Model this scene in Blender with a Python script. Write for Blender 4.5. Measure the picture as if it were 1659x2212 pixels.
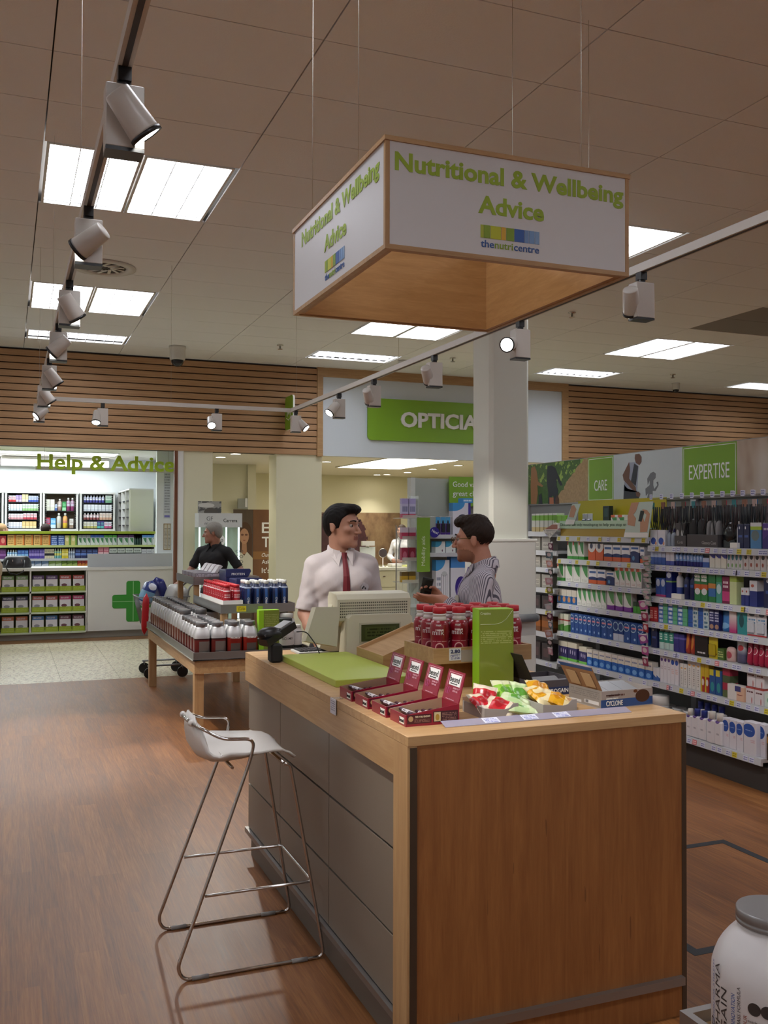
import bpy, math, random
import numpy as np
from mathutils import Vector, Matrix
random.seed(7)
for _o in list(bpy.data.objects):
    bpy.data.objects.remove(_o)
SC = bpy.context.scene
COL = SC.collection
PI = math.pi

# ------------------------------------------------------------------ camera
FPX, YAW, PITCH, ROLL, EYE = 2061.0, math.radians(21.602), math.radians(0.9217), math.radians(0.134), 1.62
def cam_axes():
    F = Vector((math.sin(YAW)*math.cos(PITCH), math.cos(YAW)*math.cos(PITCH), math.sin(PITCH)))
    R = F.cross(Vector((0, 0, 1))).normalized(); U = R.cross(F)
    return R*math.cos(ROLL)+U*math.sin(ROLL), -R*math.sin(ROLL)+U*math.cos(ROLL), F
_R, _U, _F = cam_axes()
cd = bpy.data.cameras.new('camera'); cam = bpy.data.objects.new('camera', cd); COL.objects.link(cam)
cd.sensor_fit = 'HORIZONTAL'; cd.sensor_width = 36.0; cd.lens = 36.0*FPX/1659.0
cd.clip_start = 0.05; cd.clip_end = 100
_m = Matrix((_R, _U, -_F)).transposed().to_4x4(); _m.translation = Vector((0, 0, EYE))
cam.matrix_world = _m
SC.camera = cam
def on_y(px, py, y):
    d = _F+_R*((px-829.5)/FPX)-_U*((py-1106)/FPX); return Vector((0, 0, EYE))+d*(y/d.y)
def on_x(px, py, x):
    d = _F+_R*((px-829.5)/FPX)-_U*((py-1106)/FPX); return Vector((0, 0, EYE))+d*(x/d.x)
def on_z(px, py, z):
    d = _F+_R*((px-829.5)/FPX)-_U*((py-1106)/FPX); return Vector((0, 0, EYE))+d*((z-EYE)/d.z)

# ------------------------------------------------------------------ world, exposure
w = bpy.data.worlds.new('shop_ambient'); SC.world = w; w.use_nodes = True
w.node_tree.nodes['Background'].inputs[0].default_value = (0.9, 0.95, 1.0, 1)
w.node_tree.nodes['Background'].inputs[1].default_value = 0.03
SC.view_settings.view_transform = 'Standard'; SC.view_settings.look = 'None'
SC.view_settings.exposure = 0.45; SC.view_settings.gamma = 1.0; SC.view_settings.use_curve_mapping = False
SC.cycles.adaptive_threshold = 0.02; SC.cycles.max_bounces = 5; SC.cycles.diffuse_bounces = 3; SC.cycles.glossy_bounces = 3; SC.cycles.transmission_bounces = 4; SC.cycles.transparent_max_bounces = 6
SC.cycles.caustics_reflective = False; SC.cycles.caustics_refractive = False
PANEL_W = 5.6       # radiance of the ceiling troffers
SPOT_W = 16.0       # watts of one track spot

# ------------------------------------------------------------------ helpers
def hexc(h):
    h = h.lstrip('#'); v = [int(h[i:i+2], 16)/255 for i in (0, 2, 4)]
    return tuple(x/12.92 if x <= 0.04045 else ((x+0.055)/1.055)**2.4 for x in v)
_MC = {}
def mat(name, col, rough=0.5, metal=0.0, emit=None, es=0.0, spec=0.5, alpha=1.0, trans=0.0, coat=0.0, bump=None):
    if name in _MC: return _MC[name]
    m = bpy.data.materials.new(name); m.use_nodes = True; nt = m.node_tree; b = nt.nodes['Principled BSDF']
    c = hexc(col) if isinstance(col, str) else col
    b.inputs['Base Color'].default_value = (*c[:3], 1); b.inputs['Roughness'].default_value = rough
    b.inputs['Metallic'].default_value = metal; b.inputs['Specular IOR Level'].default_value = spec
    b.inputs['Coat Weight'].default_value = coat
    if emit is not None:
        e = hexc(emit) if isinstance(emit, str) else emit
        b.inputs['Emission Color'].default_value = (*e[:3], 1); b.inputs['Emission Strength'].default_value = es
    if trans:
        b.inputs['Transmission Weight'].default_value = trans; b.inputs['IOR'].default_value = 1.2
    if alpha < 1: b.inputs['Alpha'].default_value = alpha
    if bump:
        sc, st = bump
        t = nt.nodes.new('ShaderNodeTexCoord'); n = nt.nodes.new('ShaderNodeTexNoise'); n.inputs['Scale'].default_value = sc
        n.inputs['Detail'].default_value = 3
        bp = nt.nodes.new('ShaderNodeBump'); bp.inputs['Strength'].default_value = st; bp.inputs['Distance'].default_value = 0.01
        nt.links.new(t.outputs['Object'], n.inputs['Vector']); nt.links.new(n.outputs['Fac'], bp.inputs['Height'])
        nt.links.new(bp.outputs['Normal'], b.inputs['Normal'])
    _MC[name] = m
    return m
class NT:
    """small node-graph writer for procedural colour"""
    def __init__(s, name, rough=0.5, metal=0.0, coat=0.0):
        s.m = bpy.data.materials.new(name); s.m.use_nodes = True; s.nt = s.m.node_tree; s.b = s.nt.nodes['Principled BSDF']
        s.b.inputs['Roughness'].default_value = rough; s.b.inputs['Metallic'].default_value = metal; s.b.inputs['Coat Weight'].default_value = coat
        s.tc = s.nt.nodes.new('ShaderNodeTexCoord'); _MC[name] = s.m
    def n(s, t, **kw):
        o = s.nt.nodes.new(t)
        for k, v in kw.items(): setattr(o, k, v)
        return o
    def put(s, sock, v):
        if hasattr(v, 'is_output'): s.nt.links.new(v, sock)
        elif isinstance(v, (tuple, list)) and len(v) == 3 and sock.type == 'RGBA': sock.default_value = (*v, 1)
        else: sock.default_value = v
    def M(s, op, a, b=0.0, c=0.0):
        o = s.n('ShaderNodeMath', operation=op); s.put(o.inputs[0], a); s.put(o.inputs[1], b); s.put(o.inputs[2], c); return o.outputs[0]
    def xyz(s, src='Generated'):
        o = s.n('ShaderNodeSeparateXYZ'); s.nt.links.new(s.tc.outputs[src], o.inputs[0]); return o.outputs
    def map(s, src, scale, rot=(0, 0, 0), loc=(0, 0, 0)):
        o = s.n('ShaderNodeMapping'); o.inputs['Scale'].default_value = scale; o.inputs['Rotation'].default_value = rot; o.inputs['Location'].default_value = loc
        s.nt.links.new(s.tc.outputs[src] if isinstance(src, str) else src, o.inputs[0]); return o.outputs[0]
    def noise(s, vec, scale, detail=2, rough=0.5, dist=0.0):
        o = s.n('ShaderNodeTexNoise'); o.inputs['Scale'].default_value = scale; o.inputs['Detail'].default_value = detail
        o.inputs['Roughness'].default_value = rough; o.inputs['Distortion'].default_value = dist
        s.nt.links.new(vec, o.inputs['Vector']); return o.outputs['Fac']
    def mix(s, f, a, b, blend='MIX'):
        o = s.n('ShaderNodeMix', data_type='RGBA', blend_type=blend); s.put(o.inputs[0], f); s.put(o.inputs[6], a); s.put(o.inputs[7], b); return o.outputs[2]
    def ramp(s, f, stops):
        o = s.n('ShaderNodeValToRGB'); s.nt.links.new(f, o.inputs[0]); cr = o.color_ramp
        while len(cr.elements) < len(stops): cr.elements.new(0.5)
        for e, (p, c) in zip(cr.elements, stops): e.position = p; e.color = (*c, 1)
        return o.outputs[0]
    def color(s, v): s.put(s.b.inputs['Base Color'], v)
    def bump(s, h, strength=0.2, dist=0.01):
        o = s.n('ShaderNodeBump'); o.inputs['Strength'].default_value = strength; o.inputs['Distance'].default_value = dist
        s.nt.links.new(h, o.inputs['Height']); s.nt.links.new(o.outputs[0], s.b.inputs['Normal'])

def print_mat(name, base, shapes, rough=0.4, coat=0.0, axis='X'):
    """flat print on a pack: u across the front, v up, both 0..1 over the pack"""
    if name in _MC: return _MC[name]
    g = NT(name, rough=rough, coat=coat); X = g.xyz(); u, v = X[axis], X['Z']; col = hexc(base)
    for sh in shapes:
        k = sh[0]; c = hexc(sh[-1])
        if k == 'rect':
            _, a, b0, a1, b1, _c = sh; ms = None
            for lim, op, val in ((a, 'GREATER_THAN', u), (a1, 'LESS_THAN', u), (b0, 'GREATER_THAN', v), (b1, 'LESS_THAN', v)):
                if (op == 'GREATER_THAN' and lim <= 0) or (op == 'LESS_THAN' and lim >= 1): continue
                t = g.M(op, val, lim); ms = t if ms is None else g.M('MULTIPLY', ms, t)
            if ms is None: col = c; continue
        elif k == 'ell':
            _, cu, cv, ru, rv, _c = sh
            a = g.M('POWER', g.M('ABSOLUTE', g.M('DIVIDE', g.M('SUBTRACT', u, cu), ru)), 2.0)
            b = g.M('POWER', g.M('ABSOLUTE', g.M('DIVIDE', g.M('SUBTRACT', v, cv), rv)), 2.0)
            ms = g.M('LESS_THAN', g.M('ADD', a, b), 1.0)
        elif k == 'ring':
            _, cu, cv, ru, rv, t, _c = sh
            a = g.M('POWER', g.M('ABSOLUTE', g.M('DIVIDE', g.M('SUBTRACT', u, cu), ru)), 2.0)
            b = g.M('POWER', g.M('ABSOLUTE', g.M('DIVIDE', g.M('SUBTRACT', v, cv), rv)), 2.0)
            r = g.M('SQRT', g.M('ADD', a, b)); ms = g.M('LESS_THAN', g.M('ABSOLUTE', g.M('SUBTRACT', r, 1.0)), t)
        elif k == 'below':      # v below a line/arc: v < a + b*u + c*u*u
            _, a, b, c2, _c = sh
            ms = g.M('LESS_THAN', v, g.M('ADD', g.M('MULTIPLY', g.M('ADD', g.M('MULTIPLY', u, c2), b), u), a))
        elif k == 'leaf':       # pointed leaf from the upper corner sweeping down
            _, u0, v0, u1, v1, _c = sh
            su = g.M('DIVIDE', g.M('SUBTRACT', u, u0), u1-u0); sv = g.M('DIVIDE', g.M('SUBTRACT', v, v0), v1-v0)
            m1 = g.M('GREATER_THAN', sv, g.M('POWER', g.M('MAXIMUM', g.M('SUBTRACT', 1.0, su), 0.0), 1.8)); m2 = g.M('LESS_THAN', sv, 1.0)
            m3 = g.M('MULTIPLY', g.M('GREATER_THAN', su, 0.0), g.M('LESS_THAN', su, 1.0))
            ms = g.M('MULTIPLY', g.M('MULTIPLY', m1, m2), g.M('MULTIPLY', m3, g.M('GREATER_THAN', sv, 0.0)))
        elif k == 'lines':      # small print: rows broken into words
            _, a, b0, a1, b1, n, _c = sh
            t = g.M('MULTIPLY', g.M('GREATER_THAN', u, a), g.M('LESS_THAN', u, a1))
            t = g.M('MULTIPLY', t, g.M('MULTIPLY', g.M('GREATER_THAN', v, b0), g.M('LESS_THAN', v, b1)))
            row = g.M('MULTIPLY', g.M('SUBTRACT', v, b0), n/(b1-b0)); fr = g.M('FRACT', row)
            cx = g.n('ShaderNodeCombineXYZ'); g.put(cx.inputs[0], g.M('MULTIPLY', u, 18.0)); g.put(cx.inputs[1], g.M('MULTIPLY', g.M('FLOOR', row), 7.3))
            nz = g.noise(cx.outputs[0], 1.0, 1)
            ms = g.M('MULTIPLY', t, g.M('MULTIPLY', g.M('LESS_THAN', g.M('ABSOLUTE', g.M('SUBTRACT', fr, 0.5)), 0.28), g.M('GREATER_THAN', nz, 0.43)))
        elif k == 'fade':       # printed gradient upwards from v0 to v1
            _, v0, v1, _c = sh
            mr = g.n('ShaderNodeMapRange'); g.put(mr.inputs[0], v); mr.inputs[1].default_value = v0; mr.inputs[2].default_value = v1; ms = mr.outputs[0]
        elif k == 'blobs':      # printed photo texture
            _, sc, th, _c = sh
            ms = g.M('GREATER_THAN', g.noise(g.tc.outputs['Generated'], sc, 3, 0.6), th)
        elif k == 'wash':
            _, sc, a, _c = sh
            ms = g.M('MULTIPLY', g.noise(g.map('Generated', (1, 1, 1)), sc, 3, 0.6), a)
        col = g.mix(ms, col, c)
    g.color(col)
    return g.m

class MB:
    """collects shapes into one mesh"""
    def __init__(s): s.v = []; s.f = []; s.m = []; s.sm = []
    def add(s, vs, fs, mi=0, smooth=False):
        o = len(s.v); s.v += [tuple(p) for p in vs]
        for f in fs: s.f.append([i+o for i in f]); s.m.append(mi); s.sm.append(smooth)
        return s
    def box(s, x0, y0, z0, x1, y1, z1, mi=0):
        return s.add([(x0,y0,z0),(x1,y0,z0),(x1,y1,z0),(x0,y1,z0),(x0,y0,z1),(x1,y0,z1),(x1,y1,z1),(x0,y1,z1)],
                     [(0,3,2,1),(4,5,6,7),(0,1,5,4),(1,2,6,5),(2,3,7,6),(3,0,4,7)], mi)
    def bbox(s, x0, y0, z0, x1, y1, z1, b, mi=0):
        """box with all edges chamfered by b"""
        pr = [(0+b, 0), (0, b)]
        P = []
        for zz, ins in ((z0, b), (z0+b, 0), (z1-b, 0), (z1, b)):
            a, c, d, e = x0+ins, x1-ins, y0+ins, y1-ins
            k = b
            P.append([(a+k, d, zz), (c-k, d, zz), (c, d+k, zz), (c, e-k, zz), (c-k, e, zz), (a+k, e, zz), (a, e-k, zz), (a, d+k, zz)])
        return s.loft(P, mi=mi, smooth=False)
    def cbox(s, c, sx, sy, sz, rz=0, mi=0):
        co, si = math.cos(rz), math.sin(rz); vs = []
        for dz in (-sz/2, sz/2):
            for dx, dy in ((-1, -1), (1, -1), (1, 1), (-1, 1)):
                a, b = dx*sx/2, dy*sy/2; vs.append((c[0]+a*co-b*si, c[1]+a*si+b*co, c[2]+dz))
        return s.add(vs, [(0,3,2,1),(4,5,6,7),(0,1,5,4),(1,2,6,5),(2,3,7,6),(3,0,4,7)], mi)
    def obox(s, O, A, B, C, mi=0):
        """box from a corner and three edge vectors"""
        O, A, B, C = map(Vector, (O, A, B, C)); vs = [O, O+A, O+A+B, O+B, O+C, O+A+C, O+A+B+C, O+B+C]
        fs = [(0,3,2,1),(4,5,6,7),(0,1,5,4),(1,2,6,5),(2,3,7,6),(3,0,4,7)]
        if A.cross(B).dot(C) < 0: fs = [tuple(reversed(f)) for f in fs]
        return s.add(vs, fs, mi)
    def prism(s, poly, d, mi=0):
        """closed polygon (3-D points) pushed along vector d"""
        n = len(poly); d = Vector(d); P = [Vector(p) for p in poly]
        nrm = Vector((0, 0, 0))
        for i in range(n): nrm += P[i].cross(P[(i+1) % n])
        if nrm.dot(d) > 0: P.reverse()
        vs = P+[p+d for p in P]
        fs = [tuple(range(n)), tuple(reversed(range(n, 2*n)))]
        for i in range(n): j = (i+1) % n; fs.append((i, n+i, n+j, j))
        fs = [tuple(f) for f in fs]
        return s.add(vs, fs, mi)
    def loft(s, rings, mi=0, cap=True, smooth=True, closed=True):
        n = len(rings[0]); vs = [p for r in rings for p in r]; fs = []
        for k in range(len(rings)-1):
            for i in range(n if closed else n-1):
                j = (i+1) % n; fs.append((k*n+i, k*n+j, (k+1)*n+j, (k+1)*n+i))
        s.add(vs, fs, mi, smooth)
        if cap and closed:
            o = len(s.v)-len(vs)
            s.f.append([o+i for i in reversed(range(n))]); s.m.append(mi); s.sm.append(False)
            s.f.append([o+(len(rings)-1)*n+i for i in range(n)]); s.m.append(mi); s.sm.append(False)
        return s
    def lathe(s, prof, c=(0, 0, 0), seg=20, mi=0, smooth=True, sq=None, flute=None):
        """profile [(r,z)...] about +z; sq = superellipse power for squarish jars"""
        rings = []
        for r, z in prof:
            ring = []
            for i in range(seg):
                a = 2*PI*i/seg; ca, sa = math.cos(a), math.sin(a); rr = r
                if sq: rr = r/((abs(ca)**sq+abs(sa)**sq)**(1/sq))
                if flute and i % 2: rr *= flute
                ring.append((c[0]+rr*ca, c[1]+rr*sa, c[2]+z))
            rings.append(ring)
        return s.loft(rings, mi, True, smooth)
    def tube(s, pts, r, seg=8, mi=0, closed=False, r1=None):
        P = [Vector(p) for p in pts]; n = len(P); rings = []; up = None
        for i in range(n):
            if closed: t = (P[(i+1) % n]-P[i-1])
            else: t = P[min(i+1, n-1)]-P[max(i-1, 0)]
            t = t.normalized() if t.length > 1e-9 else Vector((0, 0, 1))
            if up is None:
                up = Vector((0, 0, 1)) if abs(t.z) < 0.9 else Vector((1, 0, 0))
            a = t.cross(up).normalized(); up = a.cross(t).normalized()
            rr = r if r1 is None else r+(r1-r)*i/(n-1)
            rings.append([P[i]+a*(rr*math.cos(2*PI*k/seg))+up*(rr*math.sin(2*PI*k/seg)) for k in range(seg)])
        if closed: rings.append(rings[0])
        return s.loft(rings, mi, not closed, True)
    def ball(s, c, rx, ry=None, rz=None, mi=0, seg=14, rows=9, rot=None):
        ry = rx if ry is None else ry; rz = rx if rz is None else rz; c = Vector(c); rings = []
        for i in range(rows+1):
            t = PI*i/rows; t = min(max(t, 0.02), PI-0.02)
            ring = []
            for k in range(seg):
                a = 2*PI*k/seg; p = Vector((rx*math.sin(t)*math.cos(a), ry*math.sin(t)*math.sin(a), -rz*math.cos(t)))
                if rot: p = rot @ p
                ring.append(c+p)
            rings.append(ring)
        return s.loft(rings, mi, True, True)
    def mesh(s, name, mats):
        me = bpy.data.meshes.new(name); me.from_pydata(s.v, [], s.f)
        for m in (mats if isinstance(mats, (list, tuple)) else [mats]): me.materials.append(m)
        me.polygons.foreach_set('material_index', s.m); me.polygons.foreach_set('use_smooth', s.sm); me.update()
        return me
    def obj(s, name, mats, parent=None, loc=(0, 0, 0), rz=0.0):
        return link(name, s.mesh(name, mats), parent, loc, rz)
def link(name, me, parent=None, loc=(0, 0, 0), rz=0.0, rot=None):
    o = bpy.data.objects.new(name, me); COL.objects.link(o)
    o.location = loc; o.rotation_euler = rot if rot is not None else (0, 0, rz)
    if parent is not None: o.parent = parent
    return o
def tag(o, label=None, cat=None, group=None, kind=None):
    if label: o['label'] = label
    if cat: o['category'] = cat
    if group: o['group'] = group
    if kind: o['kind'] = kind
    return o
def thing(name, label, cat, loc=(0, 0, 0), rz=0.0, group=None):
    o = bpy.data.objects.new(name, None); COL.objects.link(o); o.location = loc; o.rotation_euler = (0, 0, rz); o.empty_display_size = 0.05
    return tag(o, label, cat, group)
def struct(name, mb, mats, parent=None):
    return tag(mb.obj(name, mats, parent), kind='structure')
def dup(o, loc=None, rz=None, parent=None, label=None):
    c = o.copy(); COL.objects.link(c); c.parent = parent
    if loc is not None: c.location = loc
    if rz is not None: c.rotation_euler = (0, 0, rz)
    if label: c['label'] = label
    for ch in [x for x in o.children]: dup(ch, parent=c)
    return c
def arc(c, r, a0, a1, n, ax=(1, 0, 0), ay=(0, 0, 1)):
    c = Vector(c); ax = Vector(ax); ay = Vector(ay)
    return [c+ax*(r*math.cos(math.radians(a0+(a1-a0)*i/n)))+ay*(r*math.sin(math.radians(a0+(a1-a0)*i/n))) for i in range(n+1)]
def fillet(pts, r, n=5):
    """polyline with rounded corners"""
    P = [Vector(p) for p in pts]; out = [P[0]]
    for i in range(1, len(P)-1):
        a, b, c = P[i-1], P[i], P[i+1]; u = (a-b).normalized(); v = (c-b).normalized()
        rr = min(r, (a-b).length*0.49, (c-b).length*0.49)
        for k in range(n+1):
            t = k/n; out.append((b+u*rr)*(1-t)**2+b*(2*t*(1-t))+(b+v*rr)*t**2)
    out.append(P[-1]); return out
_TX = {}
def text_mesh(s, size, bold=0.0, extrude=0.0, align='CENTER', space=1.0, shear=0.0, m=None, res=3):
    k = (s, size, bold, extrude, align, space, shear, m.name)
    if k in _TX: return _TX[k]
    cu = bpy.data.curves.new('lettering', 'FONT'); cu.body = s; cu.size = size; cu.offset = bold*size; cu.extrude = extrude
    cu.align_x = align; cu.align_y = 'BOTTOM_BASELINE'; cu.space_character = space; cu.shear = shear; cu.resolution_u = res
    ob = bpy.data.objects.new('lettering', cu); COL.objects.link(ob)
    dg = bpy.context.evaluated_depsgraph_get(); me = bpy.data.meshes.new_from_object(ob.evaluated_get(dg))
    bpy.data.objects.remove(ob); bpy.data.curves.remove(cu)
    me.materials.clear(); me.materials.append(m); _TX[k] = me
    return me
_TEXTJOBS = []
def text(s, size, m, parent, loc, rot=(PI/2, 0, 0), bold=0.0, extrude=0.0, align='CENTER', space=1.0, shear=0.0, name='lettering', sx=1.0, label=None):
    me = text_mesh(s, size, bold, extrude, align, space, shear, m)
    o = link(name, me, parent, loc, rot=rot); o.scale = (sx, 1, 1)
    if label: o['label'] = label
    return o
ORD = ['first', 'second', 'third', 'fourth', 'fifth', 'sixth', 'seventh', 'eighth', 'ninth', 'tenth', 'eleventh', 'twelfth', 'thirteenth', 'fourteenth']
NUM = ['zero', 'one', 'two', 'three', 'four', 'five', 'six', 'seven', 'eight', 'nine', 'ten', 'eleven', 'twelve', 'thirteen', 'fourteen']
def nth(label, i, n):
    if n < 2: return label
    w_ = len(label.split())
    if w_ > 14: label = ' '.join(label.replace(' of the eye care bay', '').split()); w_ = len(label.split())
    if n == 2: return label+((', first of the pair' if i == 0 else ', second of the pair') if w_ <= 12 else (', first' if i == 0 else ', second'))
    return label+(', %s of %s along' % (ORD[i], NUM[n]) if w_ <= 12 else ', '+ORD[i]+(' along' if w_ <= 14 else ''))

# ------------------------------------------------------------------ shared materials
def wood_mat(name, light, dark, scale=(3, 40, 40), rough=0.45, fine=0.5, src='Object', coat=0.0, spots=False):
    g = NT(name, rough=rough, coat=coat); vec = g.map(src, scale)
    n1 = g.noise(vec, 1.0, 5, 0.62, 0.6); n2 = g.noise(g.map(src, tuple(s*5 for s in scale)), 1.0, 3, 0.7)
    f = g.M('ADD', g.M('MULTIPLY', n1, 1-fine*0.5), g.M('MULTIPLY', n2, fine*0.5))
    col = g.ramp(f, [(0.30, hexc(dark)), (0.5, tuple((a+b)/2 for a, b in zip(hexc(light), hexc(dark)))), (0.68, hexc(light))])
    if spots:
        k = g.noise(g.map(src, tuple(s*0.9 for s in scale), loc=(3.1, 1.7, 0.4)), 2.2, 2)
        col = g.mix(g.M('MULTIPLY', g.M('GREATER_THAN', k, 0.72), 0.45), col, hexc('#3a1d0d'))
    g.color(col); g.bump(n2, 0.06, 0.004)
    return g.m
OAK_X = wood_mat('oak_grain_x', '#c7a375', '#a98257', (2.2, 34, 34))
OAK_Y = wood_mat('oak_grain_y', '#c7a375', '#a98257', (34, 2.2, 34))
OAK_Z = wood_mat('oak_grain_z', '#c7a375', '#a98257', (34, 34, 2.2))
OAK_END = wood_mat('oak_end_panel', '#a06a39', '#7c4b25', (26, 26, 1.8), rough=0.5, spots=True)
OAK_SIGN = wood_mat('oak_sign', '#c2945f', '#a57845', (4, 4, 30), rough=0.45)
CEDAR = wood_mat('cedar_slat', '#c7a077', '#a67d57', (1.2, 40, 40), rough=0.55)
WHITE = mat('white_paint', '#e6e6e2', 0.5)
WHITE_M = mat('white_metal', '#d6d5d0', 0.35, 0.0)
SHELF_M = mat('shelf_metal', '#c4c6cb', 0.4, 0.1)
ALU = mat('brushed_aluminium', '#9a9794', 0.38, 0.9)
CHROME = mat('chrome', '#c9c6c2', 0.12, 1.0)
BLACK = mat('black_plastic', '#17181a', 0.35)
BLACK_M = mat('black_matt', '#141414', 0.7)
GREEN = mat('lime_green', '#8cb53a', 0.45)
GREEN_D = mat('lime_green_acrylic', '#7f9e33', 0.25, coat=0.5)
LETTER_G = mat('letter_green', '#9cba35', 0.5)
LETTER_W = mat('letter_white', '#f2f3f0', 0.5)
GREYTXT = mat('letter_grey', '#5a5c60', 0.5)
CREAM = mat('cream_wall', '#e0dcbf', 0.7, bump=(60, 0.05))
HC = 4.08
XK, YK, TX, TY = 0.205, 6.425, 1.2683, 0.6217
def lit(name, col, s): return mat(name, '#ffffff', 0.5, emit=col, es=s)
TROFFER = lit('troffer_tube_light', '#f3f6ff', PANEL_W)

# ------------------------------------------------------------------ floors
g = NT('vinyl_wood_floor', rough=0.42, coat=0.0)
o3 = g.xyz('Object')
row = g.M('FLOOR', g.M('DIVIDE', o3['X'], 0.125)); off = g.M('MULTIPLY', g.M('FRACT', g.M('MULTIPLY', row, 0.377)), 1.3)
cell = g.M('FLOOR', g.M('DIVIDE', g.M('ADD', o3['Y'], off), 1.2))
cx = g.n('ShaderNodeCombineXYZ'); g.put(cx.inputs[0], row); g.put(cx.inputs[1], cell)
wn = g.n('ShaderNodeTexWhiteNoise'); g.nt.links.new(cx.outputs[0], wn.inputs[0])
mp = g.n('ShaderNodeVectorMath', operation='ADD'); g.nt.links.new(g.map('Object', (16, 1.0, 1)), mp.inputs[0])
sc_ = g.n('ShaderNodeVectorMath', operation='SCALE'); g.nt.links.new(wn.outputs['Color'], sc_.inputs[0]); sc_.inputs['Scale'].default_value = 9.0
g.nt.links.new(sc_.outputs[0], mp.inputs[1])
n1 = g.noise(mp.outputs[0], 1.6, 5, 0.62, 0.7); n2 = g.noise(g.map('Object', (120, 4, 1)), 1.0, 3, 0.7)
f = g.M('ADD', g.M('ADD', g.M('MULTIPLY', n1, 0.48), g.M('MULTIPLY', n2, 0.44)), g.M('MULTIPLY', wn.outputs['Value'], 0.08))
g.color(g.ramp(f, [(0.34, hexc('#613a1b')), (0.50, hexc('#7f4f27')), (0.66, hexc('#9a683a'))]))
g.bump(n2, 0.08, 0.003)
g.put(g.b.inputs['Roughness'], g.M('ADD', 0.36, g.M('MULTIPLY', n1, 0.16)))
FLOORW = g.m
g = NT('terrazzo_tile', rough=0.35)
v = g.n('ShaderNodeTexVoronoi'); v.inputs['Scale'].default_value = 55; g.nt.links.new(g.tc.outputs['Object'], v.inputs['Vector'])
sp = g.n('ShaderNodeSeparateColor'); g.nt.links.new(v.outputs['Color'], sp.inputs[0])
c0 = g.ramp(sp.outputs[0], [(0.0, hexc('#cfc7aa')), (0.68, hexc('#ddd5ba')), (0.72, hexc('#8d8a72')), (0.85, hexc('#b9a58a')), (1.0, hexc('#a98f7a'))])
g.color(c0); TERR = g.m
XL, XR, YB, YF = -4.9, 16.5, -9.0, 14.0
fl = MB().box(XL, YB, -0.1, XR, 10.52, 0.0); FLOOR = struct('floor', fl, FLOORW)
fl2 = MB().box(XL, 10.52, -0.1, XR, 22.0, -0.004); FL2 = struct('floor_tiled', fl2, mat('tile_grout', '#9b947c', 0.8))
tmesh = MB().box(0.002, 0.002, -0.004, 0.598, 0.598, 0.0).mesh('tile', TERR)
for i in range(-4, 16):
    for j in range(6):
        if not (-0.8 < i*0.6 < 6.2): continue
        link('tile', tmesh, FL2, (i*0.6-0.05, 10.52+j*0.6, 0))
st = MB().box(XL, 14.12, -0.004, 2.3, 14.52, 0.0); struct('trim_1', st, wood_mat('floor_border', '#9a7048', '#7d5532', (3, 30, 30)))
MB().box(2.3, 14.12, -0.004, 13, 19.6, -0.001).obj('floor_opticians', mat('beige_floor', '#b5aa8c', 0.6))['kind'] = 'structure'
tp = MB(); t = 0.022
tp.box(2.46-t, 2.97-t, 0, 3.46+t, 2.97+t, 0.0012); tp.box(2.46-t, 3.965-t, 0, 3.46+t, 3.965+t, 0.0012)
tp.box(2.46-t, 2.97+t, 0, 2.46+t, 3.965-t, 0.0012); tp.box(3.46-t, 2.97+t, 0, 3.46+t, 3.965-t, 0.0012)
struct('trim_floor_line', tp, mat('dark_tape', '#22262b', 0.6))

# ------------------------------------------------------------------ ceiling of tiles
CEILM = mat('ceiling_tile', '#eef0f3', 0.85, bump=(90, 0.15))
ce = MB().box(XL, YB, HC+0.08, XR, YF, HC+0.16); CEIL = struct('ceiling', ce, mat('ceiling_grid_recess', '#6f6a63', 0.9))
tm = MB().box(0.004, 0.0035, 0, TX-0.004, TY-0.0035, 0.015).mesh('tile', CEILM)
dark = MB().box(0.004, 0.0035, 0.004, TX-0.004, TY-0.0035, 0.015).mesh('tile', mat('dark_ceiling_cloth', '#8d8a87', 0.95))
LIT2 = {(a, b) for a in (0, 3, 6, 9, -3) for b in (-24, -23, -18, -17, -12, -11, -6, -5, 0, 1, 6, 7)}  # rearmost unseen rows continue the grid, added to brighten camera-facing surfaces
LIT1 = {(a, 10) for a in (0, 3, 6, 9)}
big = MB()
for i in range(-4, 13):
    for j in range(-25, 13):
        x0, y0 = XK+i*TX, YK+j*TY
        if (i, j) in LIT2 or (i, j) in LIT1: continue
        if x0 < XL-1 or y0+TY > YF+0.1 and j > 12: continue
        if 6 <= i <= 8 and j in (3, 4): link('tile', dark, CEIL, (x0, y0, HC)); continue
        if -2 <= i <= 9 and j >= -5 and j <= 11: link('tile', tm, CEIL, (x0, y0, HC))
        else: big.box(x0+0.004, y0+0.0035, HC, min(x0+TX-0.004, XR), min(y0+TY-0.0035, YF), HC+0.015)
tag(big.obj('tile_remainder', CEILM, CEIL), kind='stuff')
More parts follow.
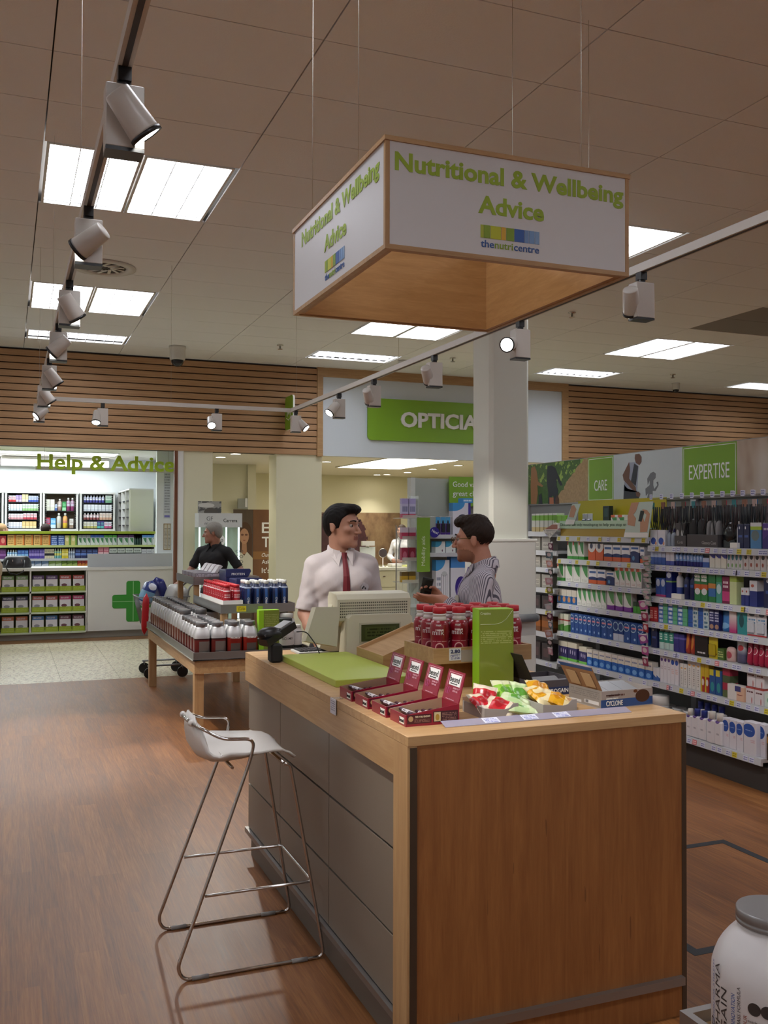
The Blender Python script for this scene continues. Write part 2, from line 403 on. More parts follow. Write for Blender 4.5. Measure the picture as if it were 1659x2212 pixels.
def troffer(x0, y0, sx, sy, nx, ny, label, parentless=True, depth=0.03):
    if label is None:
        t = bpy.data.objects.new('ceiling_light_unit', None); COL.objects.link(t); t.location = (x0, y0, HC); t.parent = CEIL
    else: t = thing('ceiling_light', label, 'ceiling light', (x0, y0, HC), 0, 'recessed ceiling light fittings')
    fr = MB(); b = 0.018
    fr.box(0, 0, -0.004, sx, b, 0.02); fr.box(0, sy-b, -0.004, sx, sy, 0.02); fr.box(0, b, -0.004, b, sy-b, 0.02); fr.box(sx-b, b, -0.004, sx, sy-b, 0.02)
    fr.obj('frame', WHITE_M, t)
    MB().box(b, b, depth-0.006, sx-b, sy-b, depth).obj('diffuser', TROFFER, t)
    lv = MB(); q = 0.003
    for k in range(1, nx): x = b+(sx-2*b)*k/nx; lv.box(x-q, b, 0.0, x+q, sy-b, depth-0.008)
    for k in range(1, ny): y = b+(sy-2*b)*k/ny; lv.box(b, y-q, 0.0, sx-b, y+q, depth-0.008)
    lv.obj('louvre', mat('louvre_metal', '#e9e9e9', 0.25, 0.6), t)
    return t
half = TX/2
def vis_label(i, j, s):
    nm = {(0, 0): 'bright louvred ceiling light behind the nearest track spotlights', (0, 6): 'bright louvred ceiling light beside the round air vent',
          (3, 0): 'bright ceiling light peeping past the hanging wooden sign', (3, 6): 'bright ceiling light just below the hanging wooden sign',
          (6, 6): 'bright ceiling light above the right shelves beside the dark ceiling patch'}.get((i, j))
    return (nm+', '+('first half' if s == 0 else 'second half')) if nm else None
for (i, j) in sorted(LIT2):
    if j not in (-24, -18, -12, -6, 0, 6): continue
    for s in (0, 1):
        x0 = XK+i*TX+0.02+s*(half-0.02)
        troffer(x0, YK+j*TY+0.01, half-0.03, 2*TY-0.02, 3, 5, vis_label(i, j, s))
R1 = {0: 'dotted louvred ceiling light over the slatted wall by the dome camera', 3: 'gridded louvre ceiling light above the opticians sign',
      6: 'striped louvre ceiling light right of the white column', 9: 'striped louvre ceiling light at the far right edge'}
for (i, j) in sorted(LIT1): troffer(XK+i*TX+0.02, YK+j*TY+0.01, TX-0.04, TY-0.02, 10, 3, R1[i], depth=0.055)
# vent, cameras, sprinklers
vt = thing('air_vent', 'round white swirl air vent in the ceiling', 'air vent', (0.84, 9.36, HC))
m = MB(); m.lathe([(0.30, -0.002), (0.30, -0.010), (0.215, -0.016), (0.21, -0.002)], seg=36); m.obj('rim', WHITE_M, vt)
MB().lathe([(0.205, -0.003), (0.205, -0.001)], seg=30).obj('core', mat('vent_dark', '#4a4744', 0.8), vt)
for k in range(12):
    a = 2*PI*k/12; m = MB(); m.cbox((0.125*math.cos(a), 0.125*math.sin(a), -0.009), 0.15, 0.028, 0.006, a+0.5); m.obj('vane', WHITE_M, vt)
def dome(x, y, lab, s=1.0):
    t = thing('dome_camera', lab, 'security camera', (x, y, HC))
    MB().lathe([(0.115*s, 0), (0.115*s, -0.03*s), (0.105*s, -0.035*s), (0.105*s, -0.17*s), (0.095*s, -0.19*s)], seg=24).obj('housing', WHITE_M, t)
    MB().lathe([(0.085*s, -0.185*s), (0.083*s, -0.22*s), (0.065*s, -0.255*s), (0.03*s, -0.275*s), (0.004, -0.279*s)], seg=24).obj('dome', mat('smoked_dome', '#26262a', 0.1), t)
dome(2.153, 13.1, 'white dome camera with smoked lens above the slatted wall')
dome(10.55, 13.2, 'small dome camera over the right slatted wall', 0.6)
for (x, y), lab in (((5.99, 9.31), 'chrome sprinkler head right of the hanging sign'), ((6.0, 12.46), 'sprinkler head nearest the white column top'), ((3.42, 12.46), 'sprinkler head between dome camera and opticians sign'), ((9.9, 12.46), 'sprinkler head above the right slatted wall')):
    t = thing('sprinkler_head', lab, 'sprinkler', (x, y, HC))
    MB().lathe([(0.045, 0), (0.045, -0.006), (0.012, -0.010), (0.012, -0.05)], seg=12).obj('body', CHROME, t)
    MB().lathe([(0.035, -0.055), (0.035, -0.059)], seg=12).obj('deflector', CHROME, t)
ds = thing('smoke_detector', 'round white detector beside the opticians sign frame', 'detector', (5.43, 12.95, HC))
MB().lathe([(0.09, 0), (0.09, -0.025), (0.06, -0.045), (0.055, -0.05)], seg=18).obj('body', WHITE_M, ds)

# ------------------------------------------------------------------ room walls
struct('wall_left', MB().box(XL-0.1, YB, 0, XL, YF+0.2, HC), WHITE)
struct('wall_right', MB().box(XR, YB, 0, XR+0.1, YF+0.2, HC), WHITE)
struct('wall_front', MB().box(XL, YB-0.1, 0, XR, YB, HC), WHITE)
ZB = 2.73
WB = struct('wall_back', MB().box(XL, 14.03, ZB, XR, 14.2, HC), mat('bulkhead_dark', '#3d2a1c', 0.8))
def slats(x0, x1):
    n = 14; p = (HC-0.01-ZB)/n
    me = MB()
    w_, h_ = x1-x0, p*0.86
    me.prism([(0, 0.0, 0), (0, 0.03, 0), (0, 0.03, h_), (0, 0.006, h_), (0, 0, h_-0.006)], (w_, 0, 0))
    me = me.mesh('slat', CEDAR)
    for k in range(n): link('slat', me, WB, (x0, 14.0, ZB+k*p))
slats(XL, 4.43); slats(8.92, XR)
fr = MB(); fr.box(4.43, 13.97, ZB-0.02, 4.52, 14.04, HC); fr.box(8.80, 13.97, ZB-0.02, 8.92, 14.04, HC); fr.box(4.52, 13.97, 3.94, 8.80, 14.04, HC)
struct('trim_2', fr, OAK_X)
OP = struct('wall_fascia', MB().box(4.52, 14.0, ZB-0.01, 8.80, 14.03, 3.94), mat('fascia_white', '#dbe4ec', 0.35))
gs = thing('opticians_sign', 'wide lime green rounded sign with white raised opticians letters', 'sign', (5.25, 13.96, 2.99))
def rrect(w_, h_, r, n=5):
    pts = []
    for cx_, cz_, a in ((w_-r, r, -90), (w_-r, h_-r, 0), (r, h_-r, 90), (r, r, 180)):
        for k in range(n+1): t = math.radians(a+90*k/n); pts.append((cx_+r*math.cos(t), 0, cz_+r*math.sin(t)))
    return pts
MB().prism(rrect(2.84, 0.66, 0.07), (0, 0.025, 0)).obj('board', mat('sign_green', '#86b52b', 0.4), gs)
# pillars and rooms beneath the bulkhead
def pil(name, x0, x1, y0=14.03, y1=14.4): return struct(name, MB().box(x0, y0, 0, x1, y1, ZB), CREAM)
pil('wall_pillar_1', 2.40, 2.83); pil('wall_pillar_2', 3.80, 4.52, 14.03, 14.46)
struct('trim_3', MB().box(2.27, 14.0, 0, 2.315, 14.10, ZB), wood_mat('dark_oak_post', '#7d4a2b', '#5f351c', (30, 30, 2)))
struct('trim_4', MB().box(2.315, 14.01, 0, 2.40, 14.12, ZB), WHITE)
struct('wall_opticians_right', MB().box(9.6, 14.2, 0, 9.7, 19.7, ZB), CREAM)
struct('wall_under_bulkhead_right', MB().box(8.9, 14.03, 0, XR, 14.2, ZB), CREAM)
struct('wall_opticians_back', MB().box(2.75, 19.6, 0, 9.6, 19.75, 2.8), CREAM)
struct('wall_opticians_niche', MB().box(4.05, 16.9, 0, 4.2, 19.6, 2.75), CREAM)
struct('ceiling_opticians', MB().box(2.62, 14.2, 2.75, 9.7, 19.75, 2.85), mat('soffit_white', '#e4e0d6', 0.8))
struct('wall_pharmacy_side', MB().box(2.62, 14.4, 0, 2.75, 19.75, 2.9), mat('pharmacy_white', '#e9eef0', 0.6))
struct('wall_pharmacy_back', MB().box(XL, 18.25, 0, 2.62, 18.4, 2.95), mat('pharmacy_white', '#e9eef0', 0.6))
struct('wall_pharmacy_left', MB().box(XL-0.1, 14.2, 0, XL, 18.4, 2.95), mat('pharmacy_white', '#e9eef0', 0.6))
struct('wall_pharmacy_return', MB().box(2.13, 14.78, 0, 2.62, 14.88, 2.86), mat('pharmacy_white', '#e9eef0', 0.6))
struct('ceiling_pharmacy', MB().box(XL, 14.2, 2.86, 2.62, 18.4, 2.95), mat('soffit_white', '#e4e0d6', 0.8))
# light in those rooms: fittings, plus panels added to fill the pharmacy
DL = lit('downlight_lens', '#fff4e0', 14.0)
def downlight(x, y, zc, lab, watts, col=(1, 0.93, 0.8), blend=0.7, size=100):
    t = thing('downlight', lab, 'downlight', (x, y, zc), 0, 'round recessed downlights')
    MB().lathe([(0.10, 0), (0.10, -0.006), (0.082, -0.008), (0.08, 0)], seg=20).obj('rim', WHITE_M, t)
    MB().lathe([(0.078, -0.004), (0.078, -0.002)], seg=20).obj('lens', DL, t)
    if watts:
        l = bpy.data.lights.new('downlight_lamp', 'SPOT'); l.energy = watts; l.color = col; l.spot_size = math.radians(size); l.spot_blend = blend; l.shadow_soft_size = 0.06
        o = bpy.data.objects.new('downlight_lamp', l); COL.objects.link(o); o.parent = t; o.location = (0, 0, -0.02)
for k, (x, y) in enumerate([(3.21, 15.27), (3.28, 14.5), (5.12, 15.62), (7.55, 18.9), (7.63, 17.97), (7.65, 16.77), (7.62, 15.59), (7.4, 19.1), (3.6, 19.0), (5.5, 18.6)]):
    downlight(x, y, 2.75, 'small round downlight in the opticians ceiling, ' + ['behind the green flag sign', 'closest to the slats above the eyewear stand', 'just right of the cream pillar', 'deepest of the row', 'third deepest of the row', 'second of the row', 'beside the white column', 'washing the far wall', 'washing the corner wall', 'above the curly hair poster'][k], 40 if k > 6 else 16)
lp = thing('ceiling_light_panel', 'large flat glowing panel in the opticians ceiling', 'ceiling light', (5.75, 14.3, 2.75))
MB().box(0, 0, -0.012, 1.25, 2.6, 0).obj('diffuser', lit('panel_light', '#fff8ea', 7.0), lp)
fr = MB(); fr.box(-0.03, -0.03, -0.016, 0, 2.63, 0); fr.box(1.25, -0.03, -0.016, 1.28, 2.63, 0); fr.box(0, -0.03, -0.016, 1.25, 0, 0); fr.box(0, 2.6, -0.016, 1.25, 2.63, 0)
fr.obj('frame', WHITE_M, lp)
for x, lab in ((0.49, 'over the start of the help lettering'), (1.47, 'over the advice lettering'), (-1.0, 'left of the help lettering')): downlight(x, 15.0, 2.86, 'small round downlight in the pharmacy ceiling '+lab, 10, (1, 0.97, 0.95))
for x0, x1, lab in ((-2.0, -0.12, 'first long strip light above the pharmacy shelves'), (-0.08, 1.0, 'middle long strip light above the pharmacy shelves'), (1.02, 1.72, 'short strip light above the pharmacy shelves')):
    t = thing('strip_light', lab, 'strip light', (x0, 17.9, 2.70), 0, 'strip lights above the pharmacy shelves')
    MB().box(0, 0, 0, x1-x0, 0.12, 0.10).obj('diffuser', lit('striplight_white', '#ffffff', 5.0), t)
    MB().box(-0.01, 0.12, -0.01, x1-x0+0.01, 0.15, 0.15).obj('backing', WHITE_M, t); MB().box(0, -0.01, 0.10, x1-x0, 0.12, 0.15).obj('hood', WHITE_M, t)
for x0, y0, sx, sy, es_, lab in ((-1.75, 16.6, 3.5, 0.6, 11.0, 'long flat light panel in the pharmacy ceiling above the shelves'), (-2.5, 15.2, 3.0, 0.4, 15.0, 'long flat light panel in the pharmacy ceiling behind the lettering')):  # fill panels added to brighten the pharmacy, no such fittings known there
    t = thing('ceiling_light_panel', lab, 'ceiling light', (x0, y0, 2.86)); MB().box(0, 0, -0.012, sx, sy, 0).obj('diffuser', lit('pharm_fill_panel%d' % int(es_), '#f0faff', es_), t)
    fr = MB(); fr.box(-0.02, -0.02, -0.015, sx+0.02, 0, 0); fr.box(-0.02, sy, -0.015, sx+0.02, sy+0.02, 0); fr.box(-0.02, 0, -0.015, 0, sy, 0); fr.box(sx, 0, -0.015, sx+0.02, sy, 0); fr.obj('frame', WHITE_M, t)

# ------------------------------------------------------------------ column
c = thing('column', 'square white column with boxed base behind the striped-shirt man', 'column', (3.61, 6.8, 0)); c['kind'] = 'structure'
MB().bbox(0, 0, 1.5, 0.365, 0.33, HC, 0.03).obj('shaft', mat('column_paint', '#d9dbd0', 0.45), c)
MB().bbox(-0.045, -0.04, 0, 0.40, 0.37, 1.52, 0.008).obj('boxed_base', mat('column_base', '#d2d2cc', 0.45), c)
MB().bbox(-0.052, -0.047, 1.505, 0.407, 0.377, 1.53, 0.004).obj('capping', mat('column_base', '#d2d2cc', 0.45), c)
m = MB(); m.tube([(0.10, -0.085, 0.895), (0.37, -0.085, 0.895)], 0.032, 12); m.ball((0.10, -0.085, 0.895), 0.032); m.ball((0.37, -0.085, 0.895), 0.032); m.box(0.15, -0.08, 0.885, 0.18, -0.038, 0.905); m.box(0.30, -0.08, 0.885, 0.33, -0.038, 0.905)
m.obj('bumper', mat('grey_bumper', '#77797c', 0.4), c)

# ------------------------------------------------------------------ hanging sign over the counter
def fit_text(s, cap, width, m, parent, loc, rot, bold=0.0, name='lettering', extrude=0.0006, align='LEFT', space=1.0, shear=0.0):
    """lettering with a given capital height, stretched to a given width"""
    me = text_mesh(s, cap/0.729, bold, extrude, 'LEFT', space, shear, m)
    xs = [v.co.x for v in me.vertices]; x0, wd = min(xs), max(xs)-min(xs)
    k = width/wd if width else 1.0
    o = link(name, me, parent, loc, rot=rot); o.scale = (k, 1, 1)
    off = -x0*k-(0 if align == 'LEFT' else wd*k/2)
    o.location = Vector(loc)+Matrix.Rotation(rot[2], 3, 'Z') @ Vector((off, 0, 0)) if not parent else Vector(loc)+(Matrix.Rotation(rot[2], 3, 'Z') @ (Matrix.Rotation(rot[1], 3, 'Y') @ Vector((off, 0, 0))))
    return o
SX0, SX1, SY0, SY1, SZ0, SZ1 = 1.168, 2.142, 2.945, 4.043, 2.552, 2.932
sg = thing('hanging_sign', 'oak framed box sign with white nutritional advice panels hung over counter', 'sign', (SX0, SY0, SZ0))
W_, D_, H_ = SX1-SX0, SY1-SY0, SZ1-SZ0; T = 0.02
for nm, b in (('inner_panel', (T, T, 0.004, W_-T, 2*T, H_-0.004)), ('inner_panel', (T, D_-2*T, 0.004, W_-T, D_-T, H_-0.004)), ('inner_panel', (T, 2*T, 0.004, 2*T, D_-2*T, H_-0.004)), ('inner_panel', (W_-2*T, 2*T, 0.004, W_-T, D_-2*T, H_-0.004))):
    MB().box(*b).obj(nm, OAK_SIGN, sg)
SIGNW = mat('sign_face_white', '#dfe0e2', 0.4)
e = 0.016
for b in ((e, 0.002, e, W_-e, T, H_-e), (e, D_-T, e, W_-e, D_-0.002, H_-e), (0.002, e, e, T, D_-e, H_-e), (W_-T, e, e, W_-0.002, D_-e, H_-e)):
    MB().box(*b).obj('face_panel', SIGNW, sg)
for z0, z1, x in ((0, e, 0), (H_-e, H_, 0.004)):
    for b in ((-x, -x, z0, W_+x, T, z1), (-x, D_-T, z0, W_+x, D_+x, z1), (-x, T, z0, T, D_-T, z1), (W_-T, T, z0, W_+x, D_-T, z1)):
        MB().box(*b).obj('rail', OAK_X, sg)
for x in (0, W_-e):
    for y in (0, D_-e): MB().box(x, y, e, x+e, y+e, H_-e).obj('corner_post', OAK_Z, sg)
LOGO = [('#b9c84c', .0, .045), ('#8fae3c', .055, .15), ('#c9d13a', .165, .335), ('#e2b43f', .35, .42), ('#87a83a', .435, .56), ('#3f68b5', .575, .735), ('#7d9fd0', .75, .815), ('#7fa6d6', .83, .915), ('#8fb4dd', .93, 1.0)]
LB = mat('letter_blue', '#4067a8', 0.5)
def sign_face(P, rz, w_):
    """P(a, z) -> point on the face; a along the reading direction"""
    r = (PI/2, 0, rz); d = -SZ0
    fit_text('Nutritional & Wellbeing', 0.062, 0.915, LETTER_G, sg, P(0.035, 2.822+d), r, 0.030)
    fit_text('Advice', 0.062, 0.263, LETTER_G, sg, P(0.348, 2.716+d), r, 0.030)
    for c_, a, b in LOGO:
        p0, p1 = P(0.358+0.233*a, 2.629+d), P(0.358+0.233*b, 2.674+d)
        q = MB().box(min(p0[0], p1[0])-0.0007, min(p0[1], p1[1])-0.0007, p0[2], max(p0[0], p1[0])+0.0007, max(p0[1], p1[1])+0.0007, p1[2]); q.obj('logo_bar', mat('logo'+c_, c_, 0.5), sg)
    fit_text('the', 0.026, 0.052, LB, sg, P(0.358, 2.597+d), r, 0.014); fit_text('nutri', 0.026, 0.072, mat('logo#8fae3c', '#8fae3c'), sg, P(0.413, 2.597+d), r, 0.014); fit_text('centre', 0.026, 0.102, LB, sg, P(0.489, 2.597+d), r, 0.014)
sign_face(lambda a, z: (a, 0.0008, z), 0.0, W_)
sign_face(lambda a, z: (0.0008, D_-0.09-a, z), -PI/2, D_)
wm = mat('steel_wire', '#b9b4ad', 0.4, 0.6)
for x in (0.012, W_-0.012):
    for y in (0.27*D_, 0.78*D_): m = MB(); m.tube([(x, y, H_-0.002), (x, y, HC-SZ0)], 0.0012, 6); m.obj('suspension_wire', wm, sg)

# ------------------------------------------------------------------ track lighting
ZT = 2.75
tr = thing('light_track', 'white square lighting track hung in a rectangle on wires', 'light track', (0, 0, ZT))
XLK, XRK, YTK = 0.262, 2.605, 9.05; q = 0.018
TRM = mat('track_white', '#cfcac2', 0.35)
MB().box(XLK-q, -2.0, 0, XLK+q, YTK+q, 0.036).obj('rail', TRM, tr); MB().box(XLK+q, YTK-q, 0, XRK-q, YTK+q, 0.036).obj('rail', TRM, tr); MB().box(XRK-q, -2.0, 0, XRK+q, YTK+q, 0.036).obj('rail', TRM, tr)
gm = mat('track_groove', '#3a2f2a', 0.5)
MB().box(XLK-0.007, -2.0, -0.0015, XLK+0.007, YTK, 0.0005).obj('groove', gm, tr); MB().box(XRK-0.007, -2.0, -0.0015, XRK+0.007, YTK, 0.0005).obj('groove', gm, tr)
for x, y in ((XLK, 1.2), (XLK, 3.9), (XLK, 6.3), (XLK, 8.9), (1.43, YTK), (XRK, 8.9), (XRK, 6.3), (XRK, 3.9), (XRK, 1.2)):
    m = MB(); m.tube([(x, y, 0.03), (x, y, HC-ZT)], 0.0011, 6); m.obj('suspension_wire', wm, tr)
SPW = mat('spot_white', '#cdc8c0', 0.3)
SPL = lit('spot_lens', '#fffdf6', 22.0)
def spot(x, y, aim, side, lab, watts=None, along='y'):
    t = thing('track_spotlight', lab, 'spotlight', (x, y, ZT), 0, 'white track spotlights')
    a, b = (0.045, 0.065) if along == 'y' else (0.065, 0.045)
    MB().box(-0.016, -0.02, -0.035, 0.016, 0.02, -0.001).obj('adapter', BLACK, t)
    m = MB(); m.tube([(0, 0, -0.055), (0, 0, -0.03)], 0.018, 10); m.obj('stem', BLACK, t)
    bx = MB(); bx.bbox(-0.046, -0.032, -0.205, 0.046, 0.032, -0.05, 0.002); bx.obj('gear_box', SPW, t)
    MB().box(-0.046, -0.032, -0.214, 0.046, 0.032, -0.205).obj('end_cap', BLACK, t)
    d = Vector(aim).normalized(); s = Vector(side); c = s*0.062+Vector((0, 0, -0.130))
    m = MB(); m.tube([s*0.02+Vector((0, 0, -0.130)), c], 0.012, 8); m.obj('pivot', BLACK, t)
    q = d.to_track_quat('Z', 'Y').to_matrix()
    def L(prof, mi=0, seg=24):
        mb = MB(); mb.lathe(prof, seg=seg, mi=mi); mb.v = [tuple(c+q @ Vector((p[0]*0.9, p[1]*0.9, p[2]*0.88))) for p in mb.v]; return mb
    L([(0.002, -0.062), (0.035, -0.062), (0.0365, -0.058), (0.0435, 0.058), (0.0435, 0.064)]).obj('head', SPW, t)
    L([(0.039, 0.061), (0.0465, 0.064), (0.0465, 0.076), (0.041, 0.076), (0.039, 0.072)]).obj('rim', BLACK, t)
    L([(0.0385, 0.0715), (0.0385, 0.0735)], seg=20).obj('lens', SPL, t)
    l = bpy.data.lights.new('spot_lamp', 'SPOT'); l.energy = watts if watts is not None else SPOT_W*6; l.color = (1, 0.95, 0.87); l.spot_size = math.radians(48); l.spot_blend = 0.6; l.shadow_soft_size = 0.045
    o = bpy.data.objects.new('spot_lamp', l); COL.objects.link(o); o.parent = t; o.location = c+d*0.082; o.rotation_euler = (-d).to_track_quat('Z', 'Y').to_euler()
LK = [((270, 150), (0.62, 0.1, -0.78), (0.15, -0.98, 0), 'nearest and largest white track spotlight, aimed down toward the sign'),
      ((192, 448), (-0.72, 0.45, -0.55), (0.1, -0.99, 0), 'second track spotlight on the near run, turned outward over the lit troffer'),
      ((152, 607), (0.55, 0.25, -0.8), (0, -1, 0), 'third track spotlight on the near run, in front of the smaller troffer'),
      ((128, 700), (-0.7, 0.25, -0.65), (0.1, -1, 0), 'fourth track spotlight on the near run, just above the slatted wall'),
      ((112, 775), (0.6, 0.1, -0.8), (0.3, -0.95, 0), 'fifth track spotlight on the near run, against the top slats'),
      ((92, 820), (0.6, 0.1, -0.8), (0.3, -0.95, 0), 'sixth track spotlight on the near run, against the slatted wall'),
      ((76, 860), (-0.75, -0.25, -0.62), (0.3, -0.95, 0), 'last track spotlight before the track corner, lens turned outward')]
for (px, py), aim, side, lab in LK: spot(XLK, on_z(px, py, ZT).y, aim, side, lab)
spot(on_y(222, 880, YTK).x, YTK, (-0.12, -0.45, -0.85), (-0.9, -0.4, 0), 'track spotlight on the far crossbar, closer to the help lettering')
spot(on_y(468, 893, YTK).x, YTK, (-0.05, -0.75, -0.65), (-0.95, -0.3, 0), 'glowing track spotlight on the far crossbar, pointing at the viewer')
RK = [((655, 888), (0.55, -0.45, -0.7), (0.9, -0.3, 0), 'track spotlight beside the small green flag sign'),
      ((735, 850), (-0.65, -0.2, -0.7), (-0.9, -0.3, 0), 'track spotlight over the corner of the opticians fascia'),
      ((812, 820), (0.45, 0.55, -0.7), (-0.9, -0.4, 0), 'track spotlight in front of the opticians sign start'),
      ((943, 768), (0.5, 0.55, -0.65), (-0.9, -0.2, 0), 'track spotlight between the louvre light and the column'),
      ((1118, 693), (-0.75, -0.6, -0.25), (-0.95, -0.1, 0), 'track spotlight in front of the column with its bright lens showing'),
      ((1378, 588), (0.45, 0.5, -0.74), (-0.95, -0.1, 0), 'track spotlight hanging just right of the hanging sign')]
for (px, py), aim, side, lab in RK: spot(XRK, on_z(px, py, ZT).y, aim, side, lab, along='y', watts=(SPOT_W*2 if px == 1118 else None))
fs = thing('flag_sign', 'small rounded green flag sign projecting from the slatted wall', 'sign', (3.92, 13.55, 3.08))
MB().prism([(0, p[0], p[2]) for p in rrect(0.42, 0.50, 0.06)], (0.028, 0, 0)).obj('board', LETTER_W, fs)
MB().prism([(-0.004, p[0], p[2]) for p in rrect(0.42, 0.50, 0.06)], (0.004, 0, 0)).obj('face', mat('sign_green', '#86b52b', 0.4), fs)
m = MB(); m.tube([(-0.006, y, z) for y, z in ((0.30, 0.20), (0.26, 0.29), (0.2, 0.22), (0.2, 0.22), (0.16, 0.30), (0.10, 0.2))], 0.006, 6); m.tube([(-0.006, y, z) for y, z in ((0.34, 0.18), (0.22, 0.14), (0.08, 0.18))], 0.006, 6); m.obj('emblem', LETTER_W, fs)

# ------------------------------------------------------------------ advice counter
CX0, CX1, CY0, CY1 = 1.11, 2.123, 2.61, 4.67
ct = thing('service_counter', 'oak advice counter with grey side panels and brown end panel', 'counter')
STRIP = mat('dark_edge_strip', '#54473b', 0.35, 0.5)
MB().box(CX0+0.03, CY0+0.02, 0.0, CX1-0.02, CY1-0.02, 0.97).obj('carcass', mat('carcass', '#1f1813', 0.8), ct)
MB().bbox(CX0, CY0-0.002, 0.97, CX1, CY1, 1.0, 0.0015).obj('worktop', OAK_X, ct)
MB().box(CX0, CY0+0.11, 0.862, CX0+0.03, CY1, 0.97).obj('apron', OAK_Y, ct)
MB().box(CX0, CY0, 0.0, CX0+0.03, CY0+0.11, 0.97).obj('end_post', OAK_Z, ct)
MB().box(CX0+0.03, CY0, 0.0, CX1-0.018, CY0+0.02, 0.97).obj('end_panel', OAK_END, ct)
MB().box(CX0+0.008, CY0-0.003, 0.0, CX0+0.03, CY0+0.001, 0.966).obj('edge_strip', STRIP, ct); MB().box(CX1-0.018, CY0-0.002, 0.0, CX1, CY0+0.02, 0.97).obj('edge_strip', STRIP, ct)
MB().box(CX0+0.04, CY0-0.02, 0.107, CX1-0.02, CY0, 0.133).obj('bumper_bar', ALU, ct)
g = NT('taupe_laminate', rough=0.45, metal=0.15); nz = g.noise(g.map('Object', (300, 300, 300)), 1.0, 2)
g.color(g.mix(g.M('MULTIPLY', nz, 0.5), hexc('#8a7f72'), hexc('#7a6f63'))); TAUPE = g.m
ys = [2.725, 3.40, 4.08, 4.665]; zs = [0.135, 0.353, 0.62, 0.86]
for i in range(3):
    for j in range(3): MB().box(CX0+0.018, ys[i]+0.0025, zs[j]+0.0045, CX0+0.034, ys[i+1]-0.0025, zs[j+1]-0.0045).obj('panel', TAUPE, ct)
MB().box(CX0+0.002, 2.725, 0.112, CX0+0.034, CY1+0.005, 0.135).obj('bumper_bar', ALU, ct)
MB().box(CX0+0.045, 2.725, 0.0, CX0+0.05, CY1-0.01, 0.112).obj('plinth', mat('plinth_grey', '#6d655c', 0.5), ct)
MB().box(CX0+0.0295, 2.725, 0.0, CX0+0.045, CY1-0.02, 0.112).obj('plinth_backing', mat('plinth_grey', '#6d655c', 0.5), ct)

# ------------------------------------------------------------------ bar stool
sl = thing('bar_stool', 'white plastic bar stool with chrome sled frame at the counter', 'stool')
YN, YFAR = 3.445, 3.905; r = 0.0064
def side(y, sgn):
    yi = y+sgn*0.03
    P = [(0.70, yi+0.0*sgn, 0.775), (0.975, yi, 0.735), (1.0, yi, 0.728), (1.117, y, 0.06), (1.124, y, r), (1.06, y, r), (0.60, y, r), (0.578, y, 0.05), (0.845, yi-sgn*0.005, 0.76), (0.862, yi-sgn*0.012, 0.838), (0.74, yi-sgn*0.012, 0.845), (0.690, yi+sgn*0.02, 0.872), (0.648, yi+sgn*0.11, 0.888)]
    return P
for y, s in ((YN, 1), (YFAR, -1)):
    P = side(y, s)
    m = MB(); m.tube(fillet(P[1:], 0.055, 6), r, 10); m.obj('side_frame', CHROME, sl)
    for x in (0.66, 1.03): f2 = MB(); f2.tube([(x-0.03, y, r), (x+0.03, y, r)], 0.0085, 10); f2.obj('glide', mat('clear_glide', '#8d8a86', 0.3), sl)
m = MB(); m.tube([(0.648, YN+0.138, 0.888), (0.642, (YN+YFAR)/2, 0.890), (0.648, YFAR-0.138, 0.888)], r, 10); m.obj('back_rail', CHROME, sl)
zf = 0.288
m = MB(); m.tube(fillet([(0.678, YN+0.012, zf), (1.083, YN+0.014, zf), (1.083, YFAR-0.014, zf), (0.678, YFAR-0.012, zf)], 0.015, 3), 0.0056, 10); m.obj('footrest', CHROME, sl)
for x in (0.78, 0.975): m = MB(); m.tube([(x, YN+0.03, 0.736), (x, YFAR-0.03, 0.736)], 0.006, 8); m.obj('seat_support', CHROME, sl)
# shell: profile from back top, down the back, through the dip, up and over the front
prof = [(0.660, 0.914), (0.652, 0.88), (0.652, 0.84), (0.660, 0.80), (0.682, 0.764), (0.72, 0.746), (0.77, 0.740), (0.83, 0.748), (0.89, 0.765), (0.94, 0.775), (0.98, 0.771), (1.01, 0.758), (1.035, 0.738)]
HWB = [0.075, 0.125, 0.165, 0.190, 0.202]
rows = []
NY = 14
for pi_, (x, z) in enumerate(prof):
    back = max(0, (0.74-x)/0.1); hw = 0.205-0.05*min(1, max(0, (x-0.85)/0.17))-0.02*max(0, back-0.4)
    if pi_ < 5: hw = HWB[pi_]
    rr = []
    for k in range(NY+1):
        t = -1+2*k/NY; yy_ = (YN+YFAR)/2+t*hw
        lift = 0.045*abs(t)**3*(0.25+max(0, 1-abs(x-0.78)/0.14)); curl = 0.05*abs(t)**2.0*(hw/0.2)*min(1, back) if back > 0 else 0
        rr.append(Vector((x+curl, yy_, z+lift*(1 if x > 0.66 else 0)-(0.03*abs(t)**3 if z > 0.9 else 0))))
    rows.append(rr)
m = MB(); n = NY+1
nrm = lambda i, k: (rows[min(i+1, len(rows)-1)][k]-rows[max(i-1, 0)][k]).cross(rows[i][min(k+1, NY)]-rows[i][max(k-1, 0)]).normalized()
top = [p for rr in rows for p in rr]; bot = [rows[i][k]-nrm(i, k)*0.009*(1 if nrm(i, k).z > 0 or nrm(i, k).x > 0 else -1) for i in range(len(rows)) for k in range(n)]
N = len(top); fs = []
for i in range(len(rows)-1):
    for k in range(NY): a = i*n+k; fs.append((a, a+1, a+n+1, a+n)); fs.append((N+a, N+a+n, N+a+n+1, N+a+1))
for i in range(len(rows)-1):
    for k in (0, NY): a = i*n+k; f_ = (a, a+n, N+a+n, N+a); fs.append(f_ if k == 0 else f_[::-1])
for k in range(NY):
    for i in (0, len(rows)-1): a = i*n+k; f_ = (a, a+1, N+a+1, N+a); fs.append(f_[::-1] if i == 0 else f_)
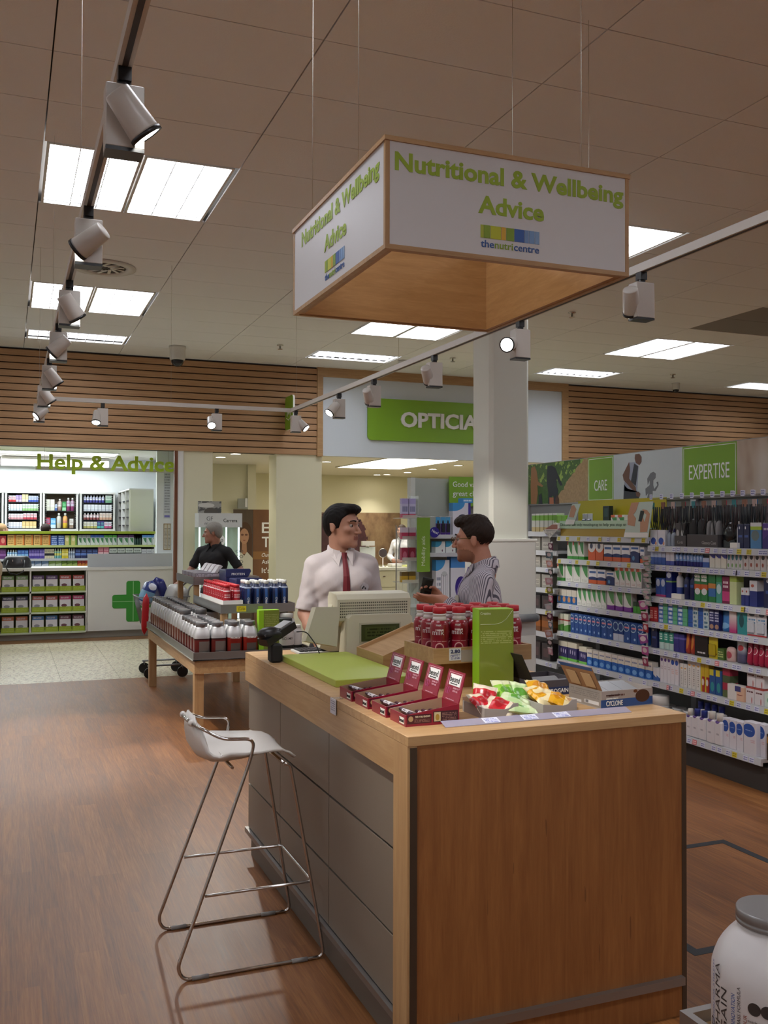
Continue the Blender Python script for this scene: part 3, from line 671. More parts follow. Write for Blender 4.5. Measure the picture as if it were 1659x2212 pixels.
m.add(top+bot, fs, 0, True); m.obj('seat_shell', mat('stool_white', '#f0ece4', 0.4), sl)
m = MB()
for y in (YN+0.14, YFAR-0.14): m.ball((0.648, y, 0.888), 0.013)
m.obj('back_clip', mat('stool_white', '#f0ece4', 0.4), sl)

# ------------------------------------------------------------------ things on the counter
def curved(s, cap, width, m, parent, r, z, a0=-PI/2, bold=0.0, name='lettering', vertical=False):
    """lettering wrapped round a vertical cylinder of radius r, centred on angle a0"""
    src = text_mesh(s, cap/0.729, bold, 0.0, 'LEFT', 1.0, 0.0, m); xs = [v.co.x for v in src.vertices]; x0, wd = min(xs), max(xs)-min(xs); k = width/wd
    me = src.copy()
    for v in me.vertices:
        x, y = (v.co.x-x0)*k-width/2, v.co.y
        if vertical: x, y = -y, x
        a = a0+x/r; v.co = (r*math.cos(a), r*math.sin(a), z+y)
    return link(name, me, parent)
ZC = 1.0
# green counter mat slab
t = MB().bbox(1.19, 3.51, ZC, 1.515, 4.30, ZC+0.028, 0.002).obj('counter_mat', mat('mat_green', '#b4c455', 0.4)); tag(t, 'lime green flat slab lying on the counter top', 'slab')
# oak wedge tray
wd = thing('wedge_tray', 'sloping oak display tray in front of the till', 'tray', (1.52, 3.845, ZC))
def slope(x): return 0.064+0.105*x/0.28
L_, Wy = 0.28, 0.335
MB().prism([(0, 0, 0), (L_, 0, 0), (L_, 0, slope(L_)), (0, 0, slope(0))], (0, 0.013, 0)).obj('side', OAK_X, wd)
MB().prism([(0, Wy-0.013, 0), (L_, Wy-0.013, 0), (L_, Wy-0.013, slope(L_)), (0, Wy-0.013, slope(0))], (0, 0.013, 0)).obj('side', OAK_X, wd)
MB().box(0, 0.013, 0, 0.012, Wy-0.013, slope(0)).obj('front_lip', OAK_Y, wd); MB().box(L_-0.012, 0.013, 0, L_, Wy-0.013, slope(L_)).obj('back_board', OAK_Y, wd)
MB().prism([(0.012, 0.013, 0), (L_-0.012, 0.013, 0), (L_-0.012, 0.013, slope(L_)-0.022), (0.012, 0.013, slope(0)-0.012)], (0, Wy-0.026, 0)).obj('bed', OAK_Y, wd)
# till
tl = thing('till', 'cream cash register with vented screen housing and customer display', 'till', (1.53, 4.33, ZC))
TILL = mat('till_cream', '#cfcbb4', 0.45); TILL2 = mat('till_deep_cream', '#bdb9a2', 0.5)  # deeper cream for the bezel, neck and side screen
pod = MB(); pod.prism([(-0.012, 0, 0), (0.34, 0, 0), (0.335, 0, 0.18), (0.32, 0, 0.196), (0.02, 0, 0.196), (0.004, 0, 0.18)], (0, 0.10, 0)); pod.obj('display_pod', TILL, tl)
MB().box(0.058, -0.006, 0.062, 0.272, 0.0, 0.158).obj('display_bezel', TILL2, tl)
lc = MB().box(0.066, -0.0085, 0.069, 0.264, -0.005, 0.150).obj('display_screen', print_mat('lcd_green', '#3c4726', [('rect', .1, .15, .9, .85, '#47542b'), ('lines', .15, .25, .85, .8, 3, '#2c361b')], 0.25), tl)
hs = MB(); hs.prism([(-0.035, 0.06, 0.165), (-0.035, 0.20, 0.10), (-0.035, 0.205, 0.275), (-0.035, 0.185, 0.300), (-0.035, 0.075, 0.292), (-0.035, 0.055, 0.268)], (0.385, 0, 0)); hs.obj('screen_housing', TILL, tl)
nk = MB(); nk.prism([(-0.10, 0.13, 0.03), (-0.03, 0.13, 0.0), (0.02, 0.13, 0.0), (0.02, 0.13, 0.20), (-0.035, 0.13, 0.24), (-0.05, 0.13, 0.20)], (0, 0.05, 0)); nk.obj('neck', TILL2, tl)
vm = MB()
for i in range(34):
    for j in range(6):
        zz = 0.180+j*0.0135; yv = 0.06+(0.268-zz)*0.0-(zz-0.165)/(0.103)*0.005
        vm.box(-0.02+i*0.0105, yv-0.0012, zz, -0.02+i*0.0105+0.0055, yv+0.001, zz+0.007)
tag(vm.obj('vent_slots', mat('vent_slot', '#4f4d40', 0.8), tl), kind='stuff')
pv = MB(); A = Vector((-0.215, -0.01, 0.083)); B = Vector((-0.155, 0.02, 0.240)); Cc = Vector((-0.03, 0.03, 0.236)); Dd = Vector((-0.055, 0.0, 0.05))
th = Vector((-0.012, 0.028, -0.004)); pv.add([A, Dd, Cc, B, A+th, Dd+th, Cc+th, B+th], [(0, 1, 2, 3), (7, 6, 5, 4), (0, 4, 5, 1), (1, 5, 6, 2), (2, 6, 7, 3), (3, 7, 4, 0)]); pv.obj('side_screen', TILL2, tl)
kb = thing('keyboard', 'flat grey till keyboard beside the card reader', 'keyboard', (1.325, 4.46, ZC))
MB().bbox(0, 0, 0, 0.24, 0.15, 0.012, 0.002).obj('tray', mat('kb_grey', '#c6c7c5', 0.4), kb); MB().box(0.0, -0.004, 0.001, 0.24, 0.0, 0.006).obj('front_edge', BLACK, kb)
kk = MB()
for i in range(10):
    for j in range(4): kk.box(0.012+i*0.0225, 0.02+j*0.031, 0.012, 0.012+i*0.0225+0.018, 0.02+j*0.031+0.025, 0.018)
tag(kk.obj('keys', mat('kb_key', '#2a2c30', 0.5), kb), kind='stuff')
# card terminal in its cradle
te = thing('card_reader', 'black card payment terminal tilted in a stand', 'card reader', (1.128, 4.26, ZC))
MB().bbox(0, -0.02, 0, 0.055, 0.05, 0.085, 0.008).obj('stand', BLACK_M, te)
bd = MB(); O = Vector((-0.012, -0.025, 0.075)); A = Vector((0.15, 0.06, 0.075)); B = Vector((-0.025, 0.075, 0.0)); Cz = A.cross(B).normalized()*0.034
bd.obox(O, A, B, Cz); bd.obj('body', BLACK, te)
sc2 = MB(); sc2.obox(O+Cz*1.0+A*0.55+B*0.12, A*0.38, B*0.76, Cz*0.22); sc2.obj('screen', mat('reader_grey', '#9d9c9c', 0.3, 0.3), te)
hd = MB(); c0 = O+Cz+A*0.0+B*0.5
hd.ball(O+A*0.3+B*0.5+Cz*0.95, 0.062, 0.042, 0.035); hd.obj('privacy_shield', BLACK, te)
ky = MB()
for i in range(3):
    for j in range(4): ky.obox(O+Cz*1.25+A*(0.06+0.10*j)+B*(0.22+0.2*i), A*0.06, B*0.14, Cz*0.3)
tag(ky.obj('keys', mat('reader_key', '#55565a', 0.4), te), kind='stuff')
cb = MB(); cb.tube(fillet([(0.14, 0.05, 0.13), (0.19, 0.06, 0.13), (0.235, 0.03, 0.06), (0.25, 0.02, 0.006), (0.30, 0.02, 0.004)], 0.03, 5), 0.003, 6); cb.obj('cord', BLACK, te)

# milk bottle riser
rs = thing('display_riser', 'oak tray on a block holding red milk bottles', 'display stand', (1.51, 3.30, ZC))
RX, RY, Z0, Z1 = 0.425, 0.285, 0.100, 0.160
MB().box(0.05, 0.04, 0, RX-0.05, RY-0.03, Z0).obj('block', OAK_END, rs); MB().box(0, 0, Z0, RX, RY, Z0+0.014).obj('base_board', OAK_X, rs)
for b in ((0, 0, RX, 0.012), (0, RY-0.012, RX, RY), (0, 0.012, 0.012, RY-0.012), (RX-0.012, 0.012, RX, RY-0.012)): MB().box(b[0], b[1], Z0+0.014, b[2], b[3], Z1).obj('rim', OAK_X, rs)
MB().box(0.065, -0.0025, 0.112, 0.115, -0.0005, 0.158).obj('price_ticket', print_mat('ticket280', '#e8e8ee', [('lines', .1, .08, .9, .5, 4, '#5b5f9a')]), rs)
fit_text('2.80', 0.014, 0.04, mat('ticket_ink', '#2b2f66'), rs, (0.07, -0.0035, 0.140), (PI/2, 0, 0), 0.02)
MB().box(0.115, -0.002, 0.105, 0.165, -0.0005, 0.15).obj('ticket_holder', mat('clear_plastic', '#cfc9c2', 0.1, alpha=0.35), rs)
RED = mat('cap_red', '#c01e2c', 0.35); MILKW = mat('milk_white', '#e9e3e2', 0.4)
MILK = print_mat('milk_sleeve', '#8c0f22', [('fade', 0.55, 0.0, '#b32a55'), ('below', .10, .25, -.2, '#c76a86'), ('ring', .5, .30, .20, .115, .12, '#e3b9b4'), ('ell', .5, .30, .13, .075, '#7b1224'), ('ell', .3, .12, .16, .11, '#c79c84'), ('ell', .72, .10, .12, .09, '#5a1a1c'), ('lines', .3, .72, .7, .80, 1, '#e9d5d2'), ('lines', .15, .455, .85, .48, 1, '#d9a9ac')], 0.3, 0.3)
def milk_bottle():
    t = thing('milk_bottle', 'x', 'bottle')
    MB().lathe([(0.026, 0), (0.0305, 0.004), (0.032, 0.02), (0.0295, 0.048), (0.031, 0.075), (0.0335, 0.098), (0.032, 0.115), (0.026, 0.130)], seg=24).obj('sleeve', MILK, t)
    MB().lathe([(0.026, 0.130), (0.0215, 0.140), (0.0205, 0.146), (0.023, 0.147), (0.023, 0.152), (0.020, 0.153)], seg=20).obj('neck', MILKW, t)
    MB().lathe([(0.0225, 0.153), (0.0235, 0.155), (0.0235, 0.170), (0.021, 0.173)], seg=24, flute=0.97).obj('cap', RED, t)
    curved('milk', 0.018, 0.042, MILKW, t, 0.0338, 0.083, -PI/2-0.15, 0.004)
    curved('max', 0.008, 0.018, MILKW, t, 0.0325, 0.112, -PI/2-0.1, 0.02)
    return t
mk = milk_bottle(); first = True
WHERE = ['front row of the oak riser', 'middle row of the oak riser', 'back row of the oak riser']
COLS = ['beside the price ticket', 'second along', 'third along', 'behind the green box', 'past the green box']
for j in range(3):
    for i in range(5):
        lab = 'red milk bottle in the %s, %s' % (WHERE[j], COLS[i])
        o = mk if first else dup(mk); first = False; o.scale = (1.14, 1.14, 1.14)
        o.location = (1.51+0.052+i*0.0805+random.uniform(-.004, .004), 3.30+0.055+j*0.085, ZC+Z0+0.0142); o.rotation_euler = (0, 0, random.uniform(-0.3, 0.15)-0.2)
        o['label'] = lab; o['group'] = 'red milk bottles on the oak riser'
# green creatine box
gb = thing('information_box', 'tall lime green box with creatine text panel on the counter', 'display box', (1.626, 3.15, ZC), -0.125)
MB().box(-0.0, 0.0, 0, 0.135, 0.072, 0.318).obj('carton', mat('info_lime', '#86b81f', 0.4), gb)
MB().box(0.0005, -0.003, 0.001, 0.1345, 0.0, 0.316).obj('text_panel', print_mat('info_panel', '#74842f', [('lines', .04, .60, .95, .755, 7, '#9aa65f')], 0.15, 0.6), gb)
fit_text('Creatine', 0.010, 0.04, mat('info_pale', '#c9d0a4'), gb, (0.004, -0.0037, 0.298), (PI/2, 0, 0))
m = MB(); m.tube([(0.004, -0.0035, 0.262), (0.06, -0.0035, 0.262), (0.085, -0.0035, 0.267), (0.105, -0.0035, 0.28), (0.13, -0.0035, 0.312)], 0.0007, 4); m.obj('swoosh_line', mat('info_pale', '#c9d0a4'), gb)

# four snack bar display cartons
CRIM = mat('carton_crimson', '#8e1230', 0.35, coat=0.3); KRAFT = mat('carton_inside', '#b08f72', 0.7); PURP = mat('carton_purple', '#8b2060', 0.4)
BARM = print_mat('bar_wrapper', '#3a1b2d', [('rect', .28, 0, .72, 1, '#d9d5d8'), ('lines', .34, .0, .66, 1.0, 2, '#3a1b2d')], 0.3)
def carton(near):
    t = thing('snack_bar_carton', 'x', 'carton')
    Lx, Ly, h = 0.185, 0.128, 0.048; q = 0.0025
    MB().box(0, 0, 0, Lx, Ly, q).obj('floor_panel', CRIM, t)
    MB().prism([(0, 0, q), (Lx, 0, q), (Lx, 0, h+0.012), (0.06, 0, h-0.004), (0, 0, h-0.012)], (0, q, 0)).obj('side_panel', CRIM, t)
    MB().prism([(0, Ly-q, q), (Lx, Ly-q, q), (Lx, Ly-q, h+0.012), (0.06, Ly-q, h-0.004), (0, Ly-q, h-0.012)], (0, q, 0)).obj('side_panel', CRIM, t)
    MB().prism([(0.0023, Ly-q-0.0006, q), (Lx, Ly-q-0.0006, q), (Lx, Ly-q-0.0006, h+0.012), (0.06, Ly-q-0.0006, h-0.004), (0.0023, Ly-q-0.0006, h-0.012)], (0, 0.0004, 0)).obj('lining', KRAFT, t)
    MB().box(0, q, q, q, Ly-q, h-0.012).obj('end_panel', CRIM, t)
    bp = MB().box(Lx-q, q, q, Lx, Ly-q, h+0.012).obj('back_panel', CRIM, t)
    hb = MB(); O = Vector((Lx-q, 0.004, h+0.008)); B = Vector((0, Ly-0.008, 0)); U = Vector((0.026, 0, 0.098)); N = Vector((0.003, 0, -0.0008))
    hb.obox(O, B, U, N); hd_ = hb.obj('header_card', CRIM, t)
    n = Vector((-0.98, 0, 0.2)); R_ = Matrix((Vector((0, -1, 0)), U.normalized(), -Vector((U.normalized().z*1, 0, -U.normalized().x)))).transposed()
    def face(a, b, c_, d, e_): return O+B*a+U*b-N.normalized()*e_
    wp = MB(); wp.obox(face(0.14, 0.52, 0, 0, 0.0006), B*0.66, U*0.36, N*0.15); wp.obj('white_label', LETTER_W, hd_)
    wb = MB()
    for a, b, c_, d in ((0.10, 0.92, 0.80, 0.015), (0.10, 0.45, 0.015, 0.48), (0.885, 0.45, 0.015, 0.48)): wb.obox(face(a, b, 0, 0, 0.0006), B*c_, U*d, N*0.15)
    wb.obj('label_border', mat('carton_pink', '#d9a7b4', 0.5), hd_)
    up = U.normalized(); rt = Vector((0, -1, 0)); nn = rt.cross(up)
    M3 = Matrix((rt, up, nn)).transposed()
    def ft(s, cap, wdt, a, b, m_, bold=0.0):
        me = text_mesh(s, cap/0.729, bold, 0.0003, 'LEFT', 1.0, 0.0, m_); xs = [v.co.x for v in me.vertices]; x0, w0 = min(xs), max(xs)-min(xs)
        o = link('lettering', me, hd_); o.matrix_local = Matrix.Translation(O+B*a+U*b-N.normalized()*0.0014-rt*(x0*wdt/w0)) @ M3.to_4x4() @ Matrix.Diagonal((wdt/w0, 1, 1, 1))
    ft('beond', 0.021, 0.068, 0.77, 0.63, BLACK_M, 0.004); ft('100% RAW ORGANIC', 0.004, 0.05, 0.70, 0.56, BLACK_M)
    ft('ORGANIC ACAI', 0.006, 0.04, 0.48, 0.42, mat('carton_pink', '#d9a7b4')); ft('BERRY BAR', 0.006, 0.035, 0.47, 0.33, mat('carton_pink', '#d9a7b4')); ft('www.ultrafoods', 0.004, 0.06, 0.78, 0.06, mat('carton_pink', '#d9a7b4'))
    rg = MB()
    for a in (0.82, 0.70): c_ = O+B*a+U*0.34-N.normalized()*0.001; rg.tube([c_+rt*(0.007*math.cos(k*PI/6))+up*(0.011*math.sin(k*PI/6)) for k in range(13)], 0.0006, 4)
    rg.obj('berry_outline', mat('carton_mauve', '#b0598f'), hd_)
    pn = MB().box(0.005, -0.0004, 0.008, 0.088, 0.0002, h-0.012).obj('printed_panel', print_mat('carton_print1', '#3d1420', [('rect', .03, .06, .97, .94, '#4a1722'), ('ell', .15, .55, .1, .3, '#b79a72'), ('lines', .3, .1, .95, .5, 3, '#8d6a62')]), t)
    MB().box(0.094, -0.0004, 0.008, 0.180, 0.0002, h-0.006).obj('printed_panel', print_mat('carton_print2', '#3d1420', [('rect', .04, .08, .30, .92, '#cfc39a'), ('ell', .17, .45, .08, .3, '#b08e3c'), ('lines', .36, .1, .95, .85, 5, '#8d6a62')]), t)
    fit_text('DID YOU KNOW?', 0.006, 0.05, mat('carton_cream', '#d9cdb0'), t, (0.033, -0.001, 0.026), (PI/2, 0, 0), 0.01)
    MB().box(-0.0006, 0.012, 0.006, 0.0002, 0.05, 0.026).obj('white_label', LETTER_W, t); fit_text('beond', 0.013, 0.034, BLACK_M, t, (-0.001, 0.048, 0.011), (PI/2, 0, -PI/2), 0.004)
    return t
c1 = carton(True); pos = [2.738, 2.893, 3.048, 3.203]
CORD = ['nearest the counter corner', 'second from the counter corner', 'third from the counter corner', 'farthest from the counter corner']
bmesh_ = MB().bbox(-0.055, -0.014, 0, 0.055, 0.014, 0.012, 0.004).mesh('snack_bar', BARM)
for i, y in enumerate(pos):
    o = c1 if i == 0 else dup(c1); o.location = (1.158-0.004*i, y, ZC); o['label'] = 'open crimson snack bar carton with raised header, '+CORD[i]; o['group'] = 'crimson snack bar cartons'
    for k in range(6):
        b = link('snack_bar', bmesh_, None, (1.158+0.035+0.026*k, y+0.064+random.uniform(-.003, .003), ZC+0.006+0.0085+(0.012 if k == 0 else 0)), rot=(0.5 if k else 0.3, 0, PI/2+random.uniform(-.12, .12)))
        tag(b, '%s snack bar in the crimson carton %s' % (['first', 'second', 'third', 'fourth', 'fifth', 'sixth'][k], CORD[i]), 'snack bar', 'snack bars in the carton '+CORD[i])

# grey trays with snack packets
GCARD = mat('grey_card', '#a8a29d', 0.6)
def snack_tray(x, y, w_, d_, lab, rz=0.0):
    t = thing('card_tray', lab, 'tray', (x, y, ZC), rz)
    h = 0.036; q = 0.0025
    MB().box(0, 0, 0, w_, d_, q).obj('base', GCARD, t)
    MB().prism([(0, 0, q), (w_, 0, q), (w_, 0, h+0.01), (w_*0.85, 0, h+0.01), (w_*0.75, 0, h-0.004), (w_*0.6, 0, h-0.008), (0, 0, h)], (0, q, 0)).obj('front_wall', GCARD, t)
    MB().prism([(0, d_-q, q), (w_, d_-q, q), (w_, d_-q, h+0.012), (0, d_-q, h+0.012)], (0, q, 0)).obj('back_wall', KRAFT, t)
    MB().box(0, q, q, q, d_-q, h).obj('side_wall', GCARD, t); MB().box(w_-q, q, q, w_, d_-q, h+0.006).obj('side_wall', KRAFT, t)
    return t
snack_tray(1.440, 2.752, 0.125, 0.16, 'grey card tray of red snack packets beside the crimson cartons')
snack_tray(1.652, 2.742, 0.13, 0.16, 'grey card tray of yellow snack packets at the counter front')
def pillow(w_, h_, t_, m, seed):
    rnd = random.Random(seed); NU, NV = 12, 14; vs = []; top = {}; bot = {}
    for s in (1, -1):
        for i in range(NU+1):
            for j in range(NV+1):
                u, v = -1+2*i/NU, -1+2*j/NV
                e_ = (max(0, 1-abs(u)**2.6)*max(0, 1-abs(v)**3.2))**0.55
                crk = 0.0022*math.sin(7*u+seed)+0.0022*math.sin(6*v*(1+0.3*u)+seed*2)+rnd.uniform(-.0005, .0005)
                z = s*(t_/2*e_)+crk*(0.3+e_)
                (top if s > 0 else bot)[(i, j)] = len(vs); vs.append((u*w_/2*(1-0.06*(1-v*v)), v*h_/2, z))
    fs = []
    for i in range(NU):
        for j in range(NV):
            fs.append((top[i, j], top[i+1, j], top[i+1, j+1], top[i, j+1])); fs.append((bot[i, j], bot[i, j+1], bot[i+1, j+1], bot[i+1, j]))
    for i in range(NU): fs.append((top[i, 0], bot[i, 0], bot[i+1, 0], top[i+1, 0])); fs.append((top[i, NV], top[i+1, NV], bot[i+1, NV], bot[i, NV]))
    for j in range(NV): fs.append((top[0, j], top[0, j+1], bot[0, j+1], bot[0, j])); fs.append((top[NU, j], bot[NU, j], bot[NU, j+1], top[NU, j+1]))
    return MB().add(vs, fs, 0, True).mesh('snack_packet', m)
def pkm(nm, base, c1_, c2_):
    g = NT(nm, rough=0.3, coat=0.2); X = g.xyz(); u, v = X['X'], X['Y']
    col = g.mix(g.M('MULTIPLY', g.M('GREATER_THAN', v, 0.30), g.M('LESS_THAN', v, 0.78)), hexc(base), hexc(c1_))
    col = g.mix(g.M('LESS_THAN', g.M('ADD', g.M('POWER', g.M('DIVIDE', g.M('SUBTRACT', u, 0.5), 0.3), 2.0), g.M('POWER', g.M('DIVIDE', g.M('SUBTRACT', v, 0.55), 0.16), 2.0)), 1.0), col, hexc(c2_))
    g.color(col); return g.m
PK = {'red': pkm('packet_red', '#e3d6bd', '#c5202b', '#a81722'), 'lime': pkm('packet_lime', '#dfe3b5', '#8fc63d', '#5fa02c'), 'green': pkm('packet_green', '#cfe0b0', '#b9d79a', '#5d9c3a'), 'yel': pkm('packet_yellow', '#ead9a8', '#e0a51c', '#c88512')}
PL = [('red', 1.475, 2.83, 0.032, (0.5, 0.15, 0.2), 'red and cream snack packet lying on the tray front edge'), ('red', 1.50, 2.87, 0.043, (0.9, 0.2, -0.4), 'crumpled red snack packet at the tray back'), ('red', 1.525, 2.80, 0.028, (0.3, -0.3, 0.7), 'red snack packet slumped toward the tray corner'),
      ('lime', 1.595, 2.90, 0.05, (0.9, 0.1, 0.15), 'bright lime snack packet standing behind the red packets'), ('green', 1.655, 2.905, 0.04, (0.8, 0.2, -0.3), 'pale green snack packet leaning by the lime packet'), ('green', 1.585, 2.775, 0.016, (0.12, 0.05, 1.3), 'pale green snack packet lying flat between the trays'), ('green', 1.61, 2.85, 0.034, (0.35, -0.15, 1.0), 'pale green snack packet resting on the flat one'),
      ('yel', 1.70, 2.84, 0.044, (0.5, 0.05, 0.3), 'yellow and cream snack packet at the front of its tray'), ('yel', 1.715, 2.875, 0.062, (0.35, 0.2, -0.2), 'topmost cream and yellow snack packet'), ('yel', 1.75, 2.81, 0.034, (0.35, -0.2, 0.9), 'yellow snack packet at the tray corner')]
for i, (k, x, y, z, r_, lab) in enumerate(PL):
    b = link('snack_packet', pillow(0.085, 0.105, 0.034, PK[k], i+1), None, (x, y, ZC+z), rot=r_); tag(b, lab, 'snack packet', 'snack packets on the counter')
# protein bar shippers
SIL = print_mat('shipper_silver', '#8d8783', [('rect', .06, .12, .5, .32, '#cfd0d4'), ('rect', .38, .14, .47, .30, '#6f6f74'), ('rect', .6, .05, .95, .2, '#cfd0d4'), ('lines', .05, .45, .95, .9, 4, '#7a7572')], 0.4, axis='Y')
CYC = print_mat('shipper_front', '#a39a95', [('rect', 0, 0, 1, .48, '#274f8c'), ('ell', .80, .55, .14, .38, '#4a2d1c'), ('ell', .66, .86, .04, .1, '#6a3d1c'), ('lines', .12, .62, .45, .80, 1, '#5d3b33')], 0.35)
cy = thing('protein_bar_shipper', 'open silver and blue shipper box lettered cyclone', 'carton', (1.895, 2.765, ZC), 0.06)
w_, d_, h = 0.222, 0.185, 0.062; q = 0.003
MB().box(0, 0, 0, w_, d_, q).obj('base', GCARD, cy)
MB().prism([(0, 0, q), (w_, 0, q), (w_, 0, h*0.95), (0, 0, h*0.98)], (0, q, 0)).obj('front_panel', CYC, cy); MB().box(0, q, q, q, d_, h).obj('side_panel', SIL, cy); MB().box(w_-q, q, q, w_, d_, h).obj('side_panel', CYC, cy); MB().box(q, d_-q, q, w_-q, d_, h).obj('back_panel', GCARD, cy)
fit_text('CYCLONE', 0.018, 0.07, LETTER_W, cy, (0.02, -0.0012, 0.009), (PI/2, 0, 0), 0.006); fit_text('ADVANCED STRENGTH', 0.005, 0.05, LETTER_W, cy, (0.02, -0.0012, 0.031), (PI/2, 0, 0)); fit_text('maximuscle', 0.007, 0.06, mat('dark_ink', '#4a3030'), cy, (0.02, -0.0012, 0.043), (PI/2, 0, 0), 0.01)
lid = MB(); lid.obox((0.001, 0.0, h), (0, d_, 0), (-0.045, 0, 0.082), (0.003, 0, 0.001)); ld = lid.obj('lid_flap', mat('kraft_brown', '#8f6b4c', 0.7), cy)
l2 = MB(); l2.obox((-0.037, 0.0, h+0.070), (0, d_, 0), (-0.0085, 0, 0.0125), (-0.0008, 0, -0.0005)); l2.obj('printed_edge', mat('shipper_blue', '#2c5490', 0.5), ld)
l3 = MB()
for y0 in (0.02, 0.105): l3.obox((-0.0055, y0, h+0.008), (0, 0.055, 0), (-0.027, 0, 0.049), (-0.0009, 0, -0.0005))
l3.obj('glue_patch', mat('glue_tan', '#b79a76', 0.7), ld)
for k in range(3):
    b = link('protein_bar', MB().bbox(0, 0, 0, 0.075, 0.15, 0.03, 0.006).mesh('protein_bar', mat('bar_foil', '#9a9da2', 0.3, 0.5)), None, (1.91+0.068*k*0.9, 2.785, ZC+0.005), rot=(0.22, 0, 0.06)); tag(b, nth('silver foil protein bar inside the open cyclone shipper', k, 3), 'snack bar', 'foil bars in the cyclone shipper')
pg = thing('protein_bar_shipper', 'dark open shipper box lettered progain behind the cyclone box', 'carton', (1.80, 3.06, ZC), 0.05)
MB().box(0, 0, 0, 0.2, 0.003, 0.055).obj('front_panel', mat('progain_grey', '#4e4a50', 0.5), pg); MB().box(0, -0.001, 0.0, 0.2, 0.0, 0.03).obj('blue_band', mat('shipper_navy', '#26355f', 0.5), pg)
MB().box(0, 0.003, 0, 0.003, 0.2, 0.055).obj('side_panel', mat('progain_grey', '#4e4a50', 0.5), pg); MB().box(0.197, 0.003, 0, 0.2, 0.2, 0.055).obj('side_panel', mat('progain_grey', '#4e4a50', 0.5), pg); MB().box(0.003, 0.197, 0, 0.197, 0.2, 0.055).obj('back_panel', mat('progain_grey', '#4e4a50', 0.5), pg); MB().box(0.003, 0.003, 0, 0.197, 0.197, 0.003).obj('base', GCARD, pg)
fit_text('PROGAIN', 0.016, 0.085, LETTER_W, pg, (0.07, -0.0018, 0.008), (PI/2, 0, 0), 0.004)
l4 = MB(); l4.obox((0.0, 0.0, 0.055), (0, 0.2, 0), (-0.05, 0, 0.10), (0.003, 0, 0.001)); l4.obj('lid_flap', mat('flap_black', '#1f1a17', 0.6), pg)
for k in range(2):
    b = link('protein_bar', MB().bbox(0, 0, 0, 0.17, 0.05, 0.025, 0.005).mesh('protein_bar', mat('bar_foil', '#9a9da2', 0.3, 0.5)), None, (1.82, 3.09+0.075*k, ZC+0.005), rot=(0.5, 0, 0.05)); tag(b, nth('silver foil protein bar inside the dark progain shipper', k, 2), 'snack bar', 'foil bars in the progain shipper')
# ticket strip and price clip
ts = thing('ticket_strip', 'clear acrylic ticket strip along the counter front edge', 'ticket strip', (1.27, 2.685, ZC))

m = MB(); m.obox((0, 0, 0.0), (0.69, 0, 0), (0, 0.038, 0.012), (0, -0.001, 0.0018)); m.obj('strip', mat('acrylic_strip', '#b3afc6', 0.15, alpha=0.6), ts)
for k, x in enumerate((0.14, 0.28, 0.40)): m = MB(); m.obox((x, 0.003, 0.0031), (0.055, 0, 0), (0, 0.03, 0.0095), (0, -0.0004, 0.0008)); m.obj('ticket', print_mat('small_ticket', '#dfe0f0', [('lines', .1, .1, .9, .9, 3, '#7a7fc0')]), ts)
pc = thing('price_clip', 'small clear clip holding a price card on the counter rim', 'price clip', (CX0-0.004, 3.285, 0.945))
MB().box(-0.0025, -0.03, 0, 0, 0.03, 0.055).obj('card', print_mat('clip_card', '#d5d5de', [('lines', .1, .2, .9, .9, 5, '#8a8aa0')], axis='Y'), pc); MB().box(0, -0.02, 0.054, 0.03, 0.02, 0.0565).obj('clip', mat('clear_plastic', '#cfc9c2', 0.1, alpha=0.35), pc)
# foreground tub on its own table
tb2 = thing('display_table', 'low oak display table with metal rail under the big white tub', 'table', (1.30, 0.735, 0))
MB().box(0, 0, 0.46, 0.9, 0.885, 0.585).obj('apron', OAK_X, tb2); MB().box(0.015, 0.015, 0.585, 0.885, 0.87, 0.60).obj('top', OAK_X, tb2)
for b in ((0, 0.867, 0.9, 0.885), (0, 0, 0.9, 0.018), (0, 0.018, 0.018, 0.867), (0.882, 0.018, 0.9, 0.867)): MB().box(b[0], b[1], 0.585, b[2], b[3], 0.625).obj('rail', ALU, tb2)
for x in (0.0, 0.83):
    for y in (0.0, 0.815): MB().box(x, y, 0, x+0.07, y+0.07, 0.46).obj('leg', OAK_Z, tb2)
fc = on_y(1672, 1962, 1.40); TUBX, TUBY = fc.x, 1.40; tz = 0.60; LT = fc.z
tub = thing('supplement_tub', 'big white plastic supplement tub with grey lid in the corner foreground', 'tub', (TUBX, TUBY, tz)); hh = LT-tz
R0 = 0.112
MB().lathe([(R0-0.01, 0), (R0, 0.01), (R0, hh-0.125), (R0-0.001, hh-0.11), (R0-0.005, hh-0.095), (R0-0.011, hh-0.08), (R0-0.019, hh-0.066), (R0-0.029, hh-0.053), (R0-0.038, hh-0.043), (0.067, hh-0.037), (0.064, hh-0.034), (0.064, hh-0.028)], seg=48).obj('body', mat('tub_white', '#dcd8d6', 0.35), tub)
MB().lathe([(0.064, hh-0.028), (0.068, hh-0.026), (0.068, hh-0.019), (0.0665, hh-0.018), (0.068, hh-0.016), (0.068, hh-0.003), (0.066, hh)], seg=48).obj('lid', mat('lid_grey', '#8f8d8c', 0.3, 0.4), tub)
INK = mat('tub_ink', '#3c3634', 0.5); INKB = mat('tub_blue', '#3b5da8', 0.5); INKR = mat('tub_red', '#a04a2c', 0.5)
av = math.atan2(-TUBY, -TUBX)
def lab(s, cap, wdt, m_, da, z, b=0.0): curved(s, cap, wdt, m_, tub, R0+0.0006, z, av-0.0+da, b, vertical=True)
zc_ = hh-0.30
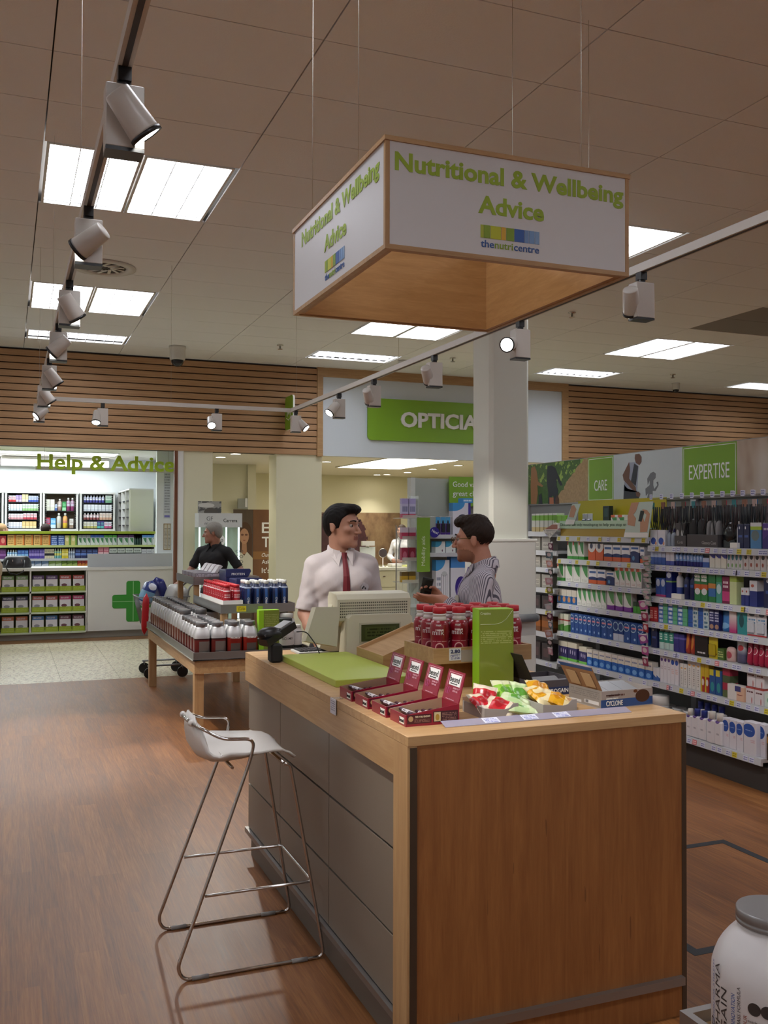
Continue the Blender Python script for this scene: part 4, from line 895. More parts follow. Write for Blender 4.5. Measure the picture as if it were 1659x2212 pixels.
lab('PHARMA', 0.017, 0.125, INK, -0.98, zc_+0.145, 0.0); lab('GAIN', 0.017, 0.08, INK, -0.80, zc_+0.128, 0.0); lab('PhD', 0.02, 0.045, INK, -1.16, zc_+0.075); lab('LEADING INNOVATION', 0.009, 0.10, INKB, -0.63, zc_+0.118); lab('NUTRITION FOR ATHLETES', 0.007, 0.14, INKB, -1.17, zc_+0.135); lab('VANILLA FLAVOUR', 0.007, 0.09, INKR, -0.42, zc_+0.095); lab('MUSCLE MASS FORMULA', 0.007, 0.11, INK, -0.53, zc_+0.13)
for k in range(9): curved('muscle support protein blend'[:20+k % 6], 0.005, 0.055, INK, tub, R0+0.0006, zc_+0.130-0.011*k, av-0.16)
dk = MB()
for a in (-0.30, -0.10):
    c_ = av+a; P = []
    for k in range(20): t_ = 2*PI*k/20; aa = c_+0.0115*math.cos(t_)/R0; P.append(((R0+0.0008)*math.cos(aa), (R0+0.0008)*math.sin(aa), zc_+0.155+0.0115*math.sin(t_)))
    dk.add(P, [tuple(range(20))])
dk.obj('badge', INK, tub)

# ------------------------------------------------------------------ display table with jars
TBX, TBY, TW, TD = 1.345, 7.365, 0.96, 2.615
tb = thing('display_table', 'long oak display table with tiered shelves of protein jars', 'table', (TBX, TBY, 0))
MB().box(0.012, 0.012, 0.486, TW-0.012, TD-0.012, 0.60).obj('apron', OAK_Y, tb); MB().box(0.004, 0.004, 0.60, TW-0.004, TD-0.004, 0.615).obj('top', OAK_Y, tb)
for b in ((0, 0, TW, 0.012), (0, TD-0.012, TW, TD), (0, 0.012, 0.012, TD-0.012), (TW-0.012, 0.012, TW, TD-0.012)):
    MB().box(b[0], b[1], 0.588, b[2], b[3], 0.652).obj('rail', ALU, tb)
m = MB(); m.box(-0.006, 0, 0.588, 0, TD, 0.597); m.obj('rail_bead', CHROME, tb); m = MB(); m.box(0, -0.006, 0.588, TW, 0, 0.597); m.obj('rail_bead', CHROME, tb)
for x in (0.015, TW-0.087):
    for y in (0.03, TD-0.10): MB().box(x, y, 0, x+0.072, y+0.072, 0.486).obj('leg', OAK_Z, tb)
def tier(y0, y1, z0, z1, zb):
    x0, x1 = 0.30, TW-0.05
    p = MB().box(x0, y0, z0, x1, y1, z1-0.02).obj('tier_shelf', OAK_Y, tb)
    for b in ((x0-0.01, y0, x0, y1), (x1, y0, x1+0.01, y1)): MB().box(b[0], b[1], z0-0.002, b[2], b[3], z1).obj('ticket_rail', ALU, p)
    MB().box(x0, y0-0.01, z0-0.002, x1, y0, z1).obj('ticket_rail', ALU, p)
    for x in (x0+0.0, x1-0.05):
        for y in (y0+0.01, y1-0.06): MB().box(x, y, zb, x+0.05, y+0.05, z0).obj('tier_post', OAK_Z, p)
    return p
t2 = tier(0.385, 1.60, 0.914, 0.985, 0.615); t3 = tier(1.605, 2.56, 1.078, 1.148, 0.615)
MB().box(0.42, 0.373, 0.925, 0.50, 0.3748, 0.97).obj('yellow_ticket', print_mat('yellow_ticket', '#d8c52a', [('lines', .1, .2, .9, .9, 3, '#7a6c10')]), t2)
MB().box(0.60, 0.373, 0.93, 0.64, 0.3748, 0.965).obj('green_ticket', GREEN, t2)
JARB = print_mat('jar_label', '#c2c2c4', [('rect', 0, 0.03, 1, .62, '#6d2a28'), ('rect', .28, .08, .95, .52, '#84807e'), ('rect', 0, .57, 1, .62, '#3a1d1c'), ('rect', .5, .10, .9, .16, '#c9c7c2')], 0.3)
JARR = print_mat('jar_label_red', '#c2c2c4', [('rect', 0, 0.03, 1, .62, '#8f2a22'), ('rect', .22, .08, .85, .42, '#6a6664'), ('rect', .3, .03, .95, .10, '#c9a633')], 0.3)
JART = print_mat('jar_tall_label', '#c4c4c5', [('rect', 0, 0.03, 1, .55, '#7c4436'), ('rect', .3, .08, .95, .48, '#8d7a70'), ('rect', 0, 0.0, 1, .06, '#c9b27a')], 0.3)
for _m2 in (JARB, JARR, JART): _m2.node_tree.nodes['Principled BSDF'].inputs['Metallic'].default_value = 0.45
CAPG = mat('jar_cap', '#77777a', 0.25, 0.5)
def jar(w_, h, mm, cap=CAPG, name='protein_jar', txt=None):
    t = thing(name, 'x', 'jar'); r_ = w_/2
    MB().lathe([(r_*0.93, 0), (r_, 0.006), (r_, h*0.60), (r_*0.97, h*0.66), (r_*0.86, h*0.76), (r_*0.72, h*0.83), (r_*0.70, h*0.86)], seg=24, sq=5).obj('body', mm, t)
    MB().lathe([(r_*0.72, h*0.86), (r_*0.76, h*0.865), (r_*0.76, h*0.985), (r_*0.73, h)], seg=24, flute=0.985).obj('lid', cap, t)
    if txt: fit_text(txt, 0.013, 0.075, LETTER_W, t, (-0.035, -r_-0.0015, h*0.50), (PI/2, 0, 0), 0.01)
    return t
ZTB = 0.6155
j1, j2, j3 = jar(0.122, 0.262, JARB), jar(0.122, 0.262, JARR, txt='PROMAX'), jar(0.128, 0.30, JART)
used = set()
def place(o, loc, rz, label, group):
    if o.name not in used: used.add(o.name); c_ = o
    else: c_ = dup(o)
    c_.location = loc; c_.rotation_euler = (0, 0, rz); tag(c_, label, None, group); return c_
CN = ['brown labelled silver jar at the near table end, rail column', 'brown labelled silver jar at the near table end, second column', 'red labelled silver jar at the near table end, third column', 'red labelled silver jar at the near table end, fourth column']
for i in range(4):
    for k in range(6 if i < 2 else 2):
        place(j1 if i < 2 else j2, (TBX+0.078+i*0.126, TBY+0.085+k*0.1245, ZTB), random.uniform(-.04, .04), CN[i]+(', front' if k == 0 else ', %s back' % ORD[k]), 'jars at the near end of the display table')
for i in range(2):
    for k in range(13):
        place(j3, (TBX+0.082+i*0.134, TBY+0.845+k*0.134, ZTB), random.uniform(-.04, .04), ('tall silver jar in the long file along the table rail' if i == 0 else 'tall silver jar in the inner file beside the tiers')+', %s back' % ORD[k], 'tall silver jars along the display table')
bt = thing('supplement_tub', 'round white tub with dark lid at the far end of the jar files', 'tub', (TBX+0.175, TBY+2.45+0.02, ZTB))
bt.location = (TBX+0.40, TBY+1.35, 0.615)
MB().lathe([(0.085, 0), (0.09, 0.01), (0.09, 0.19), (0.075, 0.225), (0.062, 0.235)], seg=24).obj('body', mat('tub_white', '#dcd8d6', 0.35), bt); MB().lathe([(0.066, 0.235), (0.066, 0.268), (0.062, 0.272)], seg=24).obj('lid', BLACK, bt)
# bottles and boxes on tier one
Z2 = 0.9655
ct2 = thing('card_tray', 'white scalloped card tray under the red bottles on the tier', 'tray', (1.66, 7.775, Z2))
MB().box(0, 0, 0, 0.165, 0.98, 0.002).obj('base', LETTER_W, ct2); MB().box(0, 0.002, 0.002, 0.002, 0.98, 0.05).obj('side_wall', LETTER_W, ct2); MB().box(0.163, 0.002, 0.002, 0.165, 0.98, 0.05).obj('side_wall', LETTER_W, ct2); MB().box(0, 0, 0.002, 0.165, 0.002, 0.05).obj('front_wall', LETTER_W, ct2)
REDB = print_mat('red_bottle', '#a81c28', [('lines', .15, .42, .85, .66, 2, '#e3c0c0'), ('ell', .5, .2, .35, .14, '#cf5a66'), ('rect', 0, .8, 1, .84, '#e6dcdc')], 0.3, 0.2)
def rbottle():
    t = thing('milk_bottle', 'x', 'bottle')
    MB().lathe([(0.028, 0), (0.033, 0.004), (0.034, 0.03), (0.030, 0.06), (0.034, 0.10), (0.030, 0.130), (0.023, 0.142), (0.022, 0.150)], seg=16).obj('sleeve', REDB, t)
    MB().lathe([(0.0255, 0.150), (0.026, 0.170), (0.024, 0.173)], seg=16).obj('cap', RED, t); return t
rb = rbottle()
for i in range(2):
    for k in range(12): place(rb, (1.70+i*0.082, 7.82+k*0.078, Z2+0.003), 0, 'red bottle in the white tier tray, %s file, %s back' % ('rail-side' if i == 0 else 'inner', ORD[k]), 'red bottles on the table tier')
BLUB = print_mat('blue_bottle', '#16264f', [('rect', .36, .05, .66, .78, '#2e5aa0'), ('rect', .0, .8, 1, .86, '#aab6cc')], 0.25, 0.4)
def bbottle():
    t = thing('drink_bottle', 'x', 'bottle')
    MB().lathe([(0.030, 0), (0.034, 0.006), (0.034, 0.135), (0.030, 0.155), (0.018, 0.175), (0.017, 0.182)], seg=18).obj('body', BLUB, t)
    MB().lathe([(0.021, 0.182), (0.0215, 0.206), (0.019, 0.209)], seg=16).obj('cap', LETTER_W, t)
    me = fit_text('PRO', 0.016, 0.05, LETTER_W, t, (0.008, -0.0348, 0.02), (PI/2, -PI/2, 0), 0.01); return t
bb = bbottle()
for j in range(3):
    for i in range(5): place(bb, (1.872+i*0.078, 7.80+j*0.085, Z2), random.uniform(-.2, .2), 'dark blue drink bottle with white cap on the tier, %s row, %s' % (['front', 'middle', 'back'][j], ['beside the red bottles', 'second along', 'third along', 'fourth along', 'at the shelf end'][i]), 'blue drink bottles on the table tier')
NAVY = mat('shipper_navy2', '#232a5c', 0.4)
for k, (x, y, z, lb) in enumerate(((1.86, 8.16, Z2, 'lower navy protein carton behind the blue bottles'), (1.845, 8.52, Z2, 'upper navy protein carton at the back of the tier'))):
    t = thing('protein_carton', lb, 'carton', (x, y, z)); hh_ = 0.20 if k == 0 else 0.265
    MB().bbox(0, 0, 0, 0.20, 0.30, hh_, 0.006).obj('carton', NAVY, t); MB().prism([(-0.005, -0.004, hh_-0.06), (0.205, -0.004, hh_-0.06), (0.23, -0.004, hh_-0.01), (0.22, -0.004, hh_+0.01), (0.0, -0.004, hh_+0.01)], (0, 0.05, 0)).obj('front_flap', NAVY, t)
    fit_text('PROTEIN', 0.02, 0.12, LETTER_W, t, (0.05, -0.0055, hh_-0.045), (PI/2, 0, 0), 0.006)
SILV = mat('shipper_silver2', '#b9b7c4', 0.3, 0.3)
for k in range(4):
    t = thing('silver_carton', 'open silver bar carton on the top tier, '+['nearest the viewer', 'second back', 'third back', 'last'][k], 'carton', (1.66, 9.02+k*0.19, 1.1285), 0, 'silver cartons on the top tier')
    MB().box(0, 0, 0, 0.24, 0.15, 0.052).obj('tray', print_mat('silver_print', '#8f8690', [('rect', 0, 0, 1, .35, '#9c2d38'), ('lines', .05, .4, .95, .9, 2, '#d9d5df')]), t)
    MB().box(0.002, -0.001, 0.052, 0.21, 0.15, 0.056).obj('top_film', SILV, t)
    m = MB(); m.prism([(0.18, 0.0, 0.052), (0.21, 0.0, 0.052), (0.262, 0.0, 0.115), (0.245, 0.0, 0.128), (0.225, 0.0, 0.12)], (0, 0.145, 0)); m.obj('header_flap', mat('flap_white', '#cfc9cc', 0.5), t)
gi = thing('information_box', 'tall green information box standing at the jar table end', 'display box', (1.868, 7.40, ZTB))
MB().box(0, 0, 0, 0.165, 0.07, 0.345).obj('carton', mat('info_lime', '#86b81f', 0.4), gi); MB().box(0.038, -0.003, 0.001, 0.1645, 0.0, 0.343).obj('text_panel', print_mat('info_panel2', '#6c7d2e', [('lines', .05, .55, .95, .92, 9, '#87954b')], 0.15, 0.6), gi)
def round_tub(x, y, r_, h, lb, lidm, txt=None, z=ZTB):
    t = thing('supplement_tub', lb, 'tub', (x, y, z))
    MB().lathe([(r_*0.95, 0), (r_, 0.008), (r_, h*0.70), (r_*0.9, h*0.8), (r_*0.76, h*0.85), (r_*0.76, h*0.87)], seg=28).obj('body', mat('tub_white', '#dcd8d6', 0.35), t)
    MB().lathe([(r_*0.80, h*0.87), (r_*0.82, h*0.875), (r_*0.82, h*0.985), (r_*0.79, h)], seg=28).obj('lid', lidm, t)
    MB().lathe([(r_+0.0005, h*0.04), (r_+0.0008, h*0.05), (r_+0.0008, h*0.18), (r_+0.0005, h*0.19)], seg=28).obj('band', BLACK, t)
    if txt: curved(txt, 0.02, 0.10, INK, t, r_+0.001, h*0.36, -PI/2+0.1, 0.012)
    return t
round_tub(2.115, 7.53, 0.075, 0.265, 'white tub with black lid beside the green information box', BLACK, 'SCI-MX')
round_tub(2.225, 7.62, 0.062, 0.20, 'small white tub with black band half hidden by the counter', WHITE_M)
round_tub(2.20, 7.80, 0.08, 0.285, 'white lidded tub behind the black lidded tub', WHITE_M)
round_tub(2.06, 7.71, 0.072, 0.285, 'white tub with navy lid tucked under the tier', mat('lid_navy', '#2b2c4c', 0.4))
round_tub(1.80, 7.68, 0.055, 0.25, 'white canister under the tier behind the jars', WHITE_M)

# ------------------------------------------------------------------ shelving bays on the right
GX, LIPX, BASEX = 4.85, 4.40, 4.29
BAYS = {'a': (5.835, 7.085, [1.55, 1.357, 1.167, 0.976, 0.740, 0.497, 0.21], 'shelving bay of nicotine and stomach remedies beside the column'),
        'b': (4.585, 5.835, [1.49, 1.352, 1.12, 0.933, 0.742, 0.503, 0.21], 'shelving bay of eye care and skin creams at the frame edge'),
        'c': (7.085, 8.335, [1.585, 1.42, 1.27, 1.09, 0.90, 0.70, 0.45, 0.21], 'shelving bay mostly hidden behind the white column')}
TICK = [print_mat('shelf_ticket', '#d7d8ea', [('lines', .1, .1, .9, .9, 2, '#6a6fa8')], axis='Y'), print_mat('shelf_ticket_y', '#d9c93a', [('lines', .1, .1, .9, .9, 2, '#8a7a18')], axis='Y'), print_mat('shelf_ticket_r', '#cf6b72', [('lines', .1, .1, .9, .9, 2, '#f0d0d0')], axis='Y')]
tkm = [MB().box(-0.0015, -0.02, 0, 0, 0.02, 0.032).mesh('price_ticket', t_) for t_ in TICK]
BACKP = mat('shelf_back', '#8a8b88', 0.6); UPR = mat('upright', '#b8b9bb', 0.4, 0.2)
for key, (y0, y1, zs_, lb) in BAYS.items():
    t = thing('shelving_bay', lb, 'shelving', (0, y0, 0)); Wd = y1-y0
    MB().box(GX, 0, 0, GX+0.02, Wd, 1.84).obj('back_panel', BACKP, t)
    for yy_ in (0, Wd-0.03): MB().box(GX-0.03, yy_, 0, GX, yy_+0.03, 1.84).obj('upright', UPR, t)
    MB().box(BASEX+0.05, 0.0, 0, GX, Wd, 0.15).obj('plinth', mat('kick_dark', '#3a3634', 0.6), t)
    rnd = random.Random(key)
    for si, z in enumerate(zs_):
        xl = BASEX if si == len(zs_)-1 else LIPX
        s = MB().box(xl+0.02, 0.003, z-0.025, GX-0.03, Wd-0.003, z).obj('shelf', SHELF_M, t)
        lp_ = MB(); lp_.prism([(xl, 0.002, z-0.042), (xl+0.02, 0.002, z-0.045), (xl+0.02, 0.002, z), (xl+0.006, 0.002, z)], (0, Wd-0.004, 0)); lp_.obj('ticket_rail', SHELF_M, s)
        if key == 'c': ns = [0.1, 0.16]
        else: ns = [0.06+k*(Wd-0.12)/(15 if key == 'b' else 8)+rnd.uniform(-.03, .03) for k in range(16 if key == 'b' else 9)]
        for yv in ns:
            kind = 0 if rnd.random() < 0.88 else (1 if rnd.random() < 0.85 else 2)
            if key == 'a' and si in (0, 1) and rnd.random() < 0.6: kind = 1
            if key == 'c': kind = 1 if si in (3, 4) else 0
            if 0.03 < yv < Wd-0.03:
                o = link('price_ticket', tkm[kind], s, (xl-0.0005, yv, z-0.038)); o.rotation_euler = (0, 0.12, 0)
def yg(px, X=LIPX): return X/math.tan(YAW+math.atan((px-829.5)/FPX))
_PM = {}
def pmesh(kind, w_, h, d, mats):
    k = (kind, round(w_, 3), round(h, 3), round(d, 3), tuple(m_.name for m_ in mats))
    if k in _PM: return _PM[k]
    b = MB(); c_ = min(w_, d)/2
    if kind == 'box': b.bbox(-w_/2, 0, 0, w_/2, d, h, 0.0012)
    elif kind == 'stack5':
        for i in range(5): b.bbox(-w_/2, 0, i*h/5, w_/2, d, (i+1)*h/5-0.001, 0.001)
    elif kind == 'bottle':
        b.lathe([(c_*0.9, 0), (c_, 0.004), (c_, h*0.70), (c_*0.75, h*0.78), (c_*0.42, h*0.82), (c_*0.42, h*0.84)], (0, c_, 0), 14); b.lathe([(c_*0.5, h*0.84), (c_*0.5, h*0.985), (c_*0.42, h)], (0, c_, 0), 12, mi=1)
    elif kind == 'pump':
        b.lathe([(c_*0.9, 0), (c_, 0.004), (c_, h*0.62), (c_*0.8, h*0.72), (c_*0.36, h*0.77), (c_*0.36, h*0.80)], (0, c_, 0), 14); b.lathe([(c_*0.42, h*0.8), (c_*0.42, h*0.9), (c_*0.28, h*0.92), (c_*0.2, h)], (0, c_, 0), 12, mi=1)
    elif kind == 'widecap':
        b.lathe([(c_*0.9, 0), (c_, 0.004), (c_, h*0.74), (c_*0.86, h*0.78)], (0, c_, 0), 14); b.lathe([(c_*0.80, h*0.78), (c_*0.80, h*0.985), (c_*0.75, h)], (0, c_, 0), 14, mi=1)
    elif kind == 'flatbottle':
        b.bbox(-w_/2, 0, 0, w_/2, d, h*0.76, min(w_, d)*0.16); b.lathe([(c_*0.86, h*0.76), (c_*0.86, h*0.985), (c_*0.78, h)], (0, d/2, 0), 16, mi=1)
    elif kind == 'tub': b.lathe([(c_*0.92, 0), (c_, 0.004), (c_, h*0.66)], (0, c_, 0), 18); b.lathe([(c_*1.03, h*0.66), (c_*1.03, h*0.97), (c_*0.98, h)], (0, c_, 0), 18, mi=1)
    elif kind == 'card':   # hanging blister card
        b.bbox(-w_/2, 0, 0, w_/2, 0.004, h, 0.001); b.bbox(-w_*0.36, -0.018, h*0.12, w_*0.36, 0, h*0.62, 0.006, mi=1)
    elif kind == 'pouch':
        P = []
        for zz, tk, ww in ((0, 0.5, .92), (0.02, 1.0, 1.0), (h*0.45, 0.75, .98), (h*0.8, 0.35, .98), (h*0.93, 0.06, 1.0), (h, 0.04, 1.0)):
            hd_ = d/2*tk; hw = w_/2*ww; P.append([(-hw, d/2, zz), (-hw*0.5, d/2-hd_*0.85, zz), (0, d/2-hd_, zz), (hw*0.5, d/2-hd_*0.85, zz), (hw, d/2, zz), (hw*0.5, d/2+hd_*0.85, zz), (0, d/2+hd_, zz), (-hw*0.5, d/2+hd_*0.85, zz)])
        b.loft(P)
    elif kind == 'case':   # rounded spectacle case standing on end
        P = []
        for zz, k_ in ((0, .96), (h*0.1, 1), (h*0.7, 1), (h*0.88, .86), (h*0.97, .55), (h, .2)): P.append([(w_/2*k_*math.cos(2*PI*i/14), d/2+d/2*k_*math.sin(2*PI*i/14), zz) for i in range(14)])
        b.loft(P)
    elif kind == 'sock':   # dark padded support pack
        b.ball((0, d/2, h*0.5), w_/2, d/2, h*0.5, seg=12, rows=8); b.bbox(-w_*0.4, d*0.1, 0, w_*0.4, d*0.9, h*0.3, 0.004)
    me = b.mesh('pack', list(mats)); _PM[k] = me
    return me
def run(z, px0, px1, n, kind, h, d, mats, name, label, cat, X=LIPX, back=0.03, rows=1, gap=0.94, y_bay=None):
    """a run of n alike packs on a shelf, between two picture columns of the shelf front; label covers the run"""
    mats = mats if isinstance(mats, (list, tuple)) else [mats]; Xf = X+back
    ya, yb = yg(px0, Xf), yg(px1, Xf); p = (ya-yb)/n; w_ = p*gap
    me = pmesh(kind, w_, h, min(d, w_*1.1) if kind in ('bottle', 'pump', 'tub', 'widecap') else (w_*0.7 if kind == 'flatbottle' else d), mats)
    for i in range(n):
        for r_ in range(rows):
            o = link(name, me, None, (Xf+r_*(d+0.006), ya-(i+0.5)*p, z+0.0005), rz=-PI/2+random.uniform(-.03, .03)*(kind != 'box'))
            tag(o, nth(label, i, n), cat, (label if n*rows > 1 else None))
P = print_mat
LEAFG = P('pk_leaf_green', '#e3e6dc', [('leaf', .15, .25, .9, .92, '#3f8a48'), ('rect', 0, 0, 1, .16, '#3f9a3c'), ('rect', 0, .75, .2, 1, '#c9573c')])
LEAFW = P('pk_leaf_white', '#e6e7e2', [('leaf', .1, .28, .92, .95, '#4d9a57'), ('lines', .15, .05, .8, .18, 2, '#b9bdb5')])
LEAFO = P('pk_leaf_orange', '#e9e6e1', [('leaf', .12, .3, .9, .82, '#4d9a57'), ('rect', 0, .80, .6, 1, '#d8663e'), ('lines', .2, .08, .8, .2, 2, '#c9a9a0')])
LEAFP = P('pk_leaf_purple', '#e3e4e2', [('leaf', .1, .3, .95, .96, '#5d9a5a'), ('below', .24, -.1, .1, '#7c2a98')])
NIQ = P('pk_niq', '#e8e8ec', [('below', .42, .25, -.25, '#26386e'), ('rect', 0, 0, 1, .26, '#d9663a'), ('rect', .1, .72, .9, .86, '#3c62a0')])
NIQB = P('pk_niqb', '#e8e8ec', [('below', .62, .25, -.3, '#24356a'), ('ell', .35, .25, .14, .14, '#5f94c4'), ('rect', .1, .78, .9, .9, '#3c62a0')])
ORG = P('pk_orange', '#d9653a', [('ell', .5, .9, .55, .42, '#e8e5e2'), ('ell', .45, .85, .2, .16, '#474d66')])
BLUE2 = P('pk_cream_blue', '#dad5c8', [('below', .55, -.1, .1, '#1f66ad'), ('ell', .5, .3, .3, .2, '#d59a6a')])
DKBL = P('pk_rennie', '#1d4a92', [('ring', .35, .72, .42, .18, .12, '#a8c6dd'), ('ell', .6, .2, .14, .06, '#9ec0e2'), ('rect', .1, .68, .8, .76, '#d98f9a')])
DKBL2 = P('pk_rennie2', '#1c3f86', [('rect', 0, 0, 1, .35, '#c5cbdc'), ('ring', .5, .7, .5, .2, .12, '#a8c6dd')])
WBLU = P('pk_white_blue', '#ddd6cc', [('below', .52, .1, -.1, '#1f5fb4'), ('lines', .1, .7, .9, .85, 1, '#7a7fa0'), ('ell', .5, .22, .35, .14, '#6fa4da')])
PURG = P('pk_purple_green', '#2f2a66', [('rect', 0, .72, 1, 1, '#dcd5c2'), ('rect', 0, 0, 1, .14, '#6fbf4d'), ('ell', .3, .5, .05, .12, '#c7c3dd'), ('ell', .55, .48, .05, .12, '#c7c3dd'), ('ell', .8, .46, .05, .12, '#c7c3dd')])
GRW = P('pk_green_white', '#dfe2d0', [('below', .3, .1, 0, '#5a9a45'), ('rect', 0, .6, 1, .68, '#b04640')])
GREENB = P('pk_green', '#4ca53c', [('rect', 0, .6, 1, 1, '#27402a')])
za = BAYS['a'][2]
run(za[1], 1225, 1262, 3, 'box', 0.155, 0.06, LEAFG, 'medicine_box', 'green and white leaf medicine box on the second shelf of the nicotine bay', 'medicine box')
run(za[1], 1270, 1303, 2, 'box', 0.135, 0.07, ORG, 'medicine_box', 'orange and white medicine box next to the yellow sticker', 'medicine box')
run(za[1], 1304, 1361, 3, 'box', 0.128, 0.06, NIQ, 'medicine_box', 'white box with navy wave and orange foot on the second nicotine shelf', 'medicine box')
run(za[1], 1361, 1381, 1, 'box', 0.128, 0.06, NIQB, 'medicine_box', 'white and navy box without orange on the second nicotine shelf', 'medicine box')
run(za[1], 1382, 1392, 1, 'box', 0.118, 0.06, NIQ, 'medicine_box', 'white navy and orange box at the end of the second nicotine shelf', 'medicine box')
run(za[2], 1203, 1218, 1, 'box', 0.16, 0.06, LEAFG, 'medicine_box', 'first leaf patterned box on the third nicotine shelf', 'medicine box')
run(za[2], 1221, 1271, 3, 'box', 0.155, 0.06, LEAFW, 'medicine_box', 'broad white box with green leaf on the third nicotine shelf', 'medicine box')
run(za[2], 1271, 1308, 2, 'box', 0.118, 0.06, NIQ, 'medicine_box', 'small navy and orange box midway along the third nicotine shelf', 'medicine box')
run(za[2], 1309, 1327, 1, 'box', 0.108, 0.06, NIQB, 'medicine_box', 'small navy and white box midway along the third nicotine shelf', 'medicine box')
run(za[2], 1327, 1386, 5, 'box', 0.15, 0.05, LEAFO, 'medicine_box', 'narrow white box with orange top and green leaf', 'medicine box')
run(za[3], 1203, 1245, 4, 'box', 0.118, 0.05, BLUE2, 'medicine_box', 'cream topped blue pack on the fourth nicotine shelf', 'medicine box')
run(za[3], 1246, 1309, 6, 'box', 0.15, 0.05, LEAFW, 'medicine_box', 'tall white box with green leaf in the row of six', 'medicine box')
run(za[3], 1310, 1365, 3, 'box', 0.155, 0.05, LEAFP, 'medicine_box', 'white leaf box with purple foot', 'medicine box', gap=0.86)
run(za[3], 1367, 1384, 2, 'box', 0.085, 0.05, GREENB, 'medicine_box', 'small bright green box at the shelf end', 'medicine box')
run(za[4], 1204, 1229, 2, 'box', 0.145, 0.05, GRW, 'medicine_box', 'slim green and white box beside the dark blue boxes', 'medicine box', gap=0.75)
run(za[4], 1232, 1297, 7, 'box', 0.165, 0.06, DKBL, 'medicine_box', 'dark blue antacid box in the long row', 'medicine box')
run(za[4], 1298, 1324, 2, 'box', 0.165, 0.06, DKBL, 'medicine_box', 'broad dark blue antacid box after the long row', 'medicine box')
run(za[4], 1324, 1346, 2, 'box', 0.16, 0.06, DKBL2, 'medicine_box', 'dark blue antacid box with white foot', 'medicine box')
run(za[4], 1347, 1392, 3, 'box', 0.16, 0.06, DKBL, 'medicine_box', 'dark blue antacid box at the far shelf end by the clip strip', 'medicine box')
run(za[5], 1206, 1246, 2, 'box', 0.155, 0.06, PURG, 'medicine_box', 'purple pack with cream top and green foot on the sixth shelf', 'medicine box')
run(za[5], 1250, 1267, 1, 'box', 0.14, 0.06, PURG, 'medicine_box', 'single purple pack beside the white and blue boxes', 'medicine box')
run(za[5], 1267, 1408, 10, 'box', 0.13, 0.06, WBLU, 'medicine_box', 'white topped bright blue box in the row above the cyclone carton', 'medicine box', gap=0.9)
run(za[6], 1230, 1380, 6, 'box', 0.14, 0.08, WBLU, 'medicine_box', 'blue and white box on the bottom nicotine shelf behind the counter', 'medicine box', X=BASEX)
# promotional stand on the top shelf
pm = thing('promotional_stand', 'pale green mouthspray promotion stand with picture cards on top shelf', 'display stand', (-0.018, 0, za[0]+0.0005))
ya, yb = yg(1214, 4.42), yg(1404, 4.42)
MB().box(4.425, yb+0.13, 0, 4.60, ya, 0.062).obj('gold_base', mat('promo_gold', '#b0923c', 0.35, 0.3), pm)
MB().box(4.415, yb+0.12, 0.062, 4.425, ya, 0.128).obj('slogan_strip', mat('promo_green', '#bcd9bd', 0.4), pm)
MB().box(4.60, yb+0.02, 0.0, 4.605, ya, 0.30).obj('yellow_backboard', mat('promo_yellow', '#b8a818', 0.5), pm); MB().box(4.425, yb+0.13, 0.062, 4.60, ya, 0.07).obj('deck', mat('promo_green', '#bcd9bd', 0.4), pm)
fit_text('Discover the only mouthspray to help you stop smoking', 0.024, ya-yb-0.16, mat('promo_ink', '#4c6b58'), pm, (4.4135, ya-0.015, 0.085), (PI/2, 0, -PI/2), 0.0)
SKIN_P = mat('print_skin', '#c79a7d', 0.5)
def card_poly(pts, x, m_, par, nm='picture', th=0.002): return MB().prism([on_x(px, py, x) - Vector((0, 0, za[0]+0.0005)) for px, py in pts], (th, 0, 0)).obj(nm, m_, par)
k = card_poly([(1351, 1161), (1404, 1162), (1415, 1083), (1368, 1086)], 4.408, mat('promo_pale', '#c5d8d0', 0.4), pm, 'picture_card', 0.004)
card_poly([(1360, 1134), (1375, 1137), (1378, 1120), (1372, 1112), (1378, 1104), (1384, 1085), (1368, 1086), (1360, 1115)], 4.4065, SKIN_P, pm, 'printed_face'); card_poly([(1387, 1150), (1402, 1149), (1408, 1110), (1402, 1102), (1392, 1100), (1393, 1106), (1401, 1112), (1396, 1128), (1393, 1118), (1387, 1125)], 4.4064, SKIN_P, pm, 'printed_hand')
card_poly([(1383, 1126), (1390, 1127), (1396, 1104), (1388, 1103)], 4.4055, mat('print_dark', '#22302f', 0.5), pm, 'printed_spray'); card_poly([(1352, 1160), (1403, 1161), (1404, 1151), (1354, 1150)], 4.4066, LETTER_W, pm, 'caption_band')
k = card_poly([(1224, 1133), (1243, 1133), (1258, 1088), (1240, 1089)], 4.409, mat('promo_pale', '#c5d8d0', 0.4), pm, 'picture_card', 0.004); card_poly([(1233, 1117), (1243, 1118), (1249, 1100), (1244, 1091), (1238, 1093)], 4.4075, SKIN_P, pm, 'printed_face'); card_poly([(1224, 1133), (1243, 1133), (1246, 1123), (1227, 1122)], 4.4075, LETTER_W, pm, 'caption_band')
ZP = za[0]+0.071
run(ZP, 1258, 1280, 2, 'card', 0.115, 0.02, [P('pk_blister', '#c8c9cf', [('rect', 0, 0, 1, .3, '#7a7f92')]), mat('blister_navy', '#2d3550', 0.3)], 'spray_pack', 'dark blister spray pack on the promotion stand', 'spray pack', back=0.05)
run(ZP, 1281, 1318, 1, 'box', 0.055, 0.05, P('pk_promogreen', '#2f8a34', [('lines', .1, .2, .9, .8, 2, '#d5e5d0')]), 'leaflet_box', 'bright green lettered box on the promotion stand', 'box', back=0.04)
